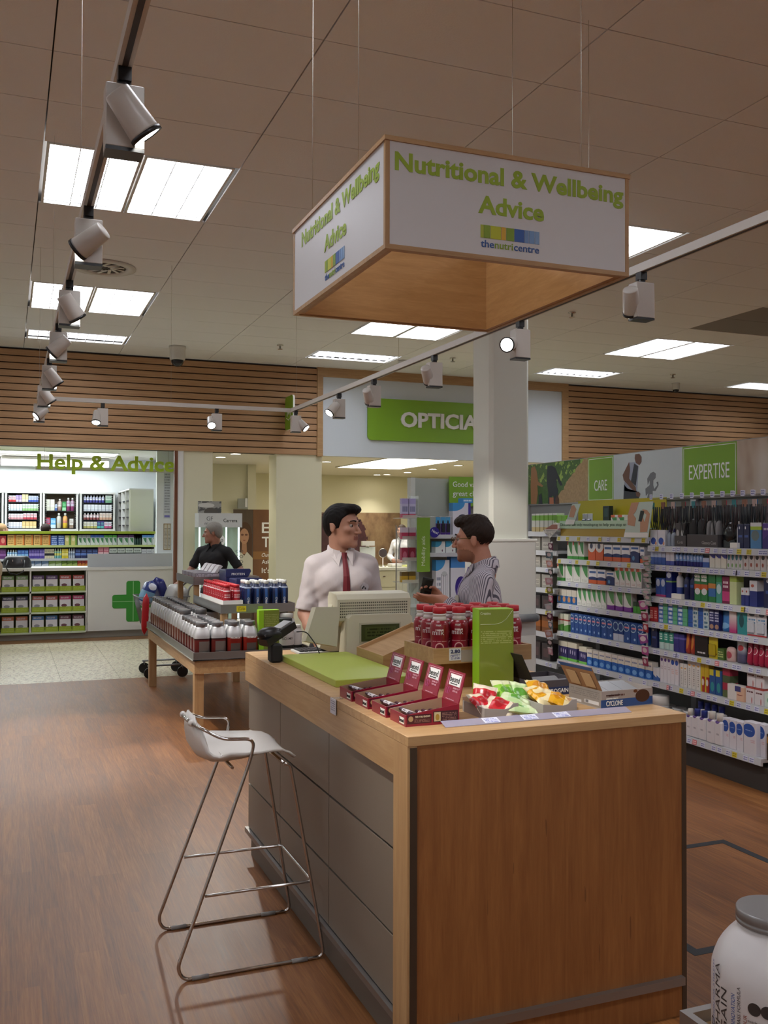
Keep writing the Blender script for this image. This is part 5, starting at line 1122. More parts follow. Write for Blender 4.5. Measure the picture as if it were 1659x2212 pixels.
run(ZP, 1302, 1316, 1, 'box', 0.175, 0.04, P('pk_blackspray', '#1c2a2c', [('rect', .2, .5, .8, .9, '#2c4a4c')]), 'spray_box', 'tall black spray box behind the green lettered box', 'box', back=0.10)
run(ZP, 1319, 1350, 2, 'box', 0.10, 0.04, LEAFO, 'medicine_box', 'orange tipped leaf box leaning on the promotion stand', 'medicine box', back=0.05)
# the bay behind the column
PALEG = P('pk_pale_green', '#d8dcd2', [('below', .25, 0, 0, '#c6b27c'), ('rect', 0, .62, 1, .9, '#7fbf3a')]); DULL = P('pk_dull', '#a7a49c', [('rect', .1, .2, .9, .6, '#c4c1b8'), ('lines', .2, .3, .8, .5, 2, '#7d7a74')]); ORNG = P('pk_drkorange', '#7a4a28', [('rect', 0, .3, 1, .7, '#a5622c')]); DKP = P('pk_darkpack', '#3a3335', [('rect', .2, .2, .8, .7, '#5b4448')])
zc = BAYS['c'][2]
for si, (m_, n_, h, lb) in enumerate(((PALEG, 6, 0.16, 'white box with lime band on the top shelf past the column'), (DULL, 2, 0.12, 'grey packet on the second shelf past the column'), (DULL, 2, 0.10, 'grey packet on the third shelf past the column'), (DULL, 2, 0.12, 'pale packet on the fourth shelf past the column'), (DKP, 2, 0.12, 'dark packet on the fifth shelf past the column'), (ORNG, 2, 0.14, 'brown orange pack on the sixth shelf past the column'), (DKP, 2, 0.15, 'dark pack on the seventh shelf past the column'))):
    run(zc[si], 1148, (1203 if si == 0 else 1190), n_, 'box', h, 0.08, m_, 'shelf_pack', lb, 'pack', gap=0.85)
run(zc[0], 1196, 1222, 3, 'box', 0.14, 0.06, P('pk_lime2', '#dfe1d8', [('rect', 0, .55, 1, 1, '#86c23c'), ('rect', .1, .1, .9, .25, '#d9aab8')]), 'medicine_box', 'lime topped white box beside the promotion stand', 'medicine box')

# ------------------------------------------------------------------ eye care bay
zb = BAYS['b'][2]
WB1 = P('pk_wb1', '#dcdde4', [('ell', .45, .3, .35, .22, '#2f4fa8'), ('ell', .8, .15, .12, .12, '#d29a7a')]); NAVB = P('pk_navy', '#1c2350', [('ell', .3, .85, .1, .06, '#dfe3ee'), ('rect', .15, .45, .8, .55, '#3d56a0')]); BLG = P('pk_blue_lime', '#4f86b8', [('rect', 0, .72, 1, .85, '#a8c63c'), ('rect', 0, .85, 1, 1, '#d9dde0'), ('ell', .45, .5, .36, .2, '#6a7a7c')]); PUR = P('pk_purple', '#54368c', [('below', .35, .4, 0, '#3a2a78'), ('lines', .1, .7, .9, .85, 1, '#d5cfe6')])
GREY = mat('case_box', '#4c494b', 0.6); CASEB = mat('case_black', '#1d1d1f', 0.6); CASEG = mat('case_grey', '#8a8a8c', 0.6)
L = 'on the top shelf of the eye care bay'
run(zb[0], 1404, 1437, 2, 'box', 0.115, 0.05, WB1, 'eye_care_box', 'white box with blue disc '+L, 'eye care box')
run(zb[0], 1438, 1456, 2, 'pump', 0.125, 0.05, [mat('spray_clear', '#9aa5b5', 0.2), mat('spray_navy', '#2a2c6a', 0.3)], 'spray_bottle', 'navy topped spray bottle '+L, 'bottle')
run(zb[0], 1456, 1482, 1, 'box', 0.075, 0.10, GREY, 'cord_box', 'dark grey box lettered cords '+L, 'box', back=0.01)
run(zb[0], 1459, 1480, 2, 'box', 0.165, 0.05, P('pk_cordcard', '#4a4649', [('ell', .45, .55, .3, .17, '#c7c6c8')]), 'cord_pack', 'grey cord packet standing in the cords box', 'cord pack', back=0.05)
run(zb[0], 1482, 1552, 1, 'box', 0.085, 0.10, GREY, 'glasses_case_box', 'dark grey counter box lettered glasses case', 'box', back=0.01)
run(zb[0], 1483, 1521, 2, 'case', 0.195, 0.06, CASEB, 'glasses_case', 'black glasses case standing in the grey box', 'glasses case', back=0.03)
run(zb[0], 1522, 1551, 3, 'case', 0.18, 0.06, CASEG, 'glasses_case', 'grey glasses case standing in the grey box', 'glasses case', back=0.03, gap=0.85)
run(zb[0], 1552, 1589, 1, 'sock', 0.175, 0.09, mat('gloss_black', '#15171b', 0.2), 'eye_mask_pack', 'glossy black moulded pack beside the grey glasses cases', 'pack')
run(zb[0], 1576, 1592, 1, 'box', 0.035, 0.04, LETTER_W, 'shelf_card', 'small white card block on the top eye care shelf', 'card', back=0.005)
run(zb[0], 1593, 1619, 2, 'box', 0.155, 0.06, NAVB, 'eye_care_box', 'navy solution box with small white mark '+L, 'eye care box')
run(zb[0], 1589, 1597, 1, 'bottle', 0.175, 0.04, [mat('btl_white', '#c9c9d0', 0.3), WHITE_M], 'solution_bottle', 'white solution bottle beside the navy boxes '+L, 'bottle', back=0.05)
run(zb[0], 1620, 1645, 1, 'box', 0.165, 0.07, BLG, 'eye_care_box', 'blue and lime solution box '+L, 'eye care box')
run(zb[0], 1646, 1672, 1, 'box', 0.16, 0.07, PUR, 'eye_care_box', 'purple solution box '+L, 'eye care box')
yc = yg(1469, LIPX); o = fit_text('Cords', 0.022, 0.06, mat('pale_ink', '#b9b8ba'), None, (LIPX+0.008, yg(1462, 4.41), zb[0]+0.02), (PI/2, 0, -PI/2)); o.parent = bpy.data.objects['cord_box']; o.matrix_parent_inverse = Matrix.Translation((-bpy.data.objects['cord_box'].location)) if False else Matrix()
_b = bpy.data.objects['cord_box']; o.parent = _b; o.rotation_euler = (PI/2, 0, 0); o.location = (-0.03, -0.001, 0.02)
_b = bpy.data.objects['glasses_case_box']; o = fit_text('Glasses Case', 0.022, 0.14, mat('pale_ink', '#b9b8ba'), _b, (-0.0, -0.001, 0.02), (PI/2, 0, 0))
L = 'on the second shelf of the eye care bay'
SM = P('pk_smallblue', '#3f63b0', [('rect', 0, .55, 1, 1, '#bfcbe6')]); WHB = P('pk_whb', '#d5d6e0', [('rect', 0, 0, 1, .3, '#4a56a8')]); BB = P('pk_bb', '#7fa4d8', [('rect', 0, 0, 1, .34, '#2a2f7c'), ('lines', .2, .45, .8, .7, 3, '#dfe6f2')]); BOX4 = P('pk_box4', '#4a4aa4', [('rect', 0, .25, 1, .6, '#d7d3c2'), ('rect', 0, 0, 1, .12, '#d98a5c'), ('below', .8, -.3, 0, '#e2dfd0')]); TEAL = P('pk_tealdot', '#d5d3d2', [('ell', .5, .72, .32, .2, '#2f6f80'), ('ell', .35, .22, .2, .12, '#79a860')]); BLKD = P('pk_blackdot', '#d6cfca', [('ell', .45, .75, .3, .14, '#332d2d'), ('ell', .4, .3, .18, .12, '#a0503c')])
run(zb[1], 1405, 1437, 4, 'box', 0.098, 0.05, SM, 'eye_care_box', 'small blue and white drops box '+L, 'eye care box')
run(zb[1], 1438, 1456, 2, 'box', 0.105, 0.05, WHB, 'eye_care_box', 'white drops box with blue foot '+L, 'eye care box')
run(zb[1], 1457, 1489, 4, 'bottle', 0.105, 0.05, [BB, mat('cap_lb', '#9fc0e6', 0.3)], 'drops_bottle', 'light blue drops bottle '+L, 'bottle')
run(zb[1], 1489, 1516, 4, 'bottle', 0.10, 0.05, [BB, mat('cap_lg', '#c9cfc0', 0.3)], 'drops_bottle', 'pale capped drops bottle '+L, 'bottle')
run(zb[1], 1517, 1532, 1, 'box', 0.065, 0.05, SM, 'eye_care_box', 'low blue drops box beside the striped boxes', 'eye care box')
run(zb[1], 1532, 1569, 3, 'box', 0.109, 0.05, BOX4, 'eye_care_box', 'purple and cream striped drops box '+L, 'eye care box')
run(zb[1], 1570, 1604, 4, 'box', 0.109, 0.05, TEAL, 'eye_care_box', 'white drops box with teal disc '+L, 'eye care box')
run(zb[1], 1605, 1668, 5, 'box', 0.109, 0.05, BLKD, 'eye_care_box', 'white drops box with black disc '+L, 'eye care box')
L = 'on the third shelf of the eye care bay'
OPTI = P('pk_opti', '#2c7a45', [('rect', 0, .42, 1, .62, '#c85f30'), ('ell', .5, .35, .42, .12, '#d5d9dc'), ('lines', .1, .7, .9, .95, 2, '#e2e6dc')]); TGR = P('pk_tealgreen', '#4a9c8a', [('rect', 0, .75, 1, 1, '#2f8a52'), ('ell', .5, .5, .4, .18, '#bcd8dc')]); CRM = P('pk_totalcare', '#7d1f4a', [('rect', 0, .1, 1, .45, '#c4407f'), ('lines', .15, .55, .85, .85, 2, '#e6d0da')]); LIM = P('pk_limetall', '#c9d6a0', [('rect', 0, .8, 1, 1, '#a9c25a')]); WN = P('pk_whitenavy', '#28357c', [('rect', 0, .6, 1, 1, '#d6d8df'), ('ell', .4, .8, .2, .06, '#b05a4a')])
run(zb[2], 1416, 1437, 2, 'box', 0.135, 0.06, P('pk_bluedisc', '#3a5db0', [('ell', .5, .75, .4, .2, '#c9d5ea'), ('rect', 0, 0, 1, .12, '#c24a86')]), 'eye_care_box', 'pair of blue solution boxes with pale disc '+L, 'eye care box')
run(zb[2], 1438, 1451, 1, 'box', 0.200, 0.06, P('pk_tallnavy', '#1f2f86', [('ell', .5, .8, .4, .1, '#c9d5ea'), ('rect', 0, .55, 1, .6, '#8fc06a')]), 'eye_care_box', 'tall royal blue solution box '+L, 'eye care box')
run(zb[2], 1455, 1471, 1, 'bottle', 0.20, 0.05, [P('pk_wbottle', '#cfcfd8', [('rect', 0, 0, 1, .4, '#3a4f9c')]), WHITE_M], 'solution_bottle', 'white solution bottle with blue foot '+L, 'bottle')
run(zb[2], 1449, 1472, 1, 'box', 0.035, 0.03, LETTER_W, 'shelf_card', 'white card block on the third eye care shelf', 'card', back=0.003)
run(zb[2], 1473, 1499, 2, 'bottle', 0.19, 0.05, [NAVB, mat('cap_navy', '#222a5a', 0.4)], 'solution_bottle', 'navy solution bottle beside the orange and green boxes', 'bottle')
run(zb[2], 1499, 1528, 2, 'box', 0.185, 0.06, OPTI, 'eye_care_box', 'green box with orange band and white oval', 'eye care box')
for o_ in [o for o in bpy.data.objects if o.get('label', '').startswith('green box with orange band')]: fit_text('OPTI', 0.02, 0.05, LETTER_W, o_, (-0.028, -0.001, 0.16), (PI/2, 0, 0), 0.01); fit_text('FREE', 0.02, 0.05, LETTER_W, o_, (-0.028, -0.001, 0.134), (PI/2, 0, 0), 0.01)
run(zb[2], 1529, 1545, 1, 'box', 0.185, 0.06, P('pk_opti2', '#2c7a45', [('rect', 0, .5, 1, .68, '#c98a4a'), ('rect', 0, .2, 1, .5, '#3a6fb0')]), 'eye_care_box', 'green box with tan and blue bands '+L, 'eye care box')
run(zb[2], 1546, 1559, 1, 'box', 0.185, 0.06, TGR, 'eye_care_box', 'teal green solution box '+L, 'eye care box')
run(zb[2], 1559, 1575, 1, 'box', 0.18, 0.06, CRM, 'eye_care_box', 'crimson and pink care box '+L, 'eye care box')
run(zb[2], 1575, 1591, 1, 'box', 0.185, 0.06, LIM, 'eye_care_box', 'pale lime tall box '+L, 'eye care box')
run(zb[2], 1600, 1617, 2, 'box', 0.115, 0.06, WN, 'eye_care_box', 'short white topped navy box '+L, 'eye care box')
run(zb[2], 1618, 1635, 1, 'box', 0.165, 0.09, WN, 'eye_care_box', 'taller white topped navy box '+L, 'eye care box')
run(zb[2], 1648, 1680, 1, 'box', 0.198, 0.07, NAVB, 'eye_care_box', 'large dark navy box '+L, 'eye care box')
L = 'on the fourth shelf of the eye care bay'
STK = P('pk_stack', '#4f79c4', [('rect', .55, 0, 1, 1, '#62b083'), ('lines', .1, 0, .5, 1, 5, '#dfe6f2')]); STK2 = P('pk_stack2', '#2c5aa8', [('rect', .5, 0, 1, 1, '#c4d5d8'), ('lines', .55, 0, .95, 1, 5, '#3a6a8a')])
run(zb[3], 1403, 1420, 2, 'box', 0.105, 0.05, P('pk_redbox', '#b8252c', [('lines', .2, .2, .8, .8, 4, '#e6b0a8')]), 'medicine_box', 'red box '+L, 'medicine box')
run(zb[3], 1421, 1484, 3, 'stack5', 0.152, 0.07, STK, 'stacked_boxes', 'stack of five flat blue and green boxes', 'box stack')
run(zb[3], 1485, 1530, 2, 'stack5', 0.145, 0.07, STK2, 'stacked_boxes', 'stack of five flat blue and white boxes', 'box stack')
run(zb[3], 1531, 1553, 2, 'box', 0.158, 0.06, P('pk_senso', '#232a66', [('ell', .5, .15, .4, .1, '#b08a72'), ('lines', .1, .35, .9, .8, 4, '#c5c9df')]), 'medicine_box', 'tall navy box '+L, 'medicine box')
run(zb[3], 1554, 1573, 1, 'pouch', 0.135, 0.05, P('pk_bluepouch', '#2f6fb4', [('ell', .5, .3, .4, .15, '#7fb0dd')]), 'pouch', 'bright blue pouch '+L, 'pouch')
run(zb[3], 1574, 1590, 1, 'box', 0.158, 0.06, P('pk_pinkfade', '#b8387a', [('fade', .1, .75, '#dcd2d0')]), 'medicine_box', 'white box fading to pink '+L, 'medicine box')
run(zb[3], 1591, 1619, 1, 'box', 0.145, 0.07, P('pk_teal', '#2f8f94', [('ell', .35, .6, .2, .3, '#1f4f58')]), 'medicine_box', 'teal box with window '+L, 'medicine box')
run(zb[3], 1613, 1655, 2, 'card', 0.15, 0.05, [P('pk_brush', '#d5d6da', [('ell', .5, .9, .3, .07, '#4a5a6a'), ('lines', .15, .5, .85, .75, 2, '#4f86b8'), ('rect', 0, 0, 1, .06, '#b8343a')]), mat('blister_white', '#c7ccd6', 0.3)], 'hanging_card', 'white and blue carded pack with arched top '+L, 'carded pack')
L = 'on the fifth shelf of the eye care bay'
run(zb[4], 1406, 1419, 1, 'box', 0.15, 0.05, NAVB, 'medicine_box', 'dark navy box beside the teal bottles', 'medicine box')
run(zb[4], 1420, 1453, 3, 'widecap', 0.165, 0.06, [P('pk_mouthwash', '#2f8f7c', [('rect', 0, .0, 1, .3, '#c5dcd8'), ('lines', .2, .4, .8, .7, 3, '#d5e8e2')]), mat('cap_mint', '#c2dcd6', 0.3)], 'mouthwash_bottle', 'mint green bottle with pale cap '+L, 'bottle')
run(zb[4], 1454, 1478, 2, 'box', 0.13, 0.06, P('pk_violet', '#33307c', [('rect', 0, .7, 1, .8, '#6a62b4')]), 'medicine_box', 'violet box '+L, 'medicine box')
run(zb[4], 1477, 1498, 2, 'pouch', 0.160, 0.04, P('pk_redorange', '#a33a2c', [('ell', .5, .5, .28, .3, '#c97a35')]), 'pouch', 'red and orange pouch '+L, 'pouch')
run(zb[4], 1499, 1529, 1, 'box', 0.160, 0.06, P('pk_blackred', '#1d1718', [('rect', 0, .85, 1, 1, '#8c2a2c'), ('lines', .2, .1, .8, .22, 1, '#d5d0d0')]), 'pack', 'black pack with red top '+L, 'pack')
run(zb[4], 1530, 1550, 1, 'card', 0.160, 0.05, [P('pk_yellowcard', '#c9b52c', [('ell', .5, .2, .4, .06, '#8a2f2a')]), mat('blister_yel', '#b5a228', 0.3)], 'hanging_card', 'yellow carded pack '+L, 'carded pack')
run(zb[4], 1548, 1563, 1, 'box', 0.075, 0.05, P('pk_olive', '#4a6a2f', [('lines', .1, .2, .9, .8, 3, '#c5cf8a')]), 'medicine_box', 'small olive box in front of the yellow card', 'medicine box')
run(zb[4], 1563, 1583, 1, 'case', 0.095, 0.05, P('pk_pinkpot', '#c9a9a4', [('ell', .5, .45, .3, .25, '#b04a58')]), 'pack', 'small domed pink and cream pack', 'pack')
run(zb[4], 1584, 1607, 1, 'pouch', 0.160, 0.05, P('pk_silverpouch', '#5b5a78', [('fade', .35, .75, '#c4c8cc'), ('ell', .5, .62, .28, .12, '#b0363c')]), 'pouch', 'silver and violet pouch with red disc', 'pouch')
run(zb[4], 1608, 1672, 5, 'pouch', 0.160, 0.05, P('pk_crimsonpouch', '#a82245', [('ring', .5, .6, .33, .14, .12, '#e0c0c6'), ('rect', 0, .92, 1, 1, '#d9c9c9')]), 'pouch', 'crimson pouch with ringed emblem', 'pouch')
L = 'on the sixth shelf of the eye care bay'
E45 = P('pk_cream1', '#dad6dc', [('ell', .5, .87, .34, .065, '#5a3a86'), ('lines', .2, .5, .8, .65, 2, '#b9a9b4')]); E45B = P('pk_cream2', '#dad6dc', [('ell', .5, .84, .42, .10, '#2a4fa4'), ('lines', .2, .4, .8, .6, 3, '#d5a9a4')]); THIN = P('pk_thin', '#d8d5d0', [('ell', .5, .8, .3, .03, '#d59a4a'), ('lines', .35, .1, .65, .7, 9, '#8a8684')])
run(zb[5], 1410, 1424, 2, 'box', 0.095, 0.04, P('pk_smallwb', '#d5d6dc', [('below', .45, -.2, 0, '#2f5aa0')]), 'cream_box', 'small blue and white cream box '+L, 'cream box')
run(zb[5], 1425, 1448, 3, 'box', 0.188, 0.05, E45, 'cream_box', 'white cream box with purple oval '+L, 'cream box')
run(zb[5], 1448, 1465, 2, 'box', 0.188, 0.05, E45B, 'cream_box', 'white cream box with blue oval '+L, 'cream box')
run(zb[5], 1468, 1483, 2, 'box', 0.165, 0.05, THIN, 'cream_box', 'slim white box with orange mark before the tall slim boxes', 'cream box')
run(zb[5], 1484, 1512, 3, 'box', 0.205, 0.05, THIN, 'cream_box', 'tall slim white box with orange mark', 'cream box')
run(zb[5], 1512, 1530, 2, 'box', 0.19, 0.05, P('pk_lanacane', '#a52a26', [('rect', 0, .55, 1, 1, '#c9a52c'), ('rect', 0, 0, .4, 1, '#c9b02c'), ('ell', .6, .35, .3, .12, '#d9d0c8')]), 'cream_box', 'yellow and red cream box '+L, 'cream box')
run(zb[5], 1531, 1558, 2, 'box', 0.165, 0.06, P('pk_blueyellow', '#24508c', [('rect', 0, .75, .7, 1, '#cfc23a'), ('ell', .5, .3, .3, .2, '#2f8f94')]), 'cream_box', 'blue and yellow box '+L, 'cream box')
run(zb[5], 1559, 1576, 1, 'box', 0.19, 0.07, P('pk_redgreen', '#a52c48', [('rect', 0, .5, 1, .75, '#4a5a3c'), ('rect', 0, 0, 1, .25, '#5a6a44')]), 'cream_box', 'crimson and green stacked pack '+L, 'cream box')
run(zb[5], 1569, 1607, 1, 'box', 0.10, 0.04, P('pk_peach', '#ded9d6', [('rect', .55, .0, 1, .9, '#dcb49a'), ('rect', .45, .6, .8, .95, '#3a3f7c'), ('lines', .6, .35, .9, .45, 1, '#8a3a34')]), 'cream_box', 'white box with peach and navy corner at the shelf front', 'cream box', back=0.005)
OTX = P('pk_otex', '#d9d4d8', [('lines', .15, .62, .85, .78, 1, '#5a2226'), ('rect', .0, .9, 1, 1, '#b04a44'), ('ell', .72, .2, .05, .2, '#a8342c')])
run(zb[5], 1609, 1648, 2, 'box', 0.105, 0.05, OTX, 'ear_drop_box', 'white ear drop box with red print, lower row', 'medicine box', back=0.02)
run(zb[5]+0.1065, 1612, 1650, 2, 'box', 0.105, 0.05, OTX, 'ear_drop_box', 'white ear drop box with red print, upper row', 'medicine box', back=0.03)
run(zb[5], 1648, 1690, 1, 'box', 0.085, 0.05, P('pk_mint', '#cfdcd4', [('ell', .5, .5, .35, .3, '#7fb89a')]), 'medicine_box', 'pale mint box beside the ear drop boxes', 'medicine box')
zz = zb[6]
L = 'on the bottom shelf of the eye care bay'
POT = [mat('pot_white', '#d3d0d2', 0.35), mat('pot_lid', '#dedbd8', 0.3)]
run(zz, 1418, 1480, 3, 'tub', 0.105, 0.10, POT, 'cream_pot', 'round white cream pot '+L+', front row', 'cream pot', X=BASEX+0.0, back=0.10)
run(zz, 1420, 1490, 3, 'tub', 0.105, 0.10, POT, 'cream_pot', 'round white cream pot '+L+', back row', 'cream pot', X=BASEX+0.0, back=0.22)
run(zz, 1400, 1425, 1, 'tub', 0.19, 0.12, POT, 'cream_pot', 'large white pot beside the cyclone carton', 'cream pot', X=BASEX, back=0.10)
EB = P('pk_lotion', '#d9d5da', [('ell', .45, .78, .3, .10, '#5a3a86'), ('lines', .3, .3, .7, .4, 1, '#a9a4ae')])
run(zz, 1479, 1492, 1, 'flatbottle', 0.185, 0.07, [EB, WHITE_M], 'lotion_bottle', 'white lotion bottle with white cap at the counter edge', 'bottle', X=BASEX, back=0.02, gap=0.98)
run(zz, 1492, 1522, 2, 'flatbottle', 0.195, 0.075, [EB, mat('cap_royal', '#23307c', 0.3)], 'lotion_bottle', 'white lotion bottle with royal blue cap', 'bottle', X=BASEX, back=0.02, gap=0.98)
run(zz, 1523, 1557, 2, 'flatbottle', 0.205, 0.08, [EB, mat('cap_cream', '#cfcac4', 0.3)], 'lotion_bottle', 'white lotion bottle with cream cap in front', 'bottle', X=BASEX, back=0.01, gap=0.98)
run(zz, 1500, 1560, 4, 'flatbottle', 0.215, 0.07, [EB, mat('cap_royal', '#23307c', 0.3)], 'lotion_bottle', 'blue capped lotion bottle in the back row', 'bottle', X=BASEX, back=0.16)
OIL = P('pk_oilatum', '#d8d4dc', [('ell', .42, .74, .5, .20, '#2250a4'), ('lines', .15, .72, .7, .76, 1, '#9fb4dd'), ('lines', .55, .38, .9, .48, 2, '#d0a9b4')])
run(zz, 1559, 1604, 3, 'box', 0.185, 0.06, OIL, 'cream_box', 'tall white box with blue half disc '+L, 'cream box', X=BASEX, back=0.03)
run(zz, 1604, 1632, 1, 'box', 0.205, 0.06, OIL, 'cream_box', 'largest white box with blue half disc on the bottom shelf', 'cream box', X=BASEX, back=0.015)
run(zz, 1632, 1652, 1, 'box', 0.20, 0.06, OIL, 'cream_box', 'narrow white box with blue half disc at the row end', 'cream box', X=BASEX, back=0.05)
run(zz, 1653, 1690, 1, 'box', 0.16, 0.07, P('pk_brown', '#3a2a20', [('rect', 0, .65, 1, .9, '#a5742c')]), 'cream_box', 'dark brown and gold box at the frame edge', 'cream box', X=BASEX, back=0.02)
# hanging glasses cords
hr = thing('hook_bar', 'grey hook bar carrying rows of glasses cords', 'hook bar', (0, 0, 0))
MB().box(4.60, 4.59, 1.835, 4.62, 5.80, 1.85).obj('bar', ALU, hr)
for yv in (4.6, 5.2, 5.78): MB().box(4.62, yv-0.01, 1.835, 4.85, yv+0.01, 1.845).obj('arm', ALU, hr)
CORDC = ['#23272a', '#2a3a3c', '#2c2422', '#1f2a33', '#3a2a2a', '#20242c']; HEADC = ['#2f7f86', '#b58f86', '#8a5f4a', '#2f6f9c', '#b9a39c', '#b0364a', '#5a4f42', '#a8404c']
rnd = random.Random(3)
cmesh = {}
for i in range(24):
    px = 1412+i*11.0; y = yg(px, 4.45); drop = 0.15+rnd.uniform(0, 0.05)
    t = thing('eyewear_lanyard', 'eyewear lanyard pack with %s card, %s along the hook row' % (['teal', 'pink', 'brown', 'blue', 'cream', 'red', 'olive', 'rose'][i % 8], ['first', 'second', 'third', 'fourth', 'fifth', 'sixth', 'seventh', 'eighth', 'ninth', 'tenth', 'eleventh', 'twelfth', 'thirteenth', 'fourteenth', 'fifteenth', 'sixteenth', 'seventeenth', 'eighteenth', 'nineteenth', 'twentieth', 'twenty-first', 'twenty-second', 'twenty-third', 'twenty-fourth'][i]), 'lanyard', (4.44+(i % 2)*0.05, y, 1.835+0.0), 0, 'eyewear lanyards on hooks')
    m = MB(); m.tube([(0.17-(i % 2)*0.05, 0, 0.006), (0, 0, -0.002), (-0.012, 0, 0.004)], 0.0022, 5); m.obj('hook', CHROME, t)
    MB().box(-0.014, -0.016, -0.005, -0.0125, 0.016, 0.032).obj('price_tag', TICK[0], t)
    MB().box(0.0, -0.019, -0.075, 0.004, 0.019, -0.028).obj('header_card', mat('cordcard'+str(i % 8), HEADC[i % 8], 0.5), t)
    m = MB()
    for q_ in range(4):
        a = rnd.uniform(-.02, .02); b = rnd.uniform(0.008, 0.02); x0 = q_*0.022
        m.tube([(x0, a-b, -0.06), (x0+0.004, a-b*1.2, -0.06-drop*0.6), (x0, a, -0.06-drop-rnd.uniform(0, .03)), (x0-0.004, a+b*1.2, -0.06-drop*0.6), (x0, a+b, -0.06)], 0.0042, 5)
    m.obj('cords', mat('cord'+str(i % 6), CORDC[i % 6], 0.5), t)
# clip strips between the bays
def clipstrip(px, X, z0, z1, n, cols, lb, wd=0.05):
    y = yg(px, X); t = thing('clip_strip', lb, 'clip strip', (X, y, 0))
    MB().box(-0.001, -0.012, z0, 0.001, 0.012, z1).obj('strip', mat('strip_white', '#b9b9bd', 0.4), t)
    for k in range(n):
        zc_ = z0+(z1-z0)*(k+0.5)/n; hh = (z1-z0)/n*0.82
        P_ = MB(); a_ = math.sin(k*2.3)*0.22; P_.obox((-0.004, -wd/2*math.cos(a_), zc_-hh/2-wd/2*math.sin(a_)), (-0.004-0.012*(k % 3), wd*math.cos(a_), wd*math.sin(a_)), (-0.010, -hh*math.sin(a_), hh*math.cos(a_)), (-0.007, 0, 0.0)); P_.obj('packet', print_mat('clip'+cols[k % len(cols)], cols[k % len(cols)], [('ell', .5, .5, .3, .25, '#c9b4bc'), ('rect', 0, .85, 1, 1, '#d0c9cc')], 0.3, axis='Y'), t)
clipstrip(1397, 4.385, 0.60, 1.18, 7, ['#8c2f52', '#a34a86', '#7d3a7c', '#9c2f3c'], 'clip strip of crimson packets between the two bays')
clipstrip(1403, 4.38, 1.05, 1.42, 9, ['#9fb0a8', '#7f968c'], 'clip strip of silvery green packets between the two bays', 0.06)
clipstrip(1192, 4.385, 0.52, 1.50, 13, ['#b98a94', '#2a2a2c', '#b9867a', '#5a6a74', '#5a2a44', '#b0aeb4', '#a84a6a', '#7d7a34'], 'clip strip of assorted packets beside the column', 0.06)
dt = MB(); dt.prism([on_x(px, py, 4.37) for px, py in ((1172, 1147), (1188, 1162), (1208, 1140), (1200, 1128))], (0.003, 0, 0)); tag(dt.obj('shelf_card', P('pk_tiltcard', '#d3cdc6', [('rect', .1, .55, .9, .85, '#9a5a48'), ('lines', .15, .15, .9, .5, 4, '#8d8a86')], axis='Y')), 'tilted white information card sticking out beside the column', 'card')

# ------------------------------------------------------------------ picture banner above the bays
bn = thing('picture_banner', 'long picture banner with green care and expertise squares above shelves', 'banner', (0, 0, 0))
BZ0, BZ1, BXP = 1.852, 2.240, 4.82
MB().box(BXP+0.002, 4.585, BZ0-0.012, BXP+0.03, 8.335, BZ1+0.006).obj('backing', ALU, bn)
def seg(y0, y1, m_, nm): return MB().box(BXP, y0, BZ0, BXP+0.002, y1, BZ1).obj(nm, m_, bn)
g = NT('banner_path', rough=0.4); X3 = g.xyz('Object'); nz = g.noise(g.map('Object', (1, 14, 14)), 1.0, 4, 0.6); nz2 = g.noise(g.map('Object', (1, 40, 40)), 1.0, 3, 0.7)
pathm = g.M('GREATER_THAN', g.M('SUBTRACT', g.M('MULTIPLY', g.M('SUBTRACT', 7.95, X3['Y']), 0.75), g.M('SUBTRACT', X3['Z'], 1.84)), g.M('MULTIPLY', nz, 0.16))
col = g.mix(nz2, hexc('#18300f'), hexc('#4f7d2c')); col = g.mix(g.M('MULTIPLY', g.M('GREATER_THAN', nz, 0.55), g.M('GREATER_THAN', X3['Z'], 2.06)), col, hexc('#8fae4a')); g.color(g.mix(pathm, col, g.mix(nz2, hexc('#7d603c'), hexc('#c2a271'))))
s0 = seg(7.235, 8.335, g.m, 'forest_path_picture')
s1 = seg(6.85, 7.235, mat('banner_green', '#7ba72f', 0.45), 'green_square'); s2 = seg(5.955, 6.85, print_mat('banner_sky', '#b9c2c6', [('wash', 2.0, .5, '#d3d8d8')]), 'runner_picture'); s3 = seg(5.37, 5.955, mat('banner_green', '#7ba72f', 0.45), 'green_square')
g = NT('banner_soft', rough=0.45); nz = g.noise(g.map('Object', (1, 5, 2)), 1.0, 2, 0.4); g.color(g.ramp(nz, [(0.3, hexc('#8a5f3a')), (0.5, hexc('#bfae9c')), (0.7, hexc('#cfc4b8'))])); s4 = seg(4.585, 5.37, g.m, 'blurred_picture')
def bpoly(pts, x, m_, par, nm): return MB().prism([on_x(px, py, x) for px, py in pts], (0.0008, 0, 0)).obj(nm, m_, par)
SILH = mat('print_navy', '#2a2f3a', 0.5); SHIRT = mat('print_vest', '#9aa0b4', 0.5); SKD = mat('print_skin_dark', '#6b4a3c', 0.5); GRF = mat('print_greyfig', '#6f7278', 0.5)  # runner is printed with a dark skin tone
zm = lambda x, y: (1140+x/3.1965, 940+y/3.1965)
def zp(l): return [zm(*p) for p in l]
bpoly(zp([(665, 340), (660, 455), (770, 455), (765, 410), (752, 385), (690, 370)]), 4.8188, SILH, s2, 'printed_shorts')
bpoly(zp([(700, 190), (745, 185), (765, 215), (760, 300), (755, 395), (668, 385), (668, 300), (680, 240)]), 4.8188, SHIRT, s2, 'printed_vest'); bpoly(zp([(735, 195), (762, 215), (752, 300), (745, 350), (712, 320)]), 4.8180, SILH, s2, 'printed_vest_panel')
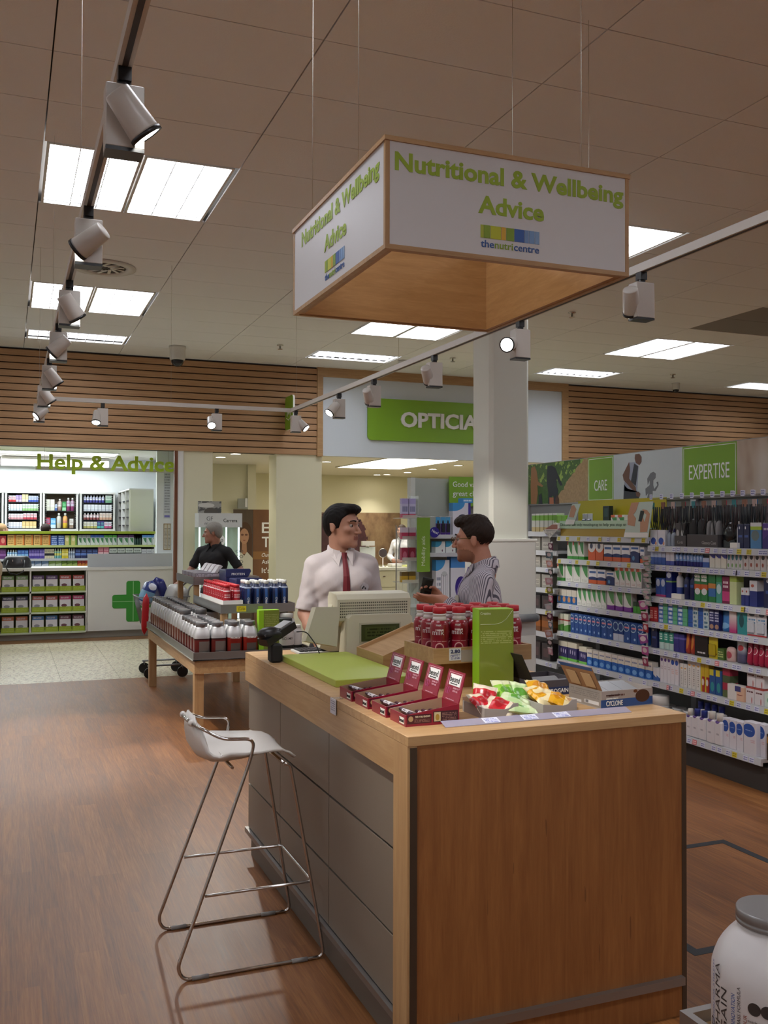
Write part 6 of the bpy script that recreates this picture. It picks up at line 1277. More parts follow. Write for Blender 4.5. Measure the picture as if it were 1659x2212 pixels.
bpoly(zp([(742, 132), (770, 128), (786, 150), (785, 185), (770, 208), (745, 190), (738, 160)]), 4.8188, SKD, s2, 'printed_head'); bpoly(zp([(700, 185), (680, 225), (655, 275), (662, 310), (720, 375), (748, 390), (745, 360), (700, 300), (705, 240)]), 4.8174, SKD, s2, 'printed_arm'); bpoly(zp([(745, 395), (765, 390), (777, 405), (770, 430), (750, 420)]), 4.8172, SKD, s2, 'printed_hand')
bpoly(zp([(848, 262), (868, 253), (884, 265), (882, 295), (866, 312), (866, 345), (872, 372), (895, 345), (888, 325), (900, 320), (903, 345), (882, 385), (862, 385), (860, 440), (822, 445), (832, 400), (815, 420), (812, 370), (842, 345), (842, 310), (828, 345), (825, 300)]), 4.8188, GRF, s2, 'printed_girl')
bpoly(zp([(135, 215), (165, 210), (190, 225), (215, 290), (240, 345), (225, 350), (200, 300), (198, 350), (210, 380), (205, 475), (180, 475), (178, 420), (165, 420), (165, 475), (140, 475), (142, 400), (132, 330)]), 4.8188, mat('print_darkblue', '#232a33', 0.5), s0, 'printed_walker'); bpoly(zp([(150, 430), (178, 430), (178, 476), (150, 476)]), 4.8180, mat('print_calf', '#b06a4a', 0.5), s0, 'printed_legs')
bpoly(zp([(24, 225), (48, 215), (62, 250), (72, 320), (105, 348), (100, 358), (66, 345), (70, 400), (60, 476), (22, 476), (20, 350)]), 4.8188, mat('print_tan', '#9c7048', 0.5), s0, 'printed_walker'); bpoly(zp([(75, 415), (95, 400), (102, 476), (74, 476)]), 4.8180, mat('print_darkblue', '#232a33', 0.5), s0, 'printed_dog'); bpoly(zp([(190, 440), (205, 410), (215, 440), (215, 476), (190, 476)]), 4.8179, mat('print_brown', '#4a2f22', 0.5), s0, 'printed_dog')
fit_text('CARE', 0.098, 0.19, LETTER_W, s1, (BXP-0.001, 7.135, 1.945), (PI/2, 0, -PI/2), 0.0); fit_text('EXPERTISE', 0.118, 0.435, LETTER_W, s3, (BXP-0.001, 5.88, 1.985), (PI/2, 0, -PI/2), 0.0)
for s_, (a, b) in ((s1, (6.85, 7.235)), (s3, (5.37, 5.955))):
    e_ = 0.012; q_ = 0.004
    for bx_ in ((a+e_, BZ0+e_, b-e_, BZ0+e_+q_), (a+e_, BZ1-e_-q_, b-e_, BZ1-e_), (a+e_, BZ0+e_+q_, a+e_+q_, BZ1-e_-q_), (b-e_-q_, BZ0+e_+q_, b-e_, BZ1-e_-q_)): MB().box(BXP-0.0008, bx_[0], bx_[1], BXP, bx_[2], bx_[3]).obj('border', LETTER_W, s_)

# ------------------------------------------------------------------ letters as single objects
def letters(s, cap, width, m_, parent, loc, bold, extrude):
    size = cap/0.729
    def ext(q):
        me = text_mesh(q, size, bold, extrude, 'LEFT', 1.0, 0.0, m_); xs = [v.co.x for v in me.vertices]; return min(xs), max(xs), me
    x0, x1, _ = ext(s); k = width/(x1-x0)
    for i, ch in enumerate(s):
        if ch == ' ': continue
        a, b, me = ext(ch); _, e_, _2 = ext(s[:i+1])
        o = link('letter', me, parent, (loc[0]+(e_-b-x0)*k, loc[1], loc[2]), rot=(PI/2, 0, 0)); o.scale = (k, 1, 1)
hl = thing('hanging_letters', 'green help and advice letters hung over the pharmacy counter', 'sign', (0.403, 14.42, 2.45))
letters('Help & Advice', 0.215, 1.935, mat('letter_lime', '#c6ea3c', 0.45), hl, (0, 0, 0), 0.028, 0.015)
MB().box(-0.02, 0.02, -0.02, 1.96, 0.05, 0.03).obj('support_bar', WHITE_M, hl)
for x in (0.1, 1.85): m = MB(); m.tube([(x, 0.035, 0.03), (x, 0.035, 0.41)], 0.003, 5); m.obj('hanger', wm, hl)

# ------------------------------------------------------------------ pharmacy counter
pc_ = thing('pharmacy_counter', 'white pharmacy counter with leaflet rack and green cross panel', 'counter', (0, 14.5, 0))
PW = mat('laminate_white', '#d9d8d2', 0.4)
MB().box(1.10, 0.0, 0.10, 2.36, 0.02, 0.985).obj('cross_panel', PW, pc_); MB().box(-3, 0.06, 0.0, 2.36, 0.5, 0.10).obj('plinth', mat('plinth_taupe', '#8f887e', 0.5), pc_)
MB().box(-3, -0.02, 0.985, 2.36, 0.55, 1.028).obj('worktop', PW, pc_); MB().box(-3, 0.30, 0.10, 1.10, 0.32, 0.985).obj('rack_back', mat('rack_back', '#6a6d3a', 0.6), pc_)
for x in (-1.25, -0.46, 0.318, 1.085): MB().box(x, 0.0, 0.10, x+0.022, 0.30, 0.985).obj('rack_divider', PW, pc_)
HOLD = print_mat('leaflet_holder', '#97a82c', [('lines', .1, .2, .9, .8, 2, '#a9b84c')])
for z in (0.10, 0.385, 0.68):
    MB().box(-3, 0.0, z-0.015, 1.085, 0.30, z+0.01).obj('rack_shelf', mat('shelf_pale', '#c4cfb4', 0.4), pc_)
LCOL = {(2, 0): '#6f8f5a', (2, 1): '#4e2f62', (2, 2): '#a8443c', (1, 0): '#2f2c4a', (1, 1): '#a34a3c', (1, 2): '#b03468', (0, 0): '#b8633a', (0, 1): '#3f6ea8', (0, 2): '#5a2338'}
WHO = {2: 'top', 1: 'middle', 0: 'bottom'}
for r_, z in enumerate((0.11, 0.395, 0.69)):
    for i, x in enumerate((-0.43, -0.245, -0.055, 0.13, 0.348, 0.532, 0.717, 0.90)):
        h_ = MB().box(x, 0.03, z, x+0.178, 0.033, z+0.072).obj('leaflet_holder', HOLD, pc_)
        k = 0 if i < 4 else (1 if i < 6 else 2); c_ = LCOL[(r_, k)]
        lm = print_mat('leaflet'+c_, '#d6d2d4', [('rect', 0, .74, 1, 1, c_), ('ell', .4, .35, .25, .1, '#8d8a92' if k != 2 else '#6a3a44'), ('lines', .1, .8, .8, .92, 2, '#cfc9cf')])
        m = MB(); m.obox((x+0.01, 14.545, z+0.012), (0.155, 0, 0), (0, 0.03, 0.215), (0, 0.004, -0.0006)); o = m.obj('leaflet', lm)
        cn = {'#6f8f5a': 'sage green', '#4e2f62': 'violet', '#a8443c': 'brick red', '#2f2c4a': 'dark navy', '#a34a3c': 'rust red', '#b03468': 'magenta', '#b8633a': 'orange', '#3f6ea8': 'blue', '#5a2338': 'maroon'}[c_]
        lb_ = '%s headed leaflet in the %s row of the pharmacy rack' % (cn, WHO[r_]); tag(o, nth(lb_, i % 4 if i < 4 else (i-4) % 2, 4 if i < 4 else 2), 'leaflet', lb_)
def cross_poly(s, a, r_, n=4):
    pts = []
    for (cx_, cz_, st) in ((a-r_, s-r_, 0), (-(a-r_), s-r_, 90)): pts += [(cx_+r_*math.cos(math.radians(st+90*i/n)), cz_+r_*math.sin(math.radians(st+90*i/n))) for i in range(n+1)]
    return pts
top = cross_poly(0.30, 0.10, 0.035); lft = [(-z, x) for x, z in top]; bot_ = [(-x, -z) for x, z in top]; rgt = [(z, -x) for x, z in top]
poly = top+[(-0.10, 0.10)]+lft+[(-0.10, -0.10)]+bot_+[(0.10, -0.10)]+rgt+[(0.10, 0.10)]
gx = MB().prism([(1.756+x, -0.006, 0.52+z) for x, z in poly], (0, 0.006, 0)).obj('green_cross', mat('cross_green', '#2f8a28', 0.45), pc_)
MB().box(1.751, -0.0075, 0.225, 1.761, -0.006, 0.815).obj('cross_line', mat('cross_pale', '#8fc486', 0.5), gx); MB().box(1.46, -0.0075, 0.515, 1.751, -0.006, 0.525).obj('cross_line', mat('cross_pale', '#8fc486', 0.5), gx); MB().box(1.761, -0.0075, 0.515, 2.05, -0.006, 0.525).obj('cross_line', mat('cross_pale', '#8fc486', 0.5), gx)
t = MB().box(1.11, 14.56, 1.0285, 2.33, 14.575, 1.222).obj('privacy_screen', mat('frosted_screen', '#b9bec2', 0.5)); tag(t, 'frosted grey screen standing on the pharmacy counter', 'screen')
hb = thing('handbag', 'black leather handbag on the pharmacy counter', 'handbag', (0.15, 14.66, 1.0285))
R_ = [[(0.20*math.cos(a)*kx, 0.10*math.sin(a)*ky, z) for a in [2*PI*i/20 for i in range(20)]] for z, kx, ky in ((0.0, .95, .9), (0.02, 1, 1), (0.08, .95, .85), (0.14, .85, .55), (0.165, .72, .3), (0.17, .5, .1))]
MB().loft(R_).obj('body', mat('bag_leather', '#17161a', 0.35), hb)
m = MB(); m.tube([(-0.12, -0.09, 0.11), (-0.15, -0.17, 0.02), (-0.10, -0.20, -0.07), (0.0, -0.205, -0.09), (0.08, -0.19, -0.05), (0.10, -0.12, 0.06), (0.10, -0.09, 0.11)], 0.008, 8); m.obj('handle', mat('bag_leather', '#17161a', 0.35), hb)
m = MB()
for x in (-0.06, 0.06): m.box(x-0.006, -0.085, 0.09, x+0.006, -0.078, 0.12)
m.obj('buckle', CHROME, hb)
# ------------------------------------------------------------------ green medicine shelves behind the counter
GSY = 15.95
gsh = thing('medicine_shelves', 'lime green medicine shelving behind the pharmacy counter', 'shelving', (0, GSY, 0))
LIMEM = mat('shelf_lime', '#8f9f22', 0.5)
MB().box(-3, 0.30, 0.3, 2.28, 0.32, 1.545).obj('back_panel', mat('dark_back', '#2c2a2c', 0.7), gsh); MB().box(-3, -0.02, 1.505, 2.28, 0.32, 1.545).obj('header', LIMEM, gsh)
for z, m_ in ((1.325, mat('lip_pale_lime', '#b9c47a', 0.5)), (1.115, SHELF_M), (0.985, SHELF_M)):
    MB().box(-3, 0.0, z-0.012, 2.28, 0.30, z).obj('shelf', SHELF_M, gsh); MB().box(-3, -0.012, z-0.035, 2.28, 0.0, z).obj('ticket_rail', m_, gsh)
MB().box(2.26, 0, 0.0, 2.28, 0.32, 1.505).obj('side_panel', WHITE_M, gsh)
def xg(px, Y): return Y*math.tan(YAW+math.atan((px-829.5)/FPX))
def runy(z, px0, px1, n, kind, h, d, mats, name, label, cat, Y=GSY, back=0.01, gap=0.94):
    mats = mats if isinstance(mats, (list, tuple)) else [mats]; Yf = Y+back; a, b = xg(px0, Yf), xg(px1, Yf); p = (b-a)/n
    me = pmesh(kind, p*gap, h, min(d, p*gap*1.1) if kind in ('bottle', 'pump', 'tub', 'widecap') else d, mats)
    for i in range(n):
        o = link(name, me, None, (a+(i+0.5)*p, Yf, z+0.0005)); tag(o, nth(label, i, n), cat, label if n > 1 else None)
S = 'on the upper green medicine shelf'
def pb(nm, *a): return print_mat(nm, *a)
ORB = pb('ph_orange', '#d9b06a', [('rect', .78, 0, 1, 1, '#cf7a35'), ('lines', .1, .1, .7, .9, 4, '#9a6a2c')])
runy(1.325, 0, 14, 1, 'box', 0.15, 0.08, pb('ph_red', '#b03038', [('ell', .5, .5, .3, .3, '#d98a7a')]), 'medicine_box', 'red box '+S, 'medicine box')
runy(1.325, 16, 110, 5, 'box', 0.165, 0.08, ORB, 'medicine_box', 'large orange and cream box '+S, 'medicine box')
runy(1.325, 110, 140, 2, 'stack5', 0.155, 0.08, pb('ph_blue', '#274f9c', [('lines', .1, 0, .9, 1, 5, '#a9bde0')]), 'stacked_boxes', 'stack of blue boxes '+S, 'box stack')
runy(1.325, 140, 167, 2, 'box', 0.155, 0.08, pb('ph_yelgreen', '#c9c07a', [('rect', .7, 0, 1, 1, '#6f9a3c'), ('ell', .4, .6, .25, .2, '#e0d9b0')]), 'medicine_box', 'yellow and green box '+S, 'medicine box')
for (a, b, n_, c_, w0) in ((168, 196, 3, '#8d9496', 'grey'), (196, 225, 3, '#3a5fae', 'royal blue'), (225, 253, 3, '#4b9a3c', 'green'), (254, 290, 3, '#4f2a5a', 'purple'), (307, 340, 3, '#4f86c4', 'sky blue')):
    runy(1.325, a, b, n_, 'box', 0.16, 0.07, pb('ph_t'+c_, '#ccd3cc', [('rect', 0, .75, 1, 1, c_), ('leaf', .2, .2, .9, .7, '#3f7a4a')]), 'medicine_box', '%s topped white leaf box %s' % (w0, S), 'medicine box')
runy(1.325, 290, 306, 3, 'bottle', 0.13, 0.06, [mat('ph_dkgreen', '#24453c', 0.3), BLACK], 'medicine_bottle', 'dark green bottle '+S, 'bottle')
S = 'on the middle green medicine shelf'
for (a, b, n_, kd, h, bs, c2, w0) in ((0, 14, 1, 'box', .15, '#5a2a66', '#8a5a96', 'violet'), (16, 38, 4, 'bottle', .14, '#6fa4d0', '#d5e2ec', 'pale blue'), (38, 62, 3, 'box', .14, '#2f5aa8', '#7fb0dd', 'mid blue'), (63, 97, 6, 'box', .15, '#4a3a94', '#9a8cc8', 'violet blue'), (97, 118, 4, 'box', .15, '#d0c8a8', '#2a2c34', 'cream and black'), (118, 134, 3, 'bottle', .155, '#7fc0c0', '#d9d270', 'teal'), (134, 148, 2, 'box', .15, '#cdbb2f', '#e6dc8a', 'yellow'), (148, 163, 3, 'bottle', .155, '#c4ccd8', '#8a9ab4', 'white'), (163, 212, 4, 'box', .15, '#232a5a', '#5a78b8', 'midnight navy'), (212, 236, 2, 'box', .175, '#c0697a', '#e0b8bc', 'rose'), (236, 306, 4, 'box', .155, '#cfd5cc', '#2f3a34', 'white and black'), (306, 340, 3, 'box', .14, '#c9c9cc', '#8d8f96', 'plain white')):
    runy(1.115, a, b, n_, kd, h, 0.07, [pb('ph_m'+bs, bs, [('rect', .0, .3, 1, .55, c2), ('lines', .1, .65, .9, .85, 2, c2)]), WHITE_M] if kd == 'bottle' else [pb('ph_m'+bs, bs, [('rect', .0, .3, 1, .55, c2), ('lines', .1, .65, .9, .85, 2, c2)])], 'medicine_box' if kd == 'box' else 'medicine_bottle', '%s %s %s' % (w0, 'box' if kd == 'box' else 'bottle', S), 'medicine '+('box' if kd == 'box' else 'bottle'))
S = 'on the lower green medicine shelf'
for (a, b, n_, bs, c2, w0) in ((60, 106, 3, '#7f9cc8', '#d5dce8', 'pale blue'), (106, 134, 2, '#8fae5a', '#c9d8b0', 'light green'), (134, 168, 3, '#6f8f2f', '#b0c46a', 'moss green'), (168, 192, 3, '#b03a2c', '#d98a3a', 'red and orange')):
    runy(0.985, a, b, n_, 'box', 0.105, 0.07, pb('ph_l'+bs, bs, [('below', .3, .4, -.2, c2)]), 'medicine_box', '%s box %s' % (w0, S), 'medicine box')
# ------------------------------------------------------------------ white wall shelves of the dispensary
WY = 18.0
def wallunit(x0, x1, lb, rows, back):
    t = thing('wall_shelf_unit', lb, 'shelf unit', (x0, WY, 1.575)); w_ = x1-x0; H = 0.635
    MB().box(0, 0.22, 0, w_, 0.24, H).obj('back_panel', back, t)
    for a in (0, w_-0.03): MB().box(a, 0, 0, a+0.03, 0.22, H).obj('side', WHITE_M, t)
    MB().box(-0.005, -0.01, H, w_+0.005, 0.24, H+0.03).obj('top', WHITE_M, t); MB().box(-0.005, -0.01, -0.03, w_+0.005, 0.24, 0).obj('bottom', WHITE_M, t)
    sl_ = MB()
    for a in (0.032, w_-0.062):
        for k in range(16): sl_.box(a, 0.0, 0.02+k*0.039, a+0.03, 0.005, 0.04+k*0.039)
    tag(sl_.obj('slotted_strip', BLACK_M, t), kind='stuff')
    for z in rows: MB().box(0.03, 0.02, z-0.012, w_-0.03, 0.22, z).obj('shelf', mat('slot_black', '#232327', 0.5), t)
    return t
DKB = mat('slot_black', '#232327', 0.5)
ROWS4 = (0.015, 0.17, 0.325, 0.48)
wallunit(-0.66, -0.045, 'white dispensary wall shelf unit cut by the frame edge', ROWS4, DKB); wallunit(-0.02, 0.585, 'white dispensary wall shelf unit of cartons', ROWS4, DKB)
wallunit(0.605, 1.20, 'white dispensary wall shelf unit of large bottles on brown', (0.015, 0.33), mat('brown_back', '#6f5f50', 0.7)); wallunit(1.235, 1.845, 'white dispensary wall shelf unit of white bottles', ROWS4, DKB)
def rw(z, px0, px1, n, kind, h, mats, lb, cat): runy(1.575+z, px0, px1, n, kind, h, 0.08, mats, 'dispensary_'+cat, lb, cat, Y=WY, back=0.03, gap=0.9)
def two(nm, a, b): return print_mat('dw_'+nm, a, [('rect', 0, 0, 1, .35, b), ('lines', .1, .5, .9, .85, 3, b)])
D1 = 'in the first dispensary unit'
rw(0.48, 17, 34, 2, 'box', 0.11, two('a', '#d5d0da', '#c0303a'), 'white and red carton, top row '+D1, 'carton'); rw(0.48, 34, 47, 2, 'box', 0.12, two('b', '#a58cc4', '#c8b8dc'), 'lilac carton, top row '+D1, 'carton'); rw(0.48, 47, 61, 2, 'box', 0.135, two('c', '#dccf9a', '#e8dfb8'), 'pale yellow carton, top row '+D1, 'carton'); rw(0.48, 61, 84, 4, 'box', 0.11, two('d', '#c9cfe0', '#3a56b0'), 'white and blue carton, top row '+D1, 'carton')
rw(0.325, 17, 48, 5, 'box', 0.115, two('e', '#d8dade', '#c0ccd8'), 'white carton, second row '+D1, 'carton'); rw(0.325, 48, 84, 6, 'box', 0.12, two('f', '#d3d9d6', '#8fbf7a'), 'white and pale green carton, second row '+D1, 'carton')
rw(0.17, 17, 50, 5, 'box', 0.10, two('g', '#d6d2d6', '#c48a90'), 'white and dusty pink carton, third row '+D1, 'carton'); rw(0.17, 50, 80, 4, 'box', 0.11, two('h', '#d9ccd0', '#b8424e'), 'white and red banded carton, third row '+D1, 'carton')
rw(0.015, 15, 48, 5, 'box', 0.11, two('i', '#dad8dc', '#bfc3cc'), 'plain white carton, bottom row '+D1, 'carton'); rw(0.015, 48, 79, 4, 'box', 0.12, two('j', '#d8b878', '#e2cfa0'), 'amber carton, bottom row '+D1, 'carton')
D2 = 'in the brown backed dispensary unit'
rw(0.33, 98, 118, 2, 'box', 0.20, two('k', '#d9d8cc', '#c9c8b8'), 'cream tall carton '+D2, 'carton'); rw(0.33, 118, 124, 1, 'bottle', 0.14, [two('l', '#c8cfd8', '#5a74b4'), BLACK], 'small blue labelled bottle '+D2, 'bottle'); rw(0.33, 124, 134, 1, 'bottle', 0.21, [two('m', '#c9c4c0', '#a8887c'), WHITE_M], 'pale labelled bottle on the upper row '+D2, 'bottle'); rw(0.33, 134, 143, 1, 'box', 0.16, two('n', '#2f8a4a', '#8fc49a'), 'green carton '+D2, 'carton'); rw(0.33, 143, 161, 2, 'bottle', 0.23, [two('o', '#b9b0c0', '#8a3a68'), WHITE_M], 'mauve liquid bottle '+D2, 'bottle')
rw(0.015, 97, 109, 1, 'box', 0.19, two('p', '#b03a50', '#6a9ac0'), 'red and blue box '+D2, 'carton'); rw(0.015, 109, 121, 1, 'box', 0.18, two('q', '#5aa4d0', '#c5d8e4'), 'sky blue box '+D2, 'carton'); rw(0.015, 121, 134, 1, 'bottle', 0.27, [two('r', '#bdbfbf', '#c9c2a8'), WHITE_M], 'clear large bottle '+D2, 'bottle'); rw(0.015, 134, 148, 1, 'bottle', 0.27, [two('s', '#c9806a', '#d9b83a'), WHITE_M], 'orange large bottle with yellow label '+D2, 'bottle'); rw(0.015, 150, 159, 1, 'box', 0.17, two('t', '#cfcdc8', '#8d7a68'), 'white small box '+D2, 'carton')
D3 = 'in the white bottle dispensary unit'
rw(0.48, 180, 226, 7, 'bottle', 0.13, [two('u', '#d6d8e0', '#4a4a94'), WHITE_M], 'white bottle with navy label, top row '+D3, 'bottle'); rw(0.48, 227, 243, 1, 'box', 0.135, two('v', '#cfd8d0', '#6fa080'), 'pale green carton, top row '+D3, 'carton')
rw(0.325, 180, 243, 8, 'box', 0.12, two('w', '#d8dade', '#c4c8cf'), 'plain pale carton, second row '+D3, 'carton'); rw(0.17, 180, 215, 5, 'bottle', 0.12, [two('x', '#d3d2d6', '#9a5a58'), WHITE_M], 'white bottle with rust label, third row '+D3, 'bottle'); rw(0.17, 215, 242, 4, 'box', 0.125, two('y', '#d8d0c8', '#c49a80'), 'cream carton, third row '+D3, 'carton')
rw(0.015, 180, 210, 4, 'box', 0.12, two('z', '#c9c8c0', '#a8a25a'), 'white and olive carton, bottom row '+D3, 'carton'); rw(0.015, 210, 225, 2, 'box', 0.13, two('za', '#4a3a7a', '#5ab0a4'), 'violet and teal carton, bottom row '+D3, 'carton'); rw(0.015, 225, 242, 2, 'box', 0.12, two('zb', '#c9d0d4', '#b8507a'), 'white and pink carton, bottom row '+D3, 'carton')
tc = thing('drawer_cabinet', 'tall grey white cabinet with open pigeonholes in the dispensary', 'cabinet', (1.91, 16.4, 0))
MB().box(0.02, 0, 0, 0.40, 0.02, 2.24).obj('end_panel', mat('cab_grey', '#cfcdc0', 0.5), tc); MB().box(0.38, 0.02, 0, 0.40, 1.75, 2.24).obj('back_panel', WHITE_M, tc); MB().box(0.0, 0.0, 2.24, 0.40, 1.76, 2.26).obj('top', WHITE_M, tc)
for k in range(4): MB().box(0.0, 0.02+k*0.575, 0, 0.38, 0.04+k*0.575, 2.24).obj('divider', WHITE_M, tc)
for k in range(3):
    for j in range(5): MB().box(0.02, 0.04+k*0.575, 1.5+j*0.14, 0.38, 0.595+k*0.575, 1.515+j*0.14).obj('shelf', DKB, tc)
hb_ = MB(); 
nb = thing('notice_board', 'slim framed notices on the white wall beside the counter', 'notice', (2.235, 14.765, 1.27))
MB().box(0, 0, 0, 0.105, 0.015, 0.40).obj('board', wood_mat('cork', '#a8884a', '#8f7038', (20, 20, 20)), nb)
for x in (0.006, 0.056): MB().box(x, -0.003, 0.012, x+0.043, 0.0, 0.388).obj('sheet', print_mat('notice_sheet', '#cfc9b8', [('lines', .1, .05, .9, .85, 14, '#7d7a74')]), nb)
nb2 = MB().box(2.235, 14.775, 1.75, 2.335, 14.779, 2.52).obj('wall_notice', print_mat('notice_sheet2', '#cfd4dc', [('lines', .1, .1, .9, .95, 16, '#9a9fa8'), ('rect', .1, .02, .9, .06, '#7a78c8')])); tag(nb2, 'tall white notice sheet on the wall beside the pharmacy', 'notice')

# ------------------------------------------------------------------ opticians
es = thing('eyewear_stand', 'lit eyewear display stand with lettered header', 'display stand', (2.515, 13.42, 0))
hd2 = MB().box(0, 0, 1.615, 0.62, 0.30, 1.815).obj('header', mat('header_white', '#c9ccca', 0.4), es)
fit_text('Carrera', 0.05, 0.20, BLACK_M, hd2, (0.35, -0.001, 1.69), (PI/2, 0, 0), 0.006); fit_text('GF', 0.06, 0.09, GREYTXT, hd2, (0.11, -0.001, 1.71), (PI/2, 0, 0)); fit_text('FERRE', 0.03, 0.14, GREYTXT, hd2, (0.085, -0.001, 1.65), (PI/2, 0, 0))
for x in (0.02, 0.17, 0.40, 0.58): m = MB(); m.tube([(x, 0.04, 0.12), (x, 0.04, 1.615)], 0.012, 8); m.obj('lit_rod', lit('rod_cyan', '#cfeefa', 1.6), es)
MB().box(0, 0, 0, 0.62, 0.30, 0.12).obj('base', WHITE_M, es); MB().box(0, 0.28, 0.12, 0.62, 0.30, 1.615).obj('back_panel', mat('glass_green', '#a9b8a0', 0.2), es)
gl = []
frm = MB(); frm.tube([Vector((0.022*math.cos(2*PI*k/10)-0.028, -0.02, 0.018*math.sin(2*PI*k/10))) for k in range(11)], 0.003, 5); frm.tube([Vector((0.022*math.cos(2*PI*k/10)+0.028, -0.02, 0.018*math.sin(2*PI*k/10))) for k in range(11)], 0.003, 5); frm.tube([(-0.006, -0.02, 0.004), (0.006, -0.02, 0.004)], 0.003, 5); frm.tube([(-0.05, -0.02, 0), (-0.055, 0.06, 0)], 0.0025, 5); frm.tube([(0.05, -0.02, 0), (0.055, 0.06, 0)], 0.0025, 5)
fm = frm.mesh('spectacles', BLACK)
for j, (x, nm) in enumerate(((0.02, 'first'), (0.17, 'second'), (0.58, 'last'))):
    for k in range(8):
        o = link('spectacles', fm, None, (2.515+x, 13.42, 0.75+k*0.075)); tag(o, nth('black glasses on the %s lit rod of the eyewear stand' % nm, k, 8), 'glasses', 'glasses on the %s lit rod' % nm)
dsc = MB(); dsc.lathe([(0.085, -0.003), (0.085, 0.003)], seg=20); dsc.v = [(x+0.29, z, y+1.43) for x, y, z in dsc.v]; d_o = dsc.obj('price_disc', LETTER_W, es); fit_text('£30', 0.045, 0.11, GREYTXT, d_o, (0.235, -0.005, 1.41), (PI/2, 0, 0), 0.006)
MB().box(0.0, 0.05, 1.815, 0.33, 0.07, 1.985).obj('photo_card', print_mat('bw_photo', '#9a9a94', [('blobs', 2.2, .5, '#4f504e'), ('ell', .55, .1, .3, .35, '#57534c'), ('ell', .35, .65, .35, .2, '#c9c9c2')]), es)
pw = thing('poster_board', 'tall portrait poster of a long haired woman in a white blouse', 'poster', (3.655, 16.3, 0))
MB().box(0, 0, 0, 0.345, 0.03, 1.925).obj('board', print_mat('poster_dim', '#4a3f35', [('wash', 3, .6, '#6a5a4a')]), pw)
def fl(pts, m_, nm, y=-0.002): MB().prism([(x, y, z) for x, z in pts], (0, 0.0015, 0)).obj(nm, m_, pw)
def ovl(cx_, cz_, rx, rz, n=16): return [(cx_+rx*math.cos(2*PI*k/n), cz_+rz*math.sin(2*PI*k/n)) for k in range(n)]
fl(ovl(0.20, 1.50, 0.125, 0.21)+[], mat('print_hair', '#4f3521', 0.5), 'printed_hair', -0.002); fl([(0.08, 1.5), (0.33, 1.5), (0.325, 1.02), (0.27, 0.98), (0.12, 1.05)], mat('print_hair', '#4f3521', 0.5), 'printed_hair', -0.0022)
fl(ovl(0.19, 1.46, 0.082, 0.135), mat('print_face', '#b58a6c', 0.5), 'printed_face', -0.0045); fl([(0.15, 1.36), (0.23, 1.36), (0.24, 1.15), (0.14, 1.15)], mat('print_neck', '#a87d60', 0.5), 'printed_neck', -0.0040)
fl([(0.02, 0.2), (0.34, 0.2), (0.34, 1.08), (0.24, 1.19), (0.19, 1.12), (0.13, 1.19), (0.03, 1.08)], mat('print_blouse', '#c9c7b8', 0.5), 'printed_blouse', -0.0060)
for x in (0.155, 0.225): fl(ovl(x, 1.485, 0.026, 0.018, 10), mat('print_lens', '#6d4a3c', 0.5), 'printed_glasses', -0.0075)
fl([(0.165, 1.395), (0.215, 1.395), (0.205, 1.383), (0.175, 1.383)], mat('print_lips', '#8a4a40', 0.5), 'printed_mouth', -0.0076)
pt = thing('poster_board', 'brown poster with white capital letters beside the cream pillar', 'poster', (4.003, 16.3, 0))
MB().box(0, 0, 0, 1.0, 0.03, 1.925).obj('board', print_mat('poster_brown', '#5a3d2c', [('wash', 2.5, .9, '#8a5f3a'), ('rect', 0, .15, 1, .3, '#6f4a33'), ('rect', 0, .55, 1, .62, '#8a6238')]), pt)
for s_, cap, wd_, z, sh in (('E', 0.19, 0.13, 1.52, 0), ('T', 0.19, 0.15, 1.27, 0), ('Our', 0.07, 0.14, 1.10, 0.25), ('Ask', 0.07, 0.15, 0.98, 0), ("It's", 0.09, 0.15, 0.82, 0)): fit_text(s_, cap, wd_, LETTER_W, pt, (0.155, -0.003, z), (PI/2, 0, 0), 0.01 if sh == 0 else 0.0, shear=sh)
mu = thing('wall_mural', 'wide brown mural of curly dark hair on the far wall', 'picture', (6.0, 19.57, 0.8))
g = NT('mural_print', rough=0.5); X3 = g.xyz(); nz = g.noise(g.map('Generated', (3, 1, 1)), 2.0, 4, 0.6); base = g.ramp(nz, [(0.3, hexc('#4f3a2c')), (0.5, hexc('#8a6f54')), (0.7, hexc('#a58d6a'))])
nz2 = g.noise(g.map('Generated', (3, 1, 1)), 9.0, 4, 0.6)
rr = g.M('ADD', g.M('POWER', g.M('DIVIDE', g.M('SUBTRACT', X3['X'], 0.33), 0.30), 2.0), g.M('POWER', g.M('DIVIDE', g.M('SUBTRACT', X3['Z'], 0.45), 0.62), 2.0))
g.color(g.mix(g.M('LESS_THAN', g.M('ADD', rr, g.M('MULTIPLY', nz2, 0.6)), 1.3), base, g.mix(nz2, hexc('#24131a'), hexc('#5a3038'))))
MB().box(0, 0, 0, 2.15, 0.025, 1.14).obj('panel', g.m, mu)
ml = thing('wall_sign', 'small square steel sign on the opticians wall', 'sign', (3.86, 16.86, 1.95)); MB().box(0, 0, 0, 0.18, 0.03, 0.18).obj('plate', mat('steel_dull', '#a9ada4', 0.35, 0.5), ml); MB().box(0.13, -0.004, 0.03, 0.17, 0.0, 0.19).obj('fin', LETTER_W, ml)
struct('wall_opticians_return', MB().box(2.83, 16.95, 0, 4.05, 17.05, 2.75), CREAM)
dk_ = thing('reception_desk', 'cream drawer desk in the opticians behind the two men', 'desk', (5.55, 14.9, 0))
MB().box(0, 0, 0, 1.35, 0.6, 0.90).obj('carcass', mat('desk_cream', '#cfc8a4', 0.5), dk_); MB().box(-0.02, -0.03, 0.90, 1.37, 0.62, 0.945).obj('top', mat('desk_top', '#dcd8c2', 0.4), dk_)
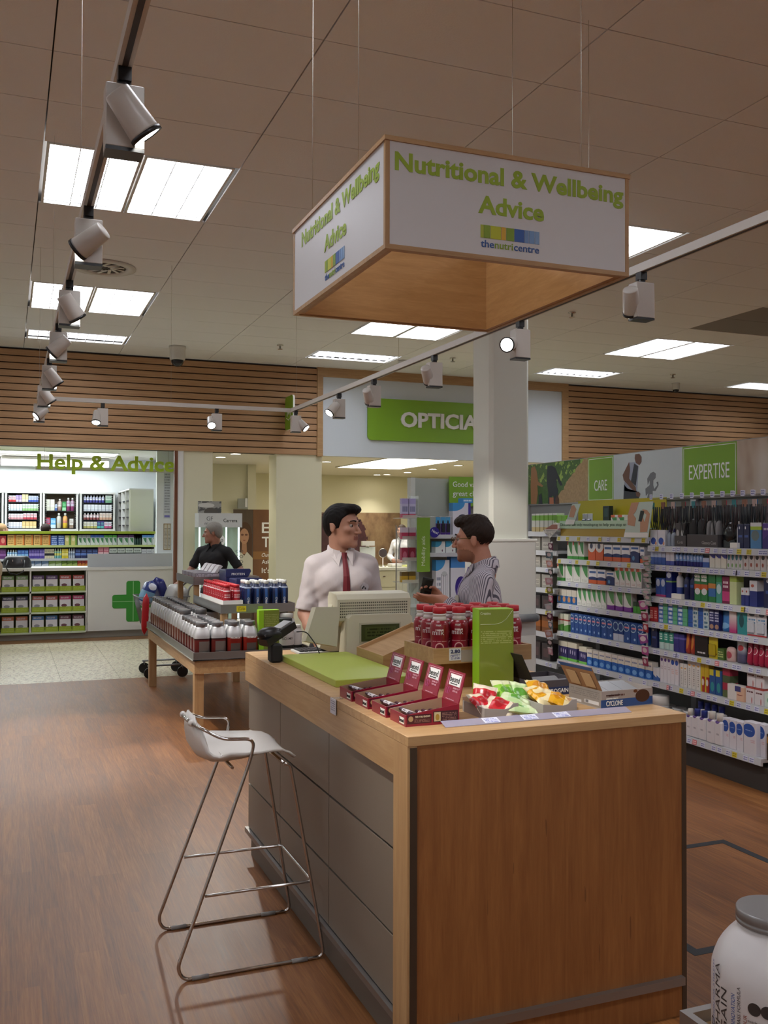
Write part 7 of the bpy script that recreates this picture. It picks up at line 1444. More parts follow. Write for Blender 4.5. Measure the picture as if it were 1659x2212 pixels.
for i in range(2):
    for j in range(3):
        d_ = MB().box(0.03+i*0.66, -0.012, 0.05+j*0.285, 0.66+i*0.66, 0.0, 0.32+j*0.285).obj('drawer', mat('desk_cream', '#cfc8a4', 0.5), dk_); MB().box(0.33+i*0.66, -0.02, 0.22+j*0.285, 0.37+i*0.66, -0.012, 0.235+j*0.285).obj('knob', CHROME, d_)
mo = thing('till', 'small white till screen on the opticians desk', 'till', (5.62, 15.25, 0.9455)); MB().box(0, 0, 0, 0.26, 0.12, 0.03).obj('base', WHITE_M, mo); MB().box(0.11, 0.05, 0.03, 0.15, 0.08, 0.16).obj('neck', WHITE_M, mo); MB().box(0.0, 0.03, 0.14, 0.27, 0.07, 0.34).obj('screen', mat('screen_white', '#cfd6d4', 0.4), mo); MB().box(0.02, 0.0, 0.36, 0.25, 0.06, 0.44).obj('display', WHITE_M, mo); MB().box(0.10, 0.03, 0.33, 0.16, 0.05, 0.37).obj('stalk', WHITE_M, mo)
mr = thing('desk_mirror', 'round chrome mirror on the opticians desk', 'mirror', (6.0, 15.2, 0.9455)); MB().lathe([(0.06, 0), (0.06, 0.01), (0.008, 0.015), (0.008, 0.16)], seg=16).obj('stand', CHROME, mr)
q = MB(); q.lathe([(0.075, -0.008), (0.08, 0), (0.075, 0.008)], seg=20); q.v = [(x, z, y+0.235) for x, y, z in q.v]; q.obj('disc', CHROME, mr)
pp = MB().box(6.35, 14.95, 0.9455, 6.6, 15.2, 0.975).obj('paper_pad', mat('pad_lime', '#d5dc7a', 0.6)); tag(pp, 'lime yellow paper pad on the opticians desk', 'paper pad')
wt = MB().bbox(6.1, 15.05, 0.9455, 6.3, 15.25, 1.0, 0.01).obj('desk_box', WHITE_M); tag(wt, 'low white box on the opticians desk', 'box')
gz = thing('glass_screen', 'clear glass screen edge standing in front of opticians desk', 'screen', (5.05, 12.3, 0)); MB().box(0, 0, 0.05, 0.012, 0.012, 1.65).obj('edge_post', ALU, gz); MB().box(0.012, 0.003, 0.1, 0.30, 0.009, 1.62).obj('pane', mat('clear_glass', '#dfeae4', 0.05, alpha=0.18), gz); MB().box(-0.03, -0.1, 0, 0.3, 0.1, 0.05).obj('base', ALU, gz)

# ------------------------------------------------------------------ mobility aids unit
MY = 9.0
mb_ = thing('mobility_shelving', 'grey shelving unit of mobility aids behind the striped-shirt man', 'shelving', (4.02, MY, 0))
MB().box(0.02, 0.38, 0, 1.25, 0.40, 2.15).obj('back_panel', mat('mob_back', '#a9ada2', 0.5), mb_); MB().box(-0.03, 0.30, 0, 0.02, 0.40, 2.15).obj('upright', mat('mob_upright', '#c9ccc2', 0.5), mb_)
m = MB()
for k in range(30): m.box(0.022, 0.376, 0.3+k*0.06, 0.030, 0.381, 0.33+k*0.06)
tag(m.obj('slots', BLACK_M, mb_), kind='stuff')
for z in (0.2, 0.72, 1.355, 1.545): s = MB().box(0.02, 0.02, z-0.02, 1.25, 0.38, z).obj('shelf', SHELF_M, mb_); MB().box(0.02, 0.0, z-0.04, 1.25, 0.02, z).obj('ticket_rail', SHELF_M, s)
hdr = MB().box(0.42, 0.30, 1.85, 1.25, 0.315, 2.17).obj('header_board', mat('banner_green', '#7ba72f', 0.45), mb_); fit_text('Good value', 0.06, 0.36, LETTER_W, hdr, (0.46, 0.297, 2.06), (PI/2, 0, 0)); fit_text('great choice', 0.06, 0.42, LETTER_W, hdr, (0.46, 0.297, 1.96), (PI/2, 0, 0))
def rm(z, px0, px1, n, kind, h, mats, nm, lb, cat, back=0.04): runy(z, px0, px1, n, kind, h, 0.10, mats, nm, lb, cat, Y=MY, back=back)
AIDT = print_mat('aid_tool', '#5a3a94', [('rect', 0, .62, 1, 1, '#4a9ac9'), ('ell', .5, .55, .22, .25, '#22242a'), ('lines', .2, .1, .8, .3, 3, '#c9bfe0')])
rm(1.545, 941, 973, 3, 'card', 0.19, [AIDT, mat('aid_black', '#24262c', 0.4)], 'grip_tool_pack', 'purple and blue carded grip tool on the upper mobility shelf', 'carded pack')
CUSH = print_mat('aid_cushion', '#d3d2dc', [('ell', .05, 1.0, .62, .26, '#3f8ec9'), ('ell', .55, .42, .34, .22, '#3c3f52'), ('rect', .86, 0, 1, 1, '#3a2a86')])
rm(1.545, 977, 1018, 1, 'box', 0.335, CUSH, 'cushion_box', 'large white and blue box with grey cushion picture', 'box', 0.06)
rm(1.88, 998, 1022, 1, 'box', 0.05, print_mat('aid_blue', '#3f8ec9', [('lines', .1, .2, .9, .8, 1, '#cfe2f0')]), 'aid_box', 'blue lettered box end on top of the cushion box', 'box', 0.07)
SML = print_mat('aid_small', '#d8dcd8', [('ell', .1, 1.0, .55, .5, '#3f9ac0'), ('ell', .7, .2, .06, .1, '#6a4a5a')])
rm(1.355, 940, 985, 2, 'box', 0.12, SML, 'aid_box', 'small white and teal box on the middle mobility shelf', 'box')
STOOL = print_mat('aid_stool', '#d6d6dc', [('ell', .0, 1.0, .68, .2, '#3f8ec9'), ('ell', .62, .74, .2, .05, '#b9bcc0'), ('rect', .42, .1, .45, .74, '#4a4f58'), ('rect', .56, .2, .585, .72, '#4a4f58'), ('rect', .68, .2, .705, .72, '#4a4f58'), ('rect', .80, .1, .83, .74, '#4a4f58'), ('lines', .05, .3, .35, .7, 4, '#8d92a4')])
rm(0.72, 941, 972, 1, 'box', 0.56, STOOL, 'shower_stool_box', 'tall white box with shower stool picture', 'box')
BEL = print_mat('aid_belt', '#d2d2dc', [('rect', 0, .8, 1, 1, '#4a86c9'), ('ell', .6, .45, .35, .2, '#3a2a86'), ('lines', .1, .1, .9, .3, 6, '#9a9fb4')])
rm(0.72, 973, 1012, 1, 'box', 0.595, BEL, 'aid_box', 'white and purple box beside the shower stool box', 'box')
fsn = thing('flag_sign', 'vertical green flag sign lettered mobility aids', 'sign', (3.90, 8.93, 1.165))
MB().box(0, 0, 0, 0.145, 0.01, 0.555).obj('board', mat('mob_green', '#72962c', 0.45), fsn); o = fit_text('Mobility aids', 0.042, 0.30, mat('letter_palegreen', '#d5dfc0', 0.5), fsn, (0.088, -0.0015, 0.06), (PI/2, -PI/2, 0)); o.location = (0.088, -0.0015, 0.06)
m = MB(); m.tube([(0.0, 0.005, 0.565), (0.40, 0.005, 0.565)], 0.004, 6); m.obj('arm', CHROME, fsn)
nw = thing('shelf_badge', 'round violet new badge on the mobility shelf edge', 'badge', (4.115, 8.975, 1.57)); q = MB(); q.lathe([(0.055, -0.002), (0.055, 0.002)], seg=24); q.v = [(x, z, y) for x, y, z in q.v]; q.obj('disc', mat('badge_violet', '#2a1f86', 0.4), nw); o = fit_text('New!', 0.03, 0.075, LETTER_W, nw, (-0.034, -0.003, 0.008), (PI/2, 0.45, 0), 0.01)
ac = thing('acrylic_display', 'clear acrylic side shelves of pink packets beside mobility unit', 'display stand', (3.80, MY+0.08, 0)); AC = mat('acrylic_clear', '#dbe3dc', 0.1, alpha=0.35)
for z in (0.55, 0.80, 1.05, 1.28, 1.50, 1.72): MB().box(0, 0, z-0.008, 0.18, 0.26, z).obj('shelf', AC, ac); MB().box(0, -0.004, z-0.008, 0.18, 0.0, z+0.03).obj('shelf_lip', AC, ac)
MB().box(0.18, 0, 0.0, 0.186, 0.26, 1.95).obj('back', AC, ac); MB().box(0.0, 0, 0.0, 0.18, 0.26, 0.04).obj('base', AC, ac)
PKT = print_mat('pink_packet', '#b8385c', [('rect', 0, .55, 1, 1, '#c9b8c4')]); LIL = print_mat('lilac_brush', '#b9b4d0', [('rect', 0, 0, 1, .2, '#b8385c'), ('rect', 0, .72, 1, 1, '#a49ac8'), ('lines', .1, .2, .9, .7, 1, '#7a7a9c')])
for z, m_, h, lb in ((1.72, LIL, 0.20, 'lilac topped brush pack on the highest acrylic shelf'), (1.50, PKT, 0.12, 'pink and white packet on the second acrylic shelf'), (1.28, print_mat('red_packet', '#a83350', [('ell', .5, .4, .3, .3, '#c9708a')]), 0.13, 'crimson packet on the third acrylic shelf'), (1.05, print_mat('gold_pack', '#b8962c', [('rect', 0, .6, 1, 1, '#6a5426')]), 0.11, 'gold packet on the fourth acrylic shelf')):
    for k in range(2):
        o = link('accessory_pack', pmesh('box', 0.075, h, 0.05, [m_]), None, (3.845+k*0.085, MY+0.12, z+0.0005)); tag(o, nth(lb, k, 2), 'packet', lb)

# ------------------------------------------------------------------ shopping trolley behind the table
tr_ = thing('shopping_trolley', 'wire shopping trolley with red handle behind the jar table', 'trolley', (1.15, 10.35, 0), 0.0)
WIR = mat('trolley_wire', '#8a8c8e', 0.3, 0.8); m = MB()
bx0, bx1, by0, by1, z0, z1 = 0.16, 0.70, 0.0, 0.48, 0.56, 0.87
for z, e_ in ((z1, 0), (0.80, 0.03), (z0, 0.07)): m.tube([(bx0+e_, by0+e_, z), (bx1-e_, by0+e_, z), (bx1-e_, by1-e_, z), (bx0+e_, by1-e_, z), (bx0+e_, by0+e_, z)], 0.006, 5)
m.obj('basket_hoops', WIR, tr_); m = MB()
for k in range(15):
    x = bx0+(bx1-bx0)*k/14; xi = bx0+0.07+(bx1-bx0-0.14)*k/14
    for y, yi in ((by0, by0+0.07), (by1, by1-0.07)): m.tube([(x, y, z1), (xi, yi, z0)], 0.0025, 4)
    m.tube([(xi, by0+0.07, z0), (xi, by1-0.07, z0)], 0.0025, 4)
for k in range(10):
    y = by0+(by1-by0)*k/9; yi = by0+0.07+(by1-by0-0.14)*k/9
    for x, xi in ((bx0, bx0+0.07), (bx1, bx1-0.07)): m.tube([(x, y, z1), (xi, yi, z0)], 0.0025, 4)
tag(m.obj('basket_wires', WIR, tr_), kind='stuff')
m = MB(); m.tube([(bx1+0.10, by0, 1.02), (bx1+0.10, by1, 1.02)], 0.015, 8); m.obj('handle', mat('trolley_red', '#b0282c', 0.4), tr_)
for y in (by0+0.03, by1-0.03): m = MB(); m.tube(fillet([(bx1+0.10, y, 1.02), (bx1, y, 0.98), (bx1-0.1, y, 0.5), (bx1-0.05, y, 0.14), (bx0+0.1, y, 0.14)], 0.05, 4), 0.011, 6); m.obj('side_frame', WIR, tr_)
for x in (bx0+0.12, bx1-0.07):
    for y in (by0+0.03, by1-0.03):
        q = MB(); q.lathe([(0.055, -0.012), (0.06, 0), (0.055, 0.012)], seg=16); q.v = [(x+a, y+c_, 0.062+b) for a, b, c_ in q.v]; q.obj('wheel', BLACK, tr_); m = MB(); m.tube([(x, y, 0.14), (x, y, 0.10)], 0.014, 6); m.obj('castor_stem', WIR, tr_)
def soft(nm, c_, sx, sy, sz, m_, lb, cat, rot=(0, 0, 0)):
    m = MB(); R_ = []
    for t in range(9):
        z = -1+2*t/8; k_ = (1-abs(z)**4)**0.5*0.95+0.05
        R_.append([(sx/2*k_*(abs(math.cos(a))**0.5*(1 if math.cos(a) > 0 else -1)), sy/2*k_*(abs(math.sin(a))**0.5*(1 if math.sin(a) > 0 else -1)), z*sz/2) for a in [2*PI*i/18 for i in range(18)]])
    m.loft(R_); o = link(nm, m.mesh(nm, m_), None, c_, rot=rot); tag(o, lb, cat); return o
BLP = print_mat('roll_pack', '#2a3f86', [('rect', 0, .25, 1, .6, '#7fb0d0'), ('ell', .5, .8, .35, .12, '#dfe6f0'), ('rect', 0, .0, 1, .2, '#c9d2dc')], 0.25)
soft('multipack', (1.42, 10.50, 0.90), 0.13, 0.18, 0.30, BLP, 'blue and white plastic multipack in the trolley', 'multipack', (0.1, 0.35, 0.2)); soft('multipack', (1.58, 10.68, 0.93), 0.12, 0.16, 0.30, mat('pack_navy_film', '#2a3276', 0.2), 'dark blue plastic multipack leaning in the trolley', 'multipack', (0.1, -0.4, 0.4))
soft('white_carton', (1.72, 10.50, 0.84), 0.22, 0.22, 0.34, mat('film_white', '#c5c6c0', 0.25), 'white film wrapped pack in the trolley', 'pack', (0.15, 0.3, 0.3)); soft('carrier_bag', (1.37, 10.285, 0.70), 0.07, 0.07, 0.44, mat('bag_red', '#c0202a', 0.35), 'long red plastic bag hanging on the trolley side', 'carrier bag', (0.0, 0.05, 0))
letters('OPTICIANS', 0.236, 1.78, LETTER_W, gs, (0.555, -0.018, 0.232), 0.03, 0.014)

# ------------------------------------------------------------------ people: smooth bodies grown from blended shapes
def V3(*a): return np.array(a, float)
class Body:
    """distance field of blended capsules and ellipsoids, turned into one continuous surface"""
    def __init__(s, k=0.02): s.k = k; s.pr = []; s.cut = []; s.bounds = []
    def cap(s, a, b, ra, rb=None, k=None): rb = ra if rb is None else rb; s.pr.append(('c', V3(*a), V3(*b), ra, rb, k)); s.bounds.append((V3(*a), V3(*b), max(ra, rb))); return s
    def ell(s, c, r, R=None, k=None):
        s.pr.append(('e', V3(*c), V3(*r), R, None, k)); s.bounds.append((V3(*c), V3(*c), max(r))); return s
    def d1(s, p, P):
        if p[0] == 'c':
            ba = p[2]-p[1]; L = max(ba @ ba, 1e-9); t = np.clip(((P-p[1]) @ ba)/L, 0, 1); q = P-p[1]-t[:, None]*ba
            return np.sqrt((q*q).sum(1))-(p[3]+(p[4]-p[3])*t)
        q = P-p[1]
        if p[3] is not None: q = q @ p[3]
        k0 = np.sqrt(((q/p[2])**2).sum(1)); k1 = np.sqrt(((q/(p[2]**2))**2).sum(1))+1e-9
        return k0*(k0-1)/k1
    def field(s, P, idx=None, infl=0.0):
        d = None
        for i, p in enumerate(s.pr):
            if idx is not None and not idx[i]: continue
            e = s.d1(p, P)-infl
            if d is None: d = e; continue
            k = p[5] if p[5] is not None else s.k; h = np.clip(0.5+0.5*(d-e)/k, 0, 1); d = d*(1-h)+e*h-k*h*(1-h)
        for f in s.cut: d = f(P, d)
        return d
    def mesh(s, name, mats, h, matf=None, infl=0.0, lo=None, hi=None, xf=None):
        B0 = np.min([np.minimum(a, b)-r for a, b, r in s.bounds], 0)-0.03-infl; B1 = np.max([np.maximum(a, b)+r for a, b, r in s.bounds], 0)+0.03+infl
        if lo is not None: B0 = np.maximum(B0, lo)
        if hi is not None: B1 = np.minimum(B1, hi)
        nb = 10; N = np.ceil((B1-B0)/h/nb).astype(int)*nb+1
        D = np.full(N, 1.0, np.float32); bl = nb*h; hd = bl*0.5*math.sqrt(3)
        cells = (N-1)//nb; ii = np.indices(cells).reshape(3, -1).T; C = B0+(ii+0.5)*bl
        dist = np.stack([s.d1(p, C) for p in s.pr]); dm = dist.min(0)-infl
        g = np.indices((nb+1,)*3).reshape(3, -1).T
        for b in range(len(ii)):
            i0 = ii[b]*nb
            if dm[b] > hd+0.04: continue
            if dm[b] < -hd-0.04 and not s.cut: D[i0[0]:i0[0]+nb+1, i0[1]:i0[1]+nb+1, i0[2]:i0[2]+nb+1] = -1.0; continue
            P = B0+(i0+g)*h; idx = dist[:, b] < dm[b]+infl+2*hd+0.06
            D[i0[0]:i0[0]+nb+1, i0[1]:i0[1]+nb+1, i0[2]:i0[2]+nb+1] = s.field(P, idx, infl).reshape((nb+1,)*3)
        S = D < 0; n = np.array(D.shape); mixed = np.zeros(n-1, bool); allin = np.ones(n-1, bool)
        for o in np.ndindex(2, 2, 2):
            sl = S[o[0]:n[0]-1+o[0], o[1]:n[1]-1+o[1], o[2]:n[2]-1+o[2]]; mixed |= sl; allin &= sl
        mixed &= ~allin; cid = np.full(n-1, -1, np.int64); cells_ = np.argwhere(mixed); cid[tuple(cells_.T)] = np.arange(len(cells_))
        acc = np.zeros((len(cells_), 3)); cnt = np.zeros(len(cells_))
        cor = [np.array(o) for o in np.ndindex(2, 2, 2)]
        for a in cor:
            for ax in range(3):
                if a[ax]: continue
                b = a.copy(); b[ax] = 1
                da = D[tuple((cells_+a).T)].astype(float); db = D[tuple((cells_+b).T)].astype(float); m = (da < 0) != (db < 0); t = da[m]/(da[m]-db[m])
                acc[m] += cells_[m]+a+np.outer(t, b-a); cnt[m] += 1
        VV = B0+acc/np.maximum(cnt, 1)[:, None]*h
        faces = []
        for ax in range(3):
            u, v = [(1, 2), (2, 0), (0, 1)][ax]; sh = [slice(None)]*3; A = [slice(1, -1)]*3; A[ax] = slice(0, -1); Bx = [slice(1, -1)]*3; Bx[ax] = slice(1, None)
            ch = S[tuple(A)] != S[tuple(Bx)]; e = np.argwhere(ch)
            off = np.ones(3, int); off[ax] = 0; e = e+off; ins = S[tuple(e.T)]
            du = np.zeros(3, int); du[u] = 1; dv = np.zeros(3, int); dv[v] = 1
            q = np.stack([cid[tuple((e-du-dv).T)], cid[tuple((e-dv).T)], cid[tuple(e.T)], cid[tuple((e-du).T)]], 1)
            q[~ins] = q[~ins][:, ::-1]; faces.append(q)
        F = np.concatenate(faces); F = F[(F >= 0).all(1)]
        me = bpy.data.meshes.new(name); Vw = VV if xf is None else xf(VV)
        me.vertices.add(len(Vw)); me.vertices.foreach_set('co', Vw.astype(np.float32).ravel()); me.loops.add(F.size); me.loops.foreach_set('vertex_index', F.astype(np.int32).ravel())
        me.polygons.add(len(F)); me.polygons.foreach_set('loop_start', np.arange(0, F.size, 4, dtype=np.int32)); me.polygons.foreach_set('loop_total', np.full(len(F), 4, np.int32))
        for m in (mats if isinstance(mats, (list, tuple)) else [mats]): me.materials.append(m)
        if matf is not None: me.polygons.foreach_set('material_index', matf(VV[F].mean(1)).astype(np.int32))
        me.polygons.foreach_set('use_smooth', np.ones(len(F), bool)); me.update(); me.validate()
        return me
def Rz(a): c, s = math.cos(a), math.sin(a); return np.array([[c, -s, 0], [s, c, 0], [0, 0, 1.0]])
def Rx(a): c, s = math.cos(a), math.sin(a); return np.array([[1.0, 0, 0], [0, c, -s], [0, s, c]])
def nrmz(v): v = np.array(v, float); return v/np.linalg.norm(v)
def add_hand(B, w, d, n, curl=0.4, thumb=0.6, spread=1.0, mirror=1):
    """palm, four fingers of unequal length bent toward the palm side n, and a thumb from the side of the palm"""
    w = V3(*w); d = nrmz(d); n = nrmz(np.array(n)-d*np.dot(n, d)); sd = np.cross(d, n)*mirror
    R = np.stack([sd, d, n], 1)
    B.ell(w+d*0.05, (0.042, 0.056, 0.017), R, k=0.012); B.cap(w-d*0.01, w+d*0.03, 0.026, 0.024, k=0.015)
    for o, L, c in ((0.031, 0.068, 0.9), (0.0105, 0.078, 1.0), (-0.0105, 0.072, 1.05), (-0.030, 0.055, 1.15)):
        b = w+d*(0.092-abs(o)*0.25)+sd*o*spread; a1 = curl*c*0.8; a2 = curl*c*1.8; a3 = curl*c*2.6; p = b-d*0.012
        for a, l, r0, r1 in ((a1, L*0.42+0.012, 0.0092, 0.0085), (a2, L*0.33, 0.0085, 0.0078), (a3, L*0.27, 0.0078, 0.0068)):
            q = p+(d*math.cos(a)+n*math.sin(a)+sd*o*1.2*spread)*l; B.cap(p, q, r0, r1, k=0.003); p = q
    b = w+d*0.022+sd*0.030; m1 = b+(sd*0.62+d*0.70+n*0.45*thumb)*0.042; m2 = m1+(sd*(0.25-0.3*thumb)+d*0.9+n*0.5*thumb)*0.036
    B.cap(b, m1, 0.0135, 0.0108, k=0.008); B.cap(m1, m2, 0.0105, 0.0085, k=0.003)
SKIN_MATS = {}
def skin_mat(nm, col, rough=0.5):
    if nm in _MC: return _MC[nm]
    g = NT(nm, rough=rough); nz = g.noise(g.map('Object', (60, 60, 60)), 1.0, 3); c = hexc(col); g.color(g.mix(nz, c, tuple(x*0.85 for x in c)))
    g.b.inputs['Subsurface Weight'].default_value = 0.0
    return g.m
def person(label, loc, rz, cfg, h=0.006, scale=1.0):
    root = thing('person', label, 'person', loc, rz); root.scale = (scale,)*3
    hy, hp = cfg.get('head', (0, 0)); HO = V3(*cfg.get('headpos', (0, -0.018, 1.626))); HR = Rz(hy) @ Rx(hp)
    HK = cfg.get('hk', 1.05); H = lambda *p: HO+HR @ (V3(*p)*HK)
    B = Body(0.018)
    he = lambda c, r, k=None: B.ell(H(*c), tuple(q*HK for q in r), HR, k)
    he((0, 0.014, 0.030), (0.074, 0.090, 0.086)); he((0, -0.024, -0.028), (0.060, 0.066, 0.083), 0.02); he((0, -0.036, -0.076), (0.051, 0.052, 0.038), 0.018)
    he((0, -0.076, -0.098), (0.022, 0.017, 0.017), 0.016); B.cap(H(0, -0.086, 0.010), H(0, -0.111, -0.030), 0.0075, 0.0105, k=0.010); he((0.010, -0.098, -0.033), (0.009, 0.010, 0.007), 0.006); he((-0.010, -0.098, -0.033), (0.009, 0.010, 0.007), 0.006)
    for s in (-1, 1):
        B.cap(H(s*0.012, -0.084, 0.026), H(s*0.045, -0.072, 0.026), 0.0085, 0.007, k=0.014); he((s*0.042, -0.062, -0.018), (0.020, 0.017, 0.014), 0.02)
        he((s*0.0765, 0.014, -0.006), (0.008, 0.017, 0.030), 0.006); B.cap(H(s*0.080, 0.026, 0.012), H(s*0.079, 0.016, -0.026), 0.006, 0.005, k=0.004)
    B.cap(H(-0.017, -0.0875, -0.0555), H(0.017, -0.0875, -0.0555), 0.0046, k=0.006); B.cap(H(-0.014, -0.0865, -0.0655), H(0.014, -0.0865, -0.0655), 0.0052, k=0.006)
    SH = cfg.get('sh', 0.160); st = cfg.get('stoop', 0.0)
    def T(p): p = V3(*p); return p+V3(0, -st*max(0, p[2]-0.95), 0)
    B.cap(H(0, 0.028, -0.060), T((0, 0.030, 1.44)), 0.054, 0.064, k=0.012)
    sL, sR = T((SH, 0.012, 1.402)), T((-SH, 0.012, 1.402)); W = Body(0.03)
    def torso(b, f=1.0):
        g_ = cfg.get('girth', 1.0)
        b.ell(T((0, 0.005, 1.29)), (0.155*g_, 0.106*g_, 0.165)); b.ell(T((0, 0.0, 1.10)), (0.138*g_, 0.102*g_, 0.18)); b.ell(T((0, 0.01, 0.93)), (0.155*g_, 0.110*g_, 0.12)); b.cap(sR+V3(0.03, 0, -0.005), sL+V3(-0.03, 0, -0.005), 0.050); b.cap(T((0, 0.035, 1.475)), sL*0.75+T((0, 0.03, 1.45))*0.25, 0.04, 0.045); b.cap(T((0, 0.035, 1.475)), sR*0.75+T((0, 0.03, 1.45))*0.25, 0.04, 0.045)
        for s in (-1, 1): b.ell(T((s*0.075, -0.055, 1.32)), (0.075, 0.055, 0.07))
    torso(B)
    arms = {}
    for nm, s in (('L', sL), ('R', sR)):
        e, w = cfg[nm][0], cfg[nm][1]; e = T(e) if False else V3(*e); w = V3(*w); arms[nm] = (s, e, w)
        B.cap(s, e, 0.044, 0.038, k=0.03); B.cap(e, e*0.65+w*0.35, 0.040, 0.040, k=0.02); B.cap(e*0.65+w*0.35, w, 0.040, 0.026, k=0.02)
        hd = cfg[nm][2]; add_hand(B, w, hd.get('d', w-e), hd.get('n', (0, 1, 0)), hd.get('curl', 0.35), hd.get('thumb', 0.6), 1.0, hd.get('m', 1))
    lg = {}
    for s in (-1, 1):
        hip = V3(s*0.09, 0.01, 0.92); kn = V3(s*0.10, -0.01, 0.50); an = V3(s*0.105, 0.02, 0.09); lg[s] = (hip, kn, an)
        B.cap(hip, kn, 0.082, 0.056, k=0.03); B.cap(kn, kn*0.65+an*0.35, 0.055, 0.056, k=0.02); B.cap(kn*0.65+an*0.35, an, 0.056, 0.038, k=0.02); B.cap(an+V3(0, 0.02, -0.045), an+V3(0, -0.13, -0.055), 0.036, 0.028, k=0.02)
    # eye sockets
    def sockets(P, d):
        Q = (P-HO) @ HR/HK
        for s in (-1, 1):
            q = Q-np.array([s*0.031, -0.092, 0.004]); e = np.sqrt(((q/np.array([0.0155, 0.0145, 0.0062]))**2).sum(1)); e = (e-1)*0.011
            k = 0.008; hh = np.clip(0.5-0.5*(d+e)/k, 0, 1); d = d*(1-hh)+(-e)*hh+k*hh*(1-hh)
        return d
    B.cut.append(sockets)
    sk = skin_mat('skin_'+cfg['skin'], cfg['skin']); lip = skin_mat('lip_'+cfg['skin'], cfg.get('lip', '#8a5246')); bd = skin_mat('beard_'+cfg['skin'], cfg.get('beard', cfg['skin']))
    def mf(C):
        Q = (C-HO) @ HR/HK; m = np.zeros(len(C), int)
        if cfg.get('beard'):
            z, y, x = Q[:, 2], Q[:, 1], np.abs(Q[:, 0]); jaw = ((((y+0.050)/0.062)**2+((z+0.092)/0.046)**2) < 1.0) & ~((np.abs(z+0.061) < 0.011) & (x < 0.024)) & (z < -0.036-0.25*np.clip(0.045-x, 0, 0.045)); m[jaw & (np.linalg.norm(Q, axis=1) < 0.17)] = 2
        lipm = (np.abs(Q[:, 2]+0.061) < 0.0105) & (np.abs(Q[:, 0]) < 0.021) & (Q[:, 1] < -0.080); m[lipm] = 1
        return m
    link('body', B.mesh('body', [sk, lip, bd], h, mf), root)
    # eyes, brows
    ew = mat('eye_white', '#a89c94', 0.2); ei = mat('eye_dark', '#1d1512', 0.2); hm = cfg['hairmat']
    for s in (-1, 1):
        e = MB(); e.ball(H(s*0.031, -0.0715, 0.004), 0.0115, seg=12, rows=8); gz = HR @ nrmz((cfg.get('gaze', 0.0), -1, 0)); e.ball(H(s*0.031, -0.0715, 0.004)+gz*0.0055, 0.0078, seg=10, rows=6, mi=1); e.obj('eye', [ew, ei], root)
        b = MB(); b.tube([H(s*0.014, -0.0935, 0.0295), H(s*0.030, -0.0895, 0.0330), H(s*0.047, -0.0775, 0.0285)], 0.0042, 6, r1=0.0025); b.obj('eyebrow', hm, root)
    # hair
    hr = Body(0.02); hs = cfg.get('hair', {})
    t_ = hs.get('thick', 0.0); hr.ell(H(0, 0.018, 0.036), ((0.080+t_)*HK, (0.094+t_)*HK, (0.085+t_)*HK), HR)
    for c, r in hs.get('extra', []): hr.ell(H(*c), tuple(q*HK for q in r), HR)
    front, sidez, nape = hs.get('front', 0.066), hs.get('side', -0.004), hs.get('nape', -0.075)
    def hcut(P, d):
        Q = (P-HO) @ HR/HK; y, z, x = Q[:, 1], Q[:, 2], np.abs(Q[:, 0])
        hl = np.interp(y, [-0.11, -0.062, -0.035, -0.018, 0.028, 0.05, 0.09], [front, front, front-0.03, sidez, sidez-0.004, nape*0.6, nape]); hl = hl+hs.get('widow', 0.0)*np.clip(x-0.02, 0, 0.05)*(y < -0.04)
        nz = 0.0006*np.sin(420*Q[:, 0]+120*Q[:, 2])+0.0005*np.sin(330*Q[:, 0]+160*Q[:, 1]+60*Q[:, 2])+hs.get('rough', 0.0)*np.sin(310*Q[:, 0]+200*Q[:, 2])*np.sin(260*Q[:, 1]-150*Q[:, 2])
        return np.maximum(d+nz, (hl-z)*0.8)
    hr.cut.append(hcut); link('hair', hr.mesh('hair', hm, max(0.004, h*0.75)), root)
    # shirt
    Sx = Body(0.03); torso(Sx); send = cfg.get('sleeve', 1.0)
    for nm in ('L', 'R'):
        s, e, w = arms[nm]; Sx.cap(s, e, 0.047, 0.043, k=0.03)
        if send > 1.0: q = e+(w-e)*(send-1); Sx.cap(e, q, 0.047, 0.036, k=0.02)
    Sx.cap(T((0, 0.03, 1.47)), T((0, 0.028, 1.515)), 0.060, 0.060, k=0.02)
    if cfg.get('cuff'):
        for nm in ('L', 'R'):
            s, e, w = arms[nm]; u = nrmz(e-s) if send <= 1.0 else nrmz(w-e); q = s+(e-s)*send if send <= 1.0 else e+(w-e)*(send-1); Sx.cap(q-u*0.035, q-u*0.005, (0.051 if send <= 1 else 0.041), (0.051 if send <= 1 else 0.040), k=0.006)
    def scut(P, d):
        wr = (0.0035*np.sin(46*P[:, 2]+30*P[:, 0]+22*P[:, 1])*np.sin(21*P[:, 0]-27*P[:, 1]+9*P[:, 2])+0.0012*np.sin(95*P[:, 2]-60*P[:, 0]+25*P[:, 1]))*np.clip((1.42-P[:, 2])*6, 0.15, 1); d = d+wr*cfg.get('wrinkle', 1.0)
        # open neck
        nk = H(0, 0.028, -0.06); nb_ = T((0, 0.03, 1.44)); ba = nb_-nk; t = np.clip(((P-nk) @ ba)/(ba @ ba), 0, 1.3); q = np.linalg.norm(P-nk-t[:, None]*ba, axis=1)-0.0620
        d = np.maximum(d, -q*1.0-0.0) if True else d
        d = np.maximum(d, P[:, 2]-(1.515-st*0.0)-0.25*(P[:, 1]-T((0, 0, 1.5))[1])); d = np.maximum(d, cfg.get('hem', 0.93)-P[:, 2])
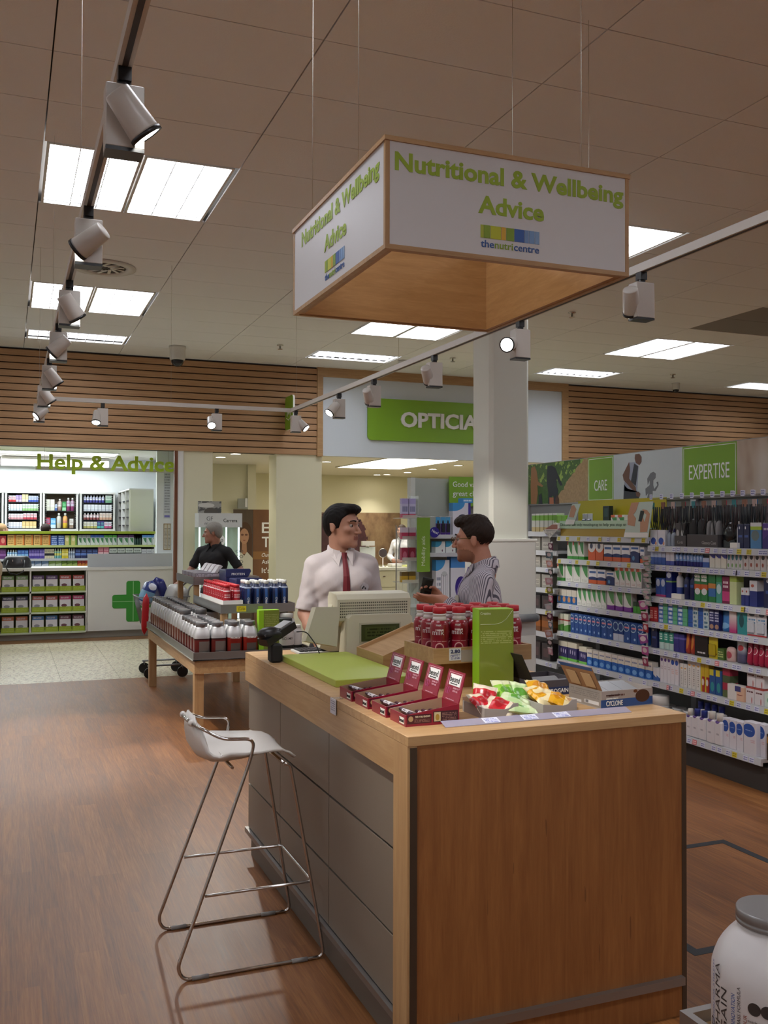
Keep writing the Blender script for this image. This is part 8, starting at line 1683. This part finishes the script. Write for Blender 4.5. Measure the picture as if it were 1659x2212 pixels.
        for nm in ('L', 'R'):
            s, e, w = arms[nm]
            if send <= 1.0:
                u = nrmz(e-s); lim = np.linalg.norm(e-s)*send; near = np.linalg.norm(P-(s+u*lim), axis=1) < 0.12; d = np.where(near, np.maximum(d, (P-s) @ u-lim), d)
                far = ((P-s) @ u > lim) & (np.linalg.norm(P-(s+u*lim), axis=1) >= 0.12) & (np.linalg.norm(P-e, axis=1) < 0.09); d = np.where(far, 0.02, d)
            else:
                u = nrmz(w-e); lim = np.linalg.norm(w-e)*(send-1); near = np.linalg.norm(P-(e+u*lim), axis=1) < 0.08; d = np.where(near, np.maximum(d, (P-e) @ u-lim), d)
        return d
    Sx.cut.append(scut); link('shirt', Sx.mesh('shirt', cfg['shirt'], h, infl=0.009), root)
    def fy(x, z):
        """front of the shirt at (x, z)"""
        ys = np.linspace(-0.34, 0.05, 260); P = np.stack([np.full(260, x), ys, np.full(260, z)], 1); d = Sx.field(P, None, 0.009); i = np.argmax(d < 0); return ys[i] if (d < 0).any() else 0.0
    if cfg.get('collar', True):
        cm = cfg.get('collarmat', cfg['shirt']); ring = MB(); P1, P2, P3 = [], [], []
        c0 = T((0, 0.028, 1.487)); Hn = H(0, 0.028, -0.10)
        for k in range(25):
            a = -PI/2+0.30+(2*PI-0.60)*k/24; ca, sa = math.cos(a), math.sin(a); drop = 0.022*(-sa if sa < 0 else 0)
            P1.append((c0[0]+0.067*ca, c0[1]+0.070*sa, c0[2]+0.036-drop*1.6)); P2.append((c0[0]+0.076*ca, c0[1]+0.079*sa, c0[2]+0.030-drop*1.6)); P3.append((c0[0]+0.081*ca, c0[1]+0.084*sa, c0[2]-0.010-drop*1.9))
        ring.loft([P1, P2, P3], cap=False, closed=False); n = 25; vs = ring.v[:]; ring.add([(x*1.0, y, z-0.004) for x, y, z in vs], [tuple(reversed(f)) for f in ring.f], 0, True)
        for s in (-1, 1):
            pts = []
            for x, z in ((0.010, 1.478), (0.060, 1.497), (0.068, 1.455), (0.040, 1.405)): y = min(fy(s*x, min(z, 1.47)), c0[1]-0.066 if x < 0.03 else 0)-0.012; pts.append((s*x, y, z))
            ring.prism(pts, (0, 0.006, 0))
        ring.obj('collar', cm, root)
    if cfg.get('tie'):
        tm_, z0, z1 = cfg['tie']; m = MB(); R_ = []
        for k in range(15):
            t = k/14; z = z0+(z1-z0)*t; wd = (0.016 if k == 0 else 0.0115+0.0225*t) if k != 1 else 0.013; y = fy(0.0, min(z, 1.455))-0.010-(0.006 if k < 2 else 0); R_.append([(-wd, y+0.003, z), (0, y-0.003, z), (wd, y+0.003, z), (0, y+0.006, z)])
        m.loft(R_, smooth=False); m.obj('tie', tm_, root)
    if cfg.get('badge'):
        bx, bz, br, bm = cfg['badge']; y = fy(bx, bz); q = MB(); q.lathe([(br, -0.003), (br, 0.003)], seg=18); q.v = [(bx+x, y-0.008+z+0.35*x*(1 if bx > 0 else -1), bz+y_) for x, y_, z in q.v]; bo = q.obj('badge', bm, root)
        if cfg.get('badgedots'):
            q = MB()
            for dx, dz in ((-0.016, -0.004), (-0.008, 0.003), (0.002, -0.006)): q.ball((bx+dx, y-0.011+0.35*dx*(1 if bx > 0 else -1), bz+dz), 0.005, 0.002, 0.006, seg=8, rows=5)
            q.obj('badge_print', BLACK_M, bo)
    # trousers and shoes
    Tr = Body(0.03); Tr.ell((0, 0.01, 0.93), (0.165*cfg.get('girth', 1), 0.115*cfg.get('girth', 1), 0.11))
    for s in (-1, 1): hip, kn, an = lg[s]; Tr.cap(hip, kn, 0.088, 0.068); Tr.cap(kn, an+V3(0, 0, -0.03), 0.068, 0.055)
    Tr.cut.append(lambda P, d: np.maximum(d, P[:, 2]-0.985)); link('trousers', Tr.mesh('trousers', cfg.get('trousers', mat('trouser_black', '#1b1b20', 0.8)), max(h*1.6, 0.010), infl=0.008), root)
    for s in (-1, 1): an = lg[s][2]; b = Body(0.03); b.cap(an+V3(0, 0.03, -0.045), an+V3(0, -0.14, -0.05), 0.042, 0.036); b.cut.append(lambda P, d: np.maximum(d, 0.001-P[:, 2])); link('shoe', b.mesh('shoe', mat('shoe_black', '#141416', 0.4), 0.012), root)
    return root, fy, H
def cloth(nm, col, rough=0.8, sc=500):
    g = NT(nm, rough=rough); nz = g.noise(g.map('Object', (14, 14, 9)), 1.0, 3); c = hexc(col); g.color(g.mix(g.M('MULTIPLY', nz, 0.25), c, tuple(x*0.8 for x in c))); g.bump(g.noise(g.map('Object', (30, 30, 18)), 1.0, 3), 0.25, 0.01); return g.m
def hairmat(nm, a, b):
    g = NT(nm, rough=0.6); g.b.inputs['Specular IOR Level'].default_value = 0.25; nz = g.noise(g.map('Object', (160, 160, 40)), 1.0, 3, 0.7); g.color(g.mix(nz, hexc(a), hexc(b))); g.bump(nz, 0.5, 0.004); return g.m
# the man in white shirt and red tie behind the till
HB = hairmat('hair_black', '#080606', '#171110')
person('man in white rolled-sleeve shirt and dark red tie behind the till', (1.775, 5.13, 0), math.radians(-6), dict(
    head=(math.radians(43), math.radians(2)), skin='#c08e77', lip='#9c6052', hairmat=HB, gaze=0.15,
    hair=dict(thick=0.004, front=0.070, side=-0.012, nape=-0.085, extra=[((0.012, -0.045, 0.092), (0.062, 0.050, 0.030)), ((0, 0.052, 0.01), (0.072, 0.058, 0.082))]),
    L=((0.212, 0.035, 1.13), (0.235, -0.03, 0.88), dict(d=(0.02, -0.15, -1), n=(-1, 0, 0), curl=0.3)),
    R=((-0.208, 0.015, 1.135), (-0.150, -0.15, 0.955), dict(d=(0.15, -0.75, -0.35), n=(0, -0.3, -0.9), curl=0.25, m=-1)),
    shirt=cloth('shirt_white', '#cfc6c6'), sleeve=0.93, cuff=True, tie=(mat('tie_red', '#6d1420', 0.6), 1.478, 1.02), badge=(0.105, 1.285, 0.024, mat('badge_clear', '#b9b3b6', 0.2)), badgedots=True), h=0.0055)
# the bearded man in striped shirt with a phone
g = NT('shirt_striped', rough=0.8); X3 = g.xyz('Object'); ph = g.M('MULTIPLY', g.M('ADD', X3['Y'], g.M('MULTIPLY', X3['X'], 0.75)), 92.0); fr_ = g.M('FRACT', ph)
nz = g.noise(g.map('Object', (12, 12, 8)), 1.0, 3); ph2 = g.M('FRACT', g.M('ADD', ph, g.M('MULTIPLY', nz, 0.12)))
g.color(g.mix(g.M('LESS_THAN', ph2, 0.40), hexc('#c9c3cb'), hexc('#5a5663'))); STRIPE = g.m
HBR = hairmat('hair_brown', '#150e0a', '#33231a')
p2, fy2, H2 = person('bearded man with glasses in striped shirt holding a phone', (2.325, 4.505, 0), math.radians(-116), dict(
    head=(math.radians(-12), math.radians(3)), headpos=(0, -0.03, 1.626), skin='#c48a72', lip='#9a5c4e', beard='#9a6a54', hairmat=HBR,
    hair=dict(thick=0.0, front=0.068, side=0.004, nape=-0.07, rough=0.0025, extra=[((0.0, -0.055, 0.095), (0.055, 0.045, 0.032)), ((0, 0.01, 0.10), (0.06, 0.07, 0.035))]),
    L=((0.235, -0.01, 1.135), (0.115, -0.20, 1.300), dict(d=(-0.25, -0.95, 0.05), n=(-0.55, 0.1, 0.8), curl=0.10, thumb=-0.3, m=1)),
    R=((-0.225, -0.03, 1.14), (-0.085, -0.205, 1.265), dict(d=(0.02, -0.55, 0.80), n=(0.75, -0.5, -0.3), curl=0.50, thumb=0.9, m=-1)),
    shirt=STRIPE, sleeve=1.88, cuff=True, tie=(mat('tie_violet', '#6f5a9c', 0.6), 1.475, 1.02), badge=(0.095, 1.30, 0.026, mat('badge_cream', '#c9c6b4', 0.4)), girth=1.04), h=0.0055, scale=0.957)
ph = thing('smartphone', 'black smartphone held up by the bearded man', 'phone', (0, 0, 0)); bm_ = MB()
bm_.bbox(-0.005, -0.030, -0.058, 0.005, 0.030, 0.058, 0.003); bm_.obj('case', BLACK, ph); s_ = MB(); s_.box(0.005, -0.027, -0.048, 0.0056, 0.027, 0.048); s_.obj('screen', mat('phone_glass', '#08080a', 0.08), ph)
_M = Matrix.Translation((2.325, 4.505, 0)) @ Matrix.Rotation(math.radians(-116), 4, 'Z') @ Matrix.Scale(0.957, 4); ph.location = _M @ Vector((-0.048, -0.292, 1.352)); ph.rotation_euler = (math.radians(-12), math.radians(4), math.radians(-116)-0.25)
gl_ = MB()
for s in (-1, 1):
    gl_.tube([H2(s*0.033+0.023*math.cos(2*PI*k/14), -0.106, 0.003+0.017*math.sin(2*PI*k/14)) for k in range(15)], 0.0022, 6); gl_.tube([H2(s*0.056, -0.104, 0.008), H2(s*0.074, -0.07, 0.008), H2(s*0.080, 0.008, 0.010)], 0.0021, 6)
gl_.tube([H2(-0.010, -0.107, 0.006), H2(0.010, -0.107, 0.006)], 0.0022, 6); gl_.obj('spectacles', mat('tortoise', '#6b5128', 0.3), p2)
# the grey-haired man in black polo
HG = hairmat('hair_grey', '#6f6c66', '#a9a69e')
person('grey haired man in black polo shirt behind the jar table', (2.20, 10.75, 0), math.radians(-48), dict(
    head=(math.radians(-58), math.radians(6)), headpos=(0, -0.05, 1.627), stoop=0.06, skin='#b88670', hairmat=HG, girth=1.12, sh=0.20,
    hair=dict(thick=0.005, front=0.070, side=-0.015, nape=-0.09, extra=[((0, 0.05, -0.01), (0.075, 0.06, 0.07))]),
    L=((0.345, 0.05, 1.175), (0.215, -0.11, 1.05), dict(d=(-0.1, -0.8, -0.5), n=(-1, 0, 0), curl=0.5)),
    R=((-0.285, -0.10, 1.17), (-0.235, -0.33, 1.055), dict(d=(0.1, -0.9, -0.2), n=(0, 0, -1), curl=0.7, m=-1)),
    shirt=cloth('polo_black', '#17171a'), sleeve=0.80, collar=True, wrinkle=1.2), h=0.008, scale=0.955)
# staff and customers further off
SIMPLE = lambda **k: dict(dict(skin='#b07f69', hairmat=HBR, hair=dict(), L=((0.245, 0.03, 1.13), (0.25, -0.05, 0.88), dict(d=(0, -0.1, -1), n=(-1, 0, 0))), R=((-0.245, 0.03, 1.13), (-0.25, -0.05, 0.88), dict(d=(0, -0.1, -1), n=(1, 0, 0), m=-1)), shirt=cloth('shirt_pale', '#c9c9cc'), sleeve=0.9), **k)
person('dispenser with dark brown hair showing over the green shelves', (xg(99, 16.95), 16.95, 0), math.radians(150), SIMPLE(), h=0.014, scale=0.955)
person('fair haired dispenser cut by the frame edge behind green shelves', (xg(3, 17.0), 17.0, 0), math.radians(120), SIMPLE(skin='#c09078', hairmat=hairmat('hair_fair', '#8a6a48', '#b08f66'), shirt=cloth('shirt_blue', '#9fb0c4')), h=0.014, scale=0.955)
person('customer in beige top standing at the pharmacy counter edge', (xg(-42, 14.05), 14.05, 0), math.radians(175), SIMPLE(skin='#c09078', shirt=cloth('top_beige', '#b8a68c'), hairmat=HBR, sleeve=1.5), h=0.014, scale=0.95)
person('opticians assistant in white shirt and dark tie behind the desk', (xg(868, 16.05), 16.05, 0), math.radians(-45), SIMPLE(L=((0.24, -0.02, 1.14), (0.06, -0.22, 1.05), dict(d=(-1, -0.4, 0.1), n=(0, 1, 0))), R=((-0.24, -0.02, 1.14), (-0.06, -0.22, 1.05), dict(d=(1, -0.4, 0.1), n=(0, 1, 0), m=-1)), sleeve=1.75, tie=(mat('tie_dark', '#2a2633', 0.6), 1.475, 1.02)), h=0.011, scale=0.955)
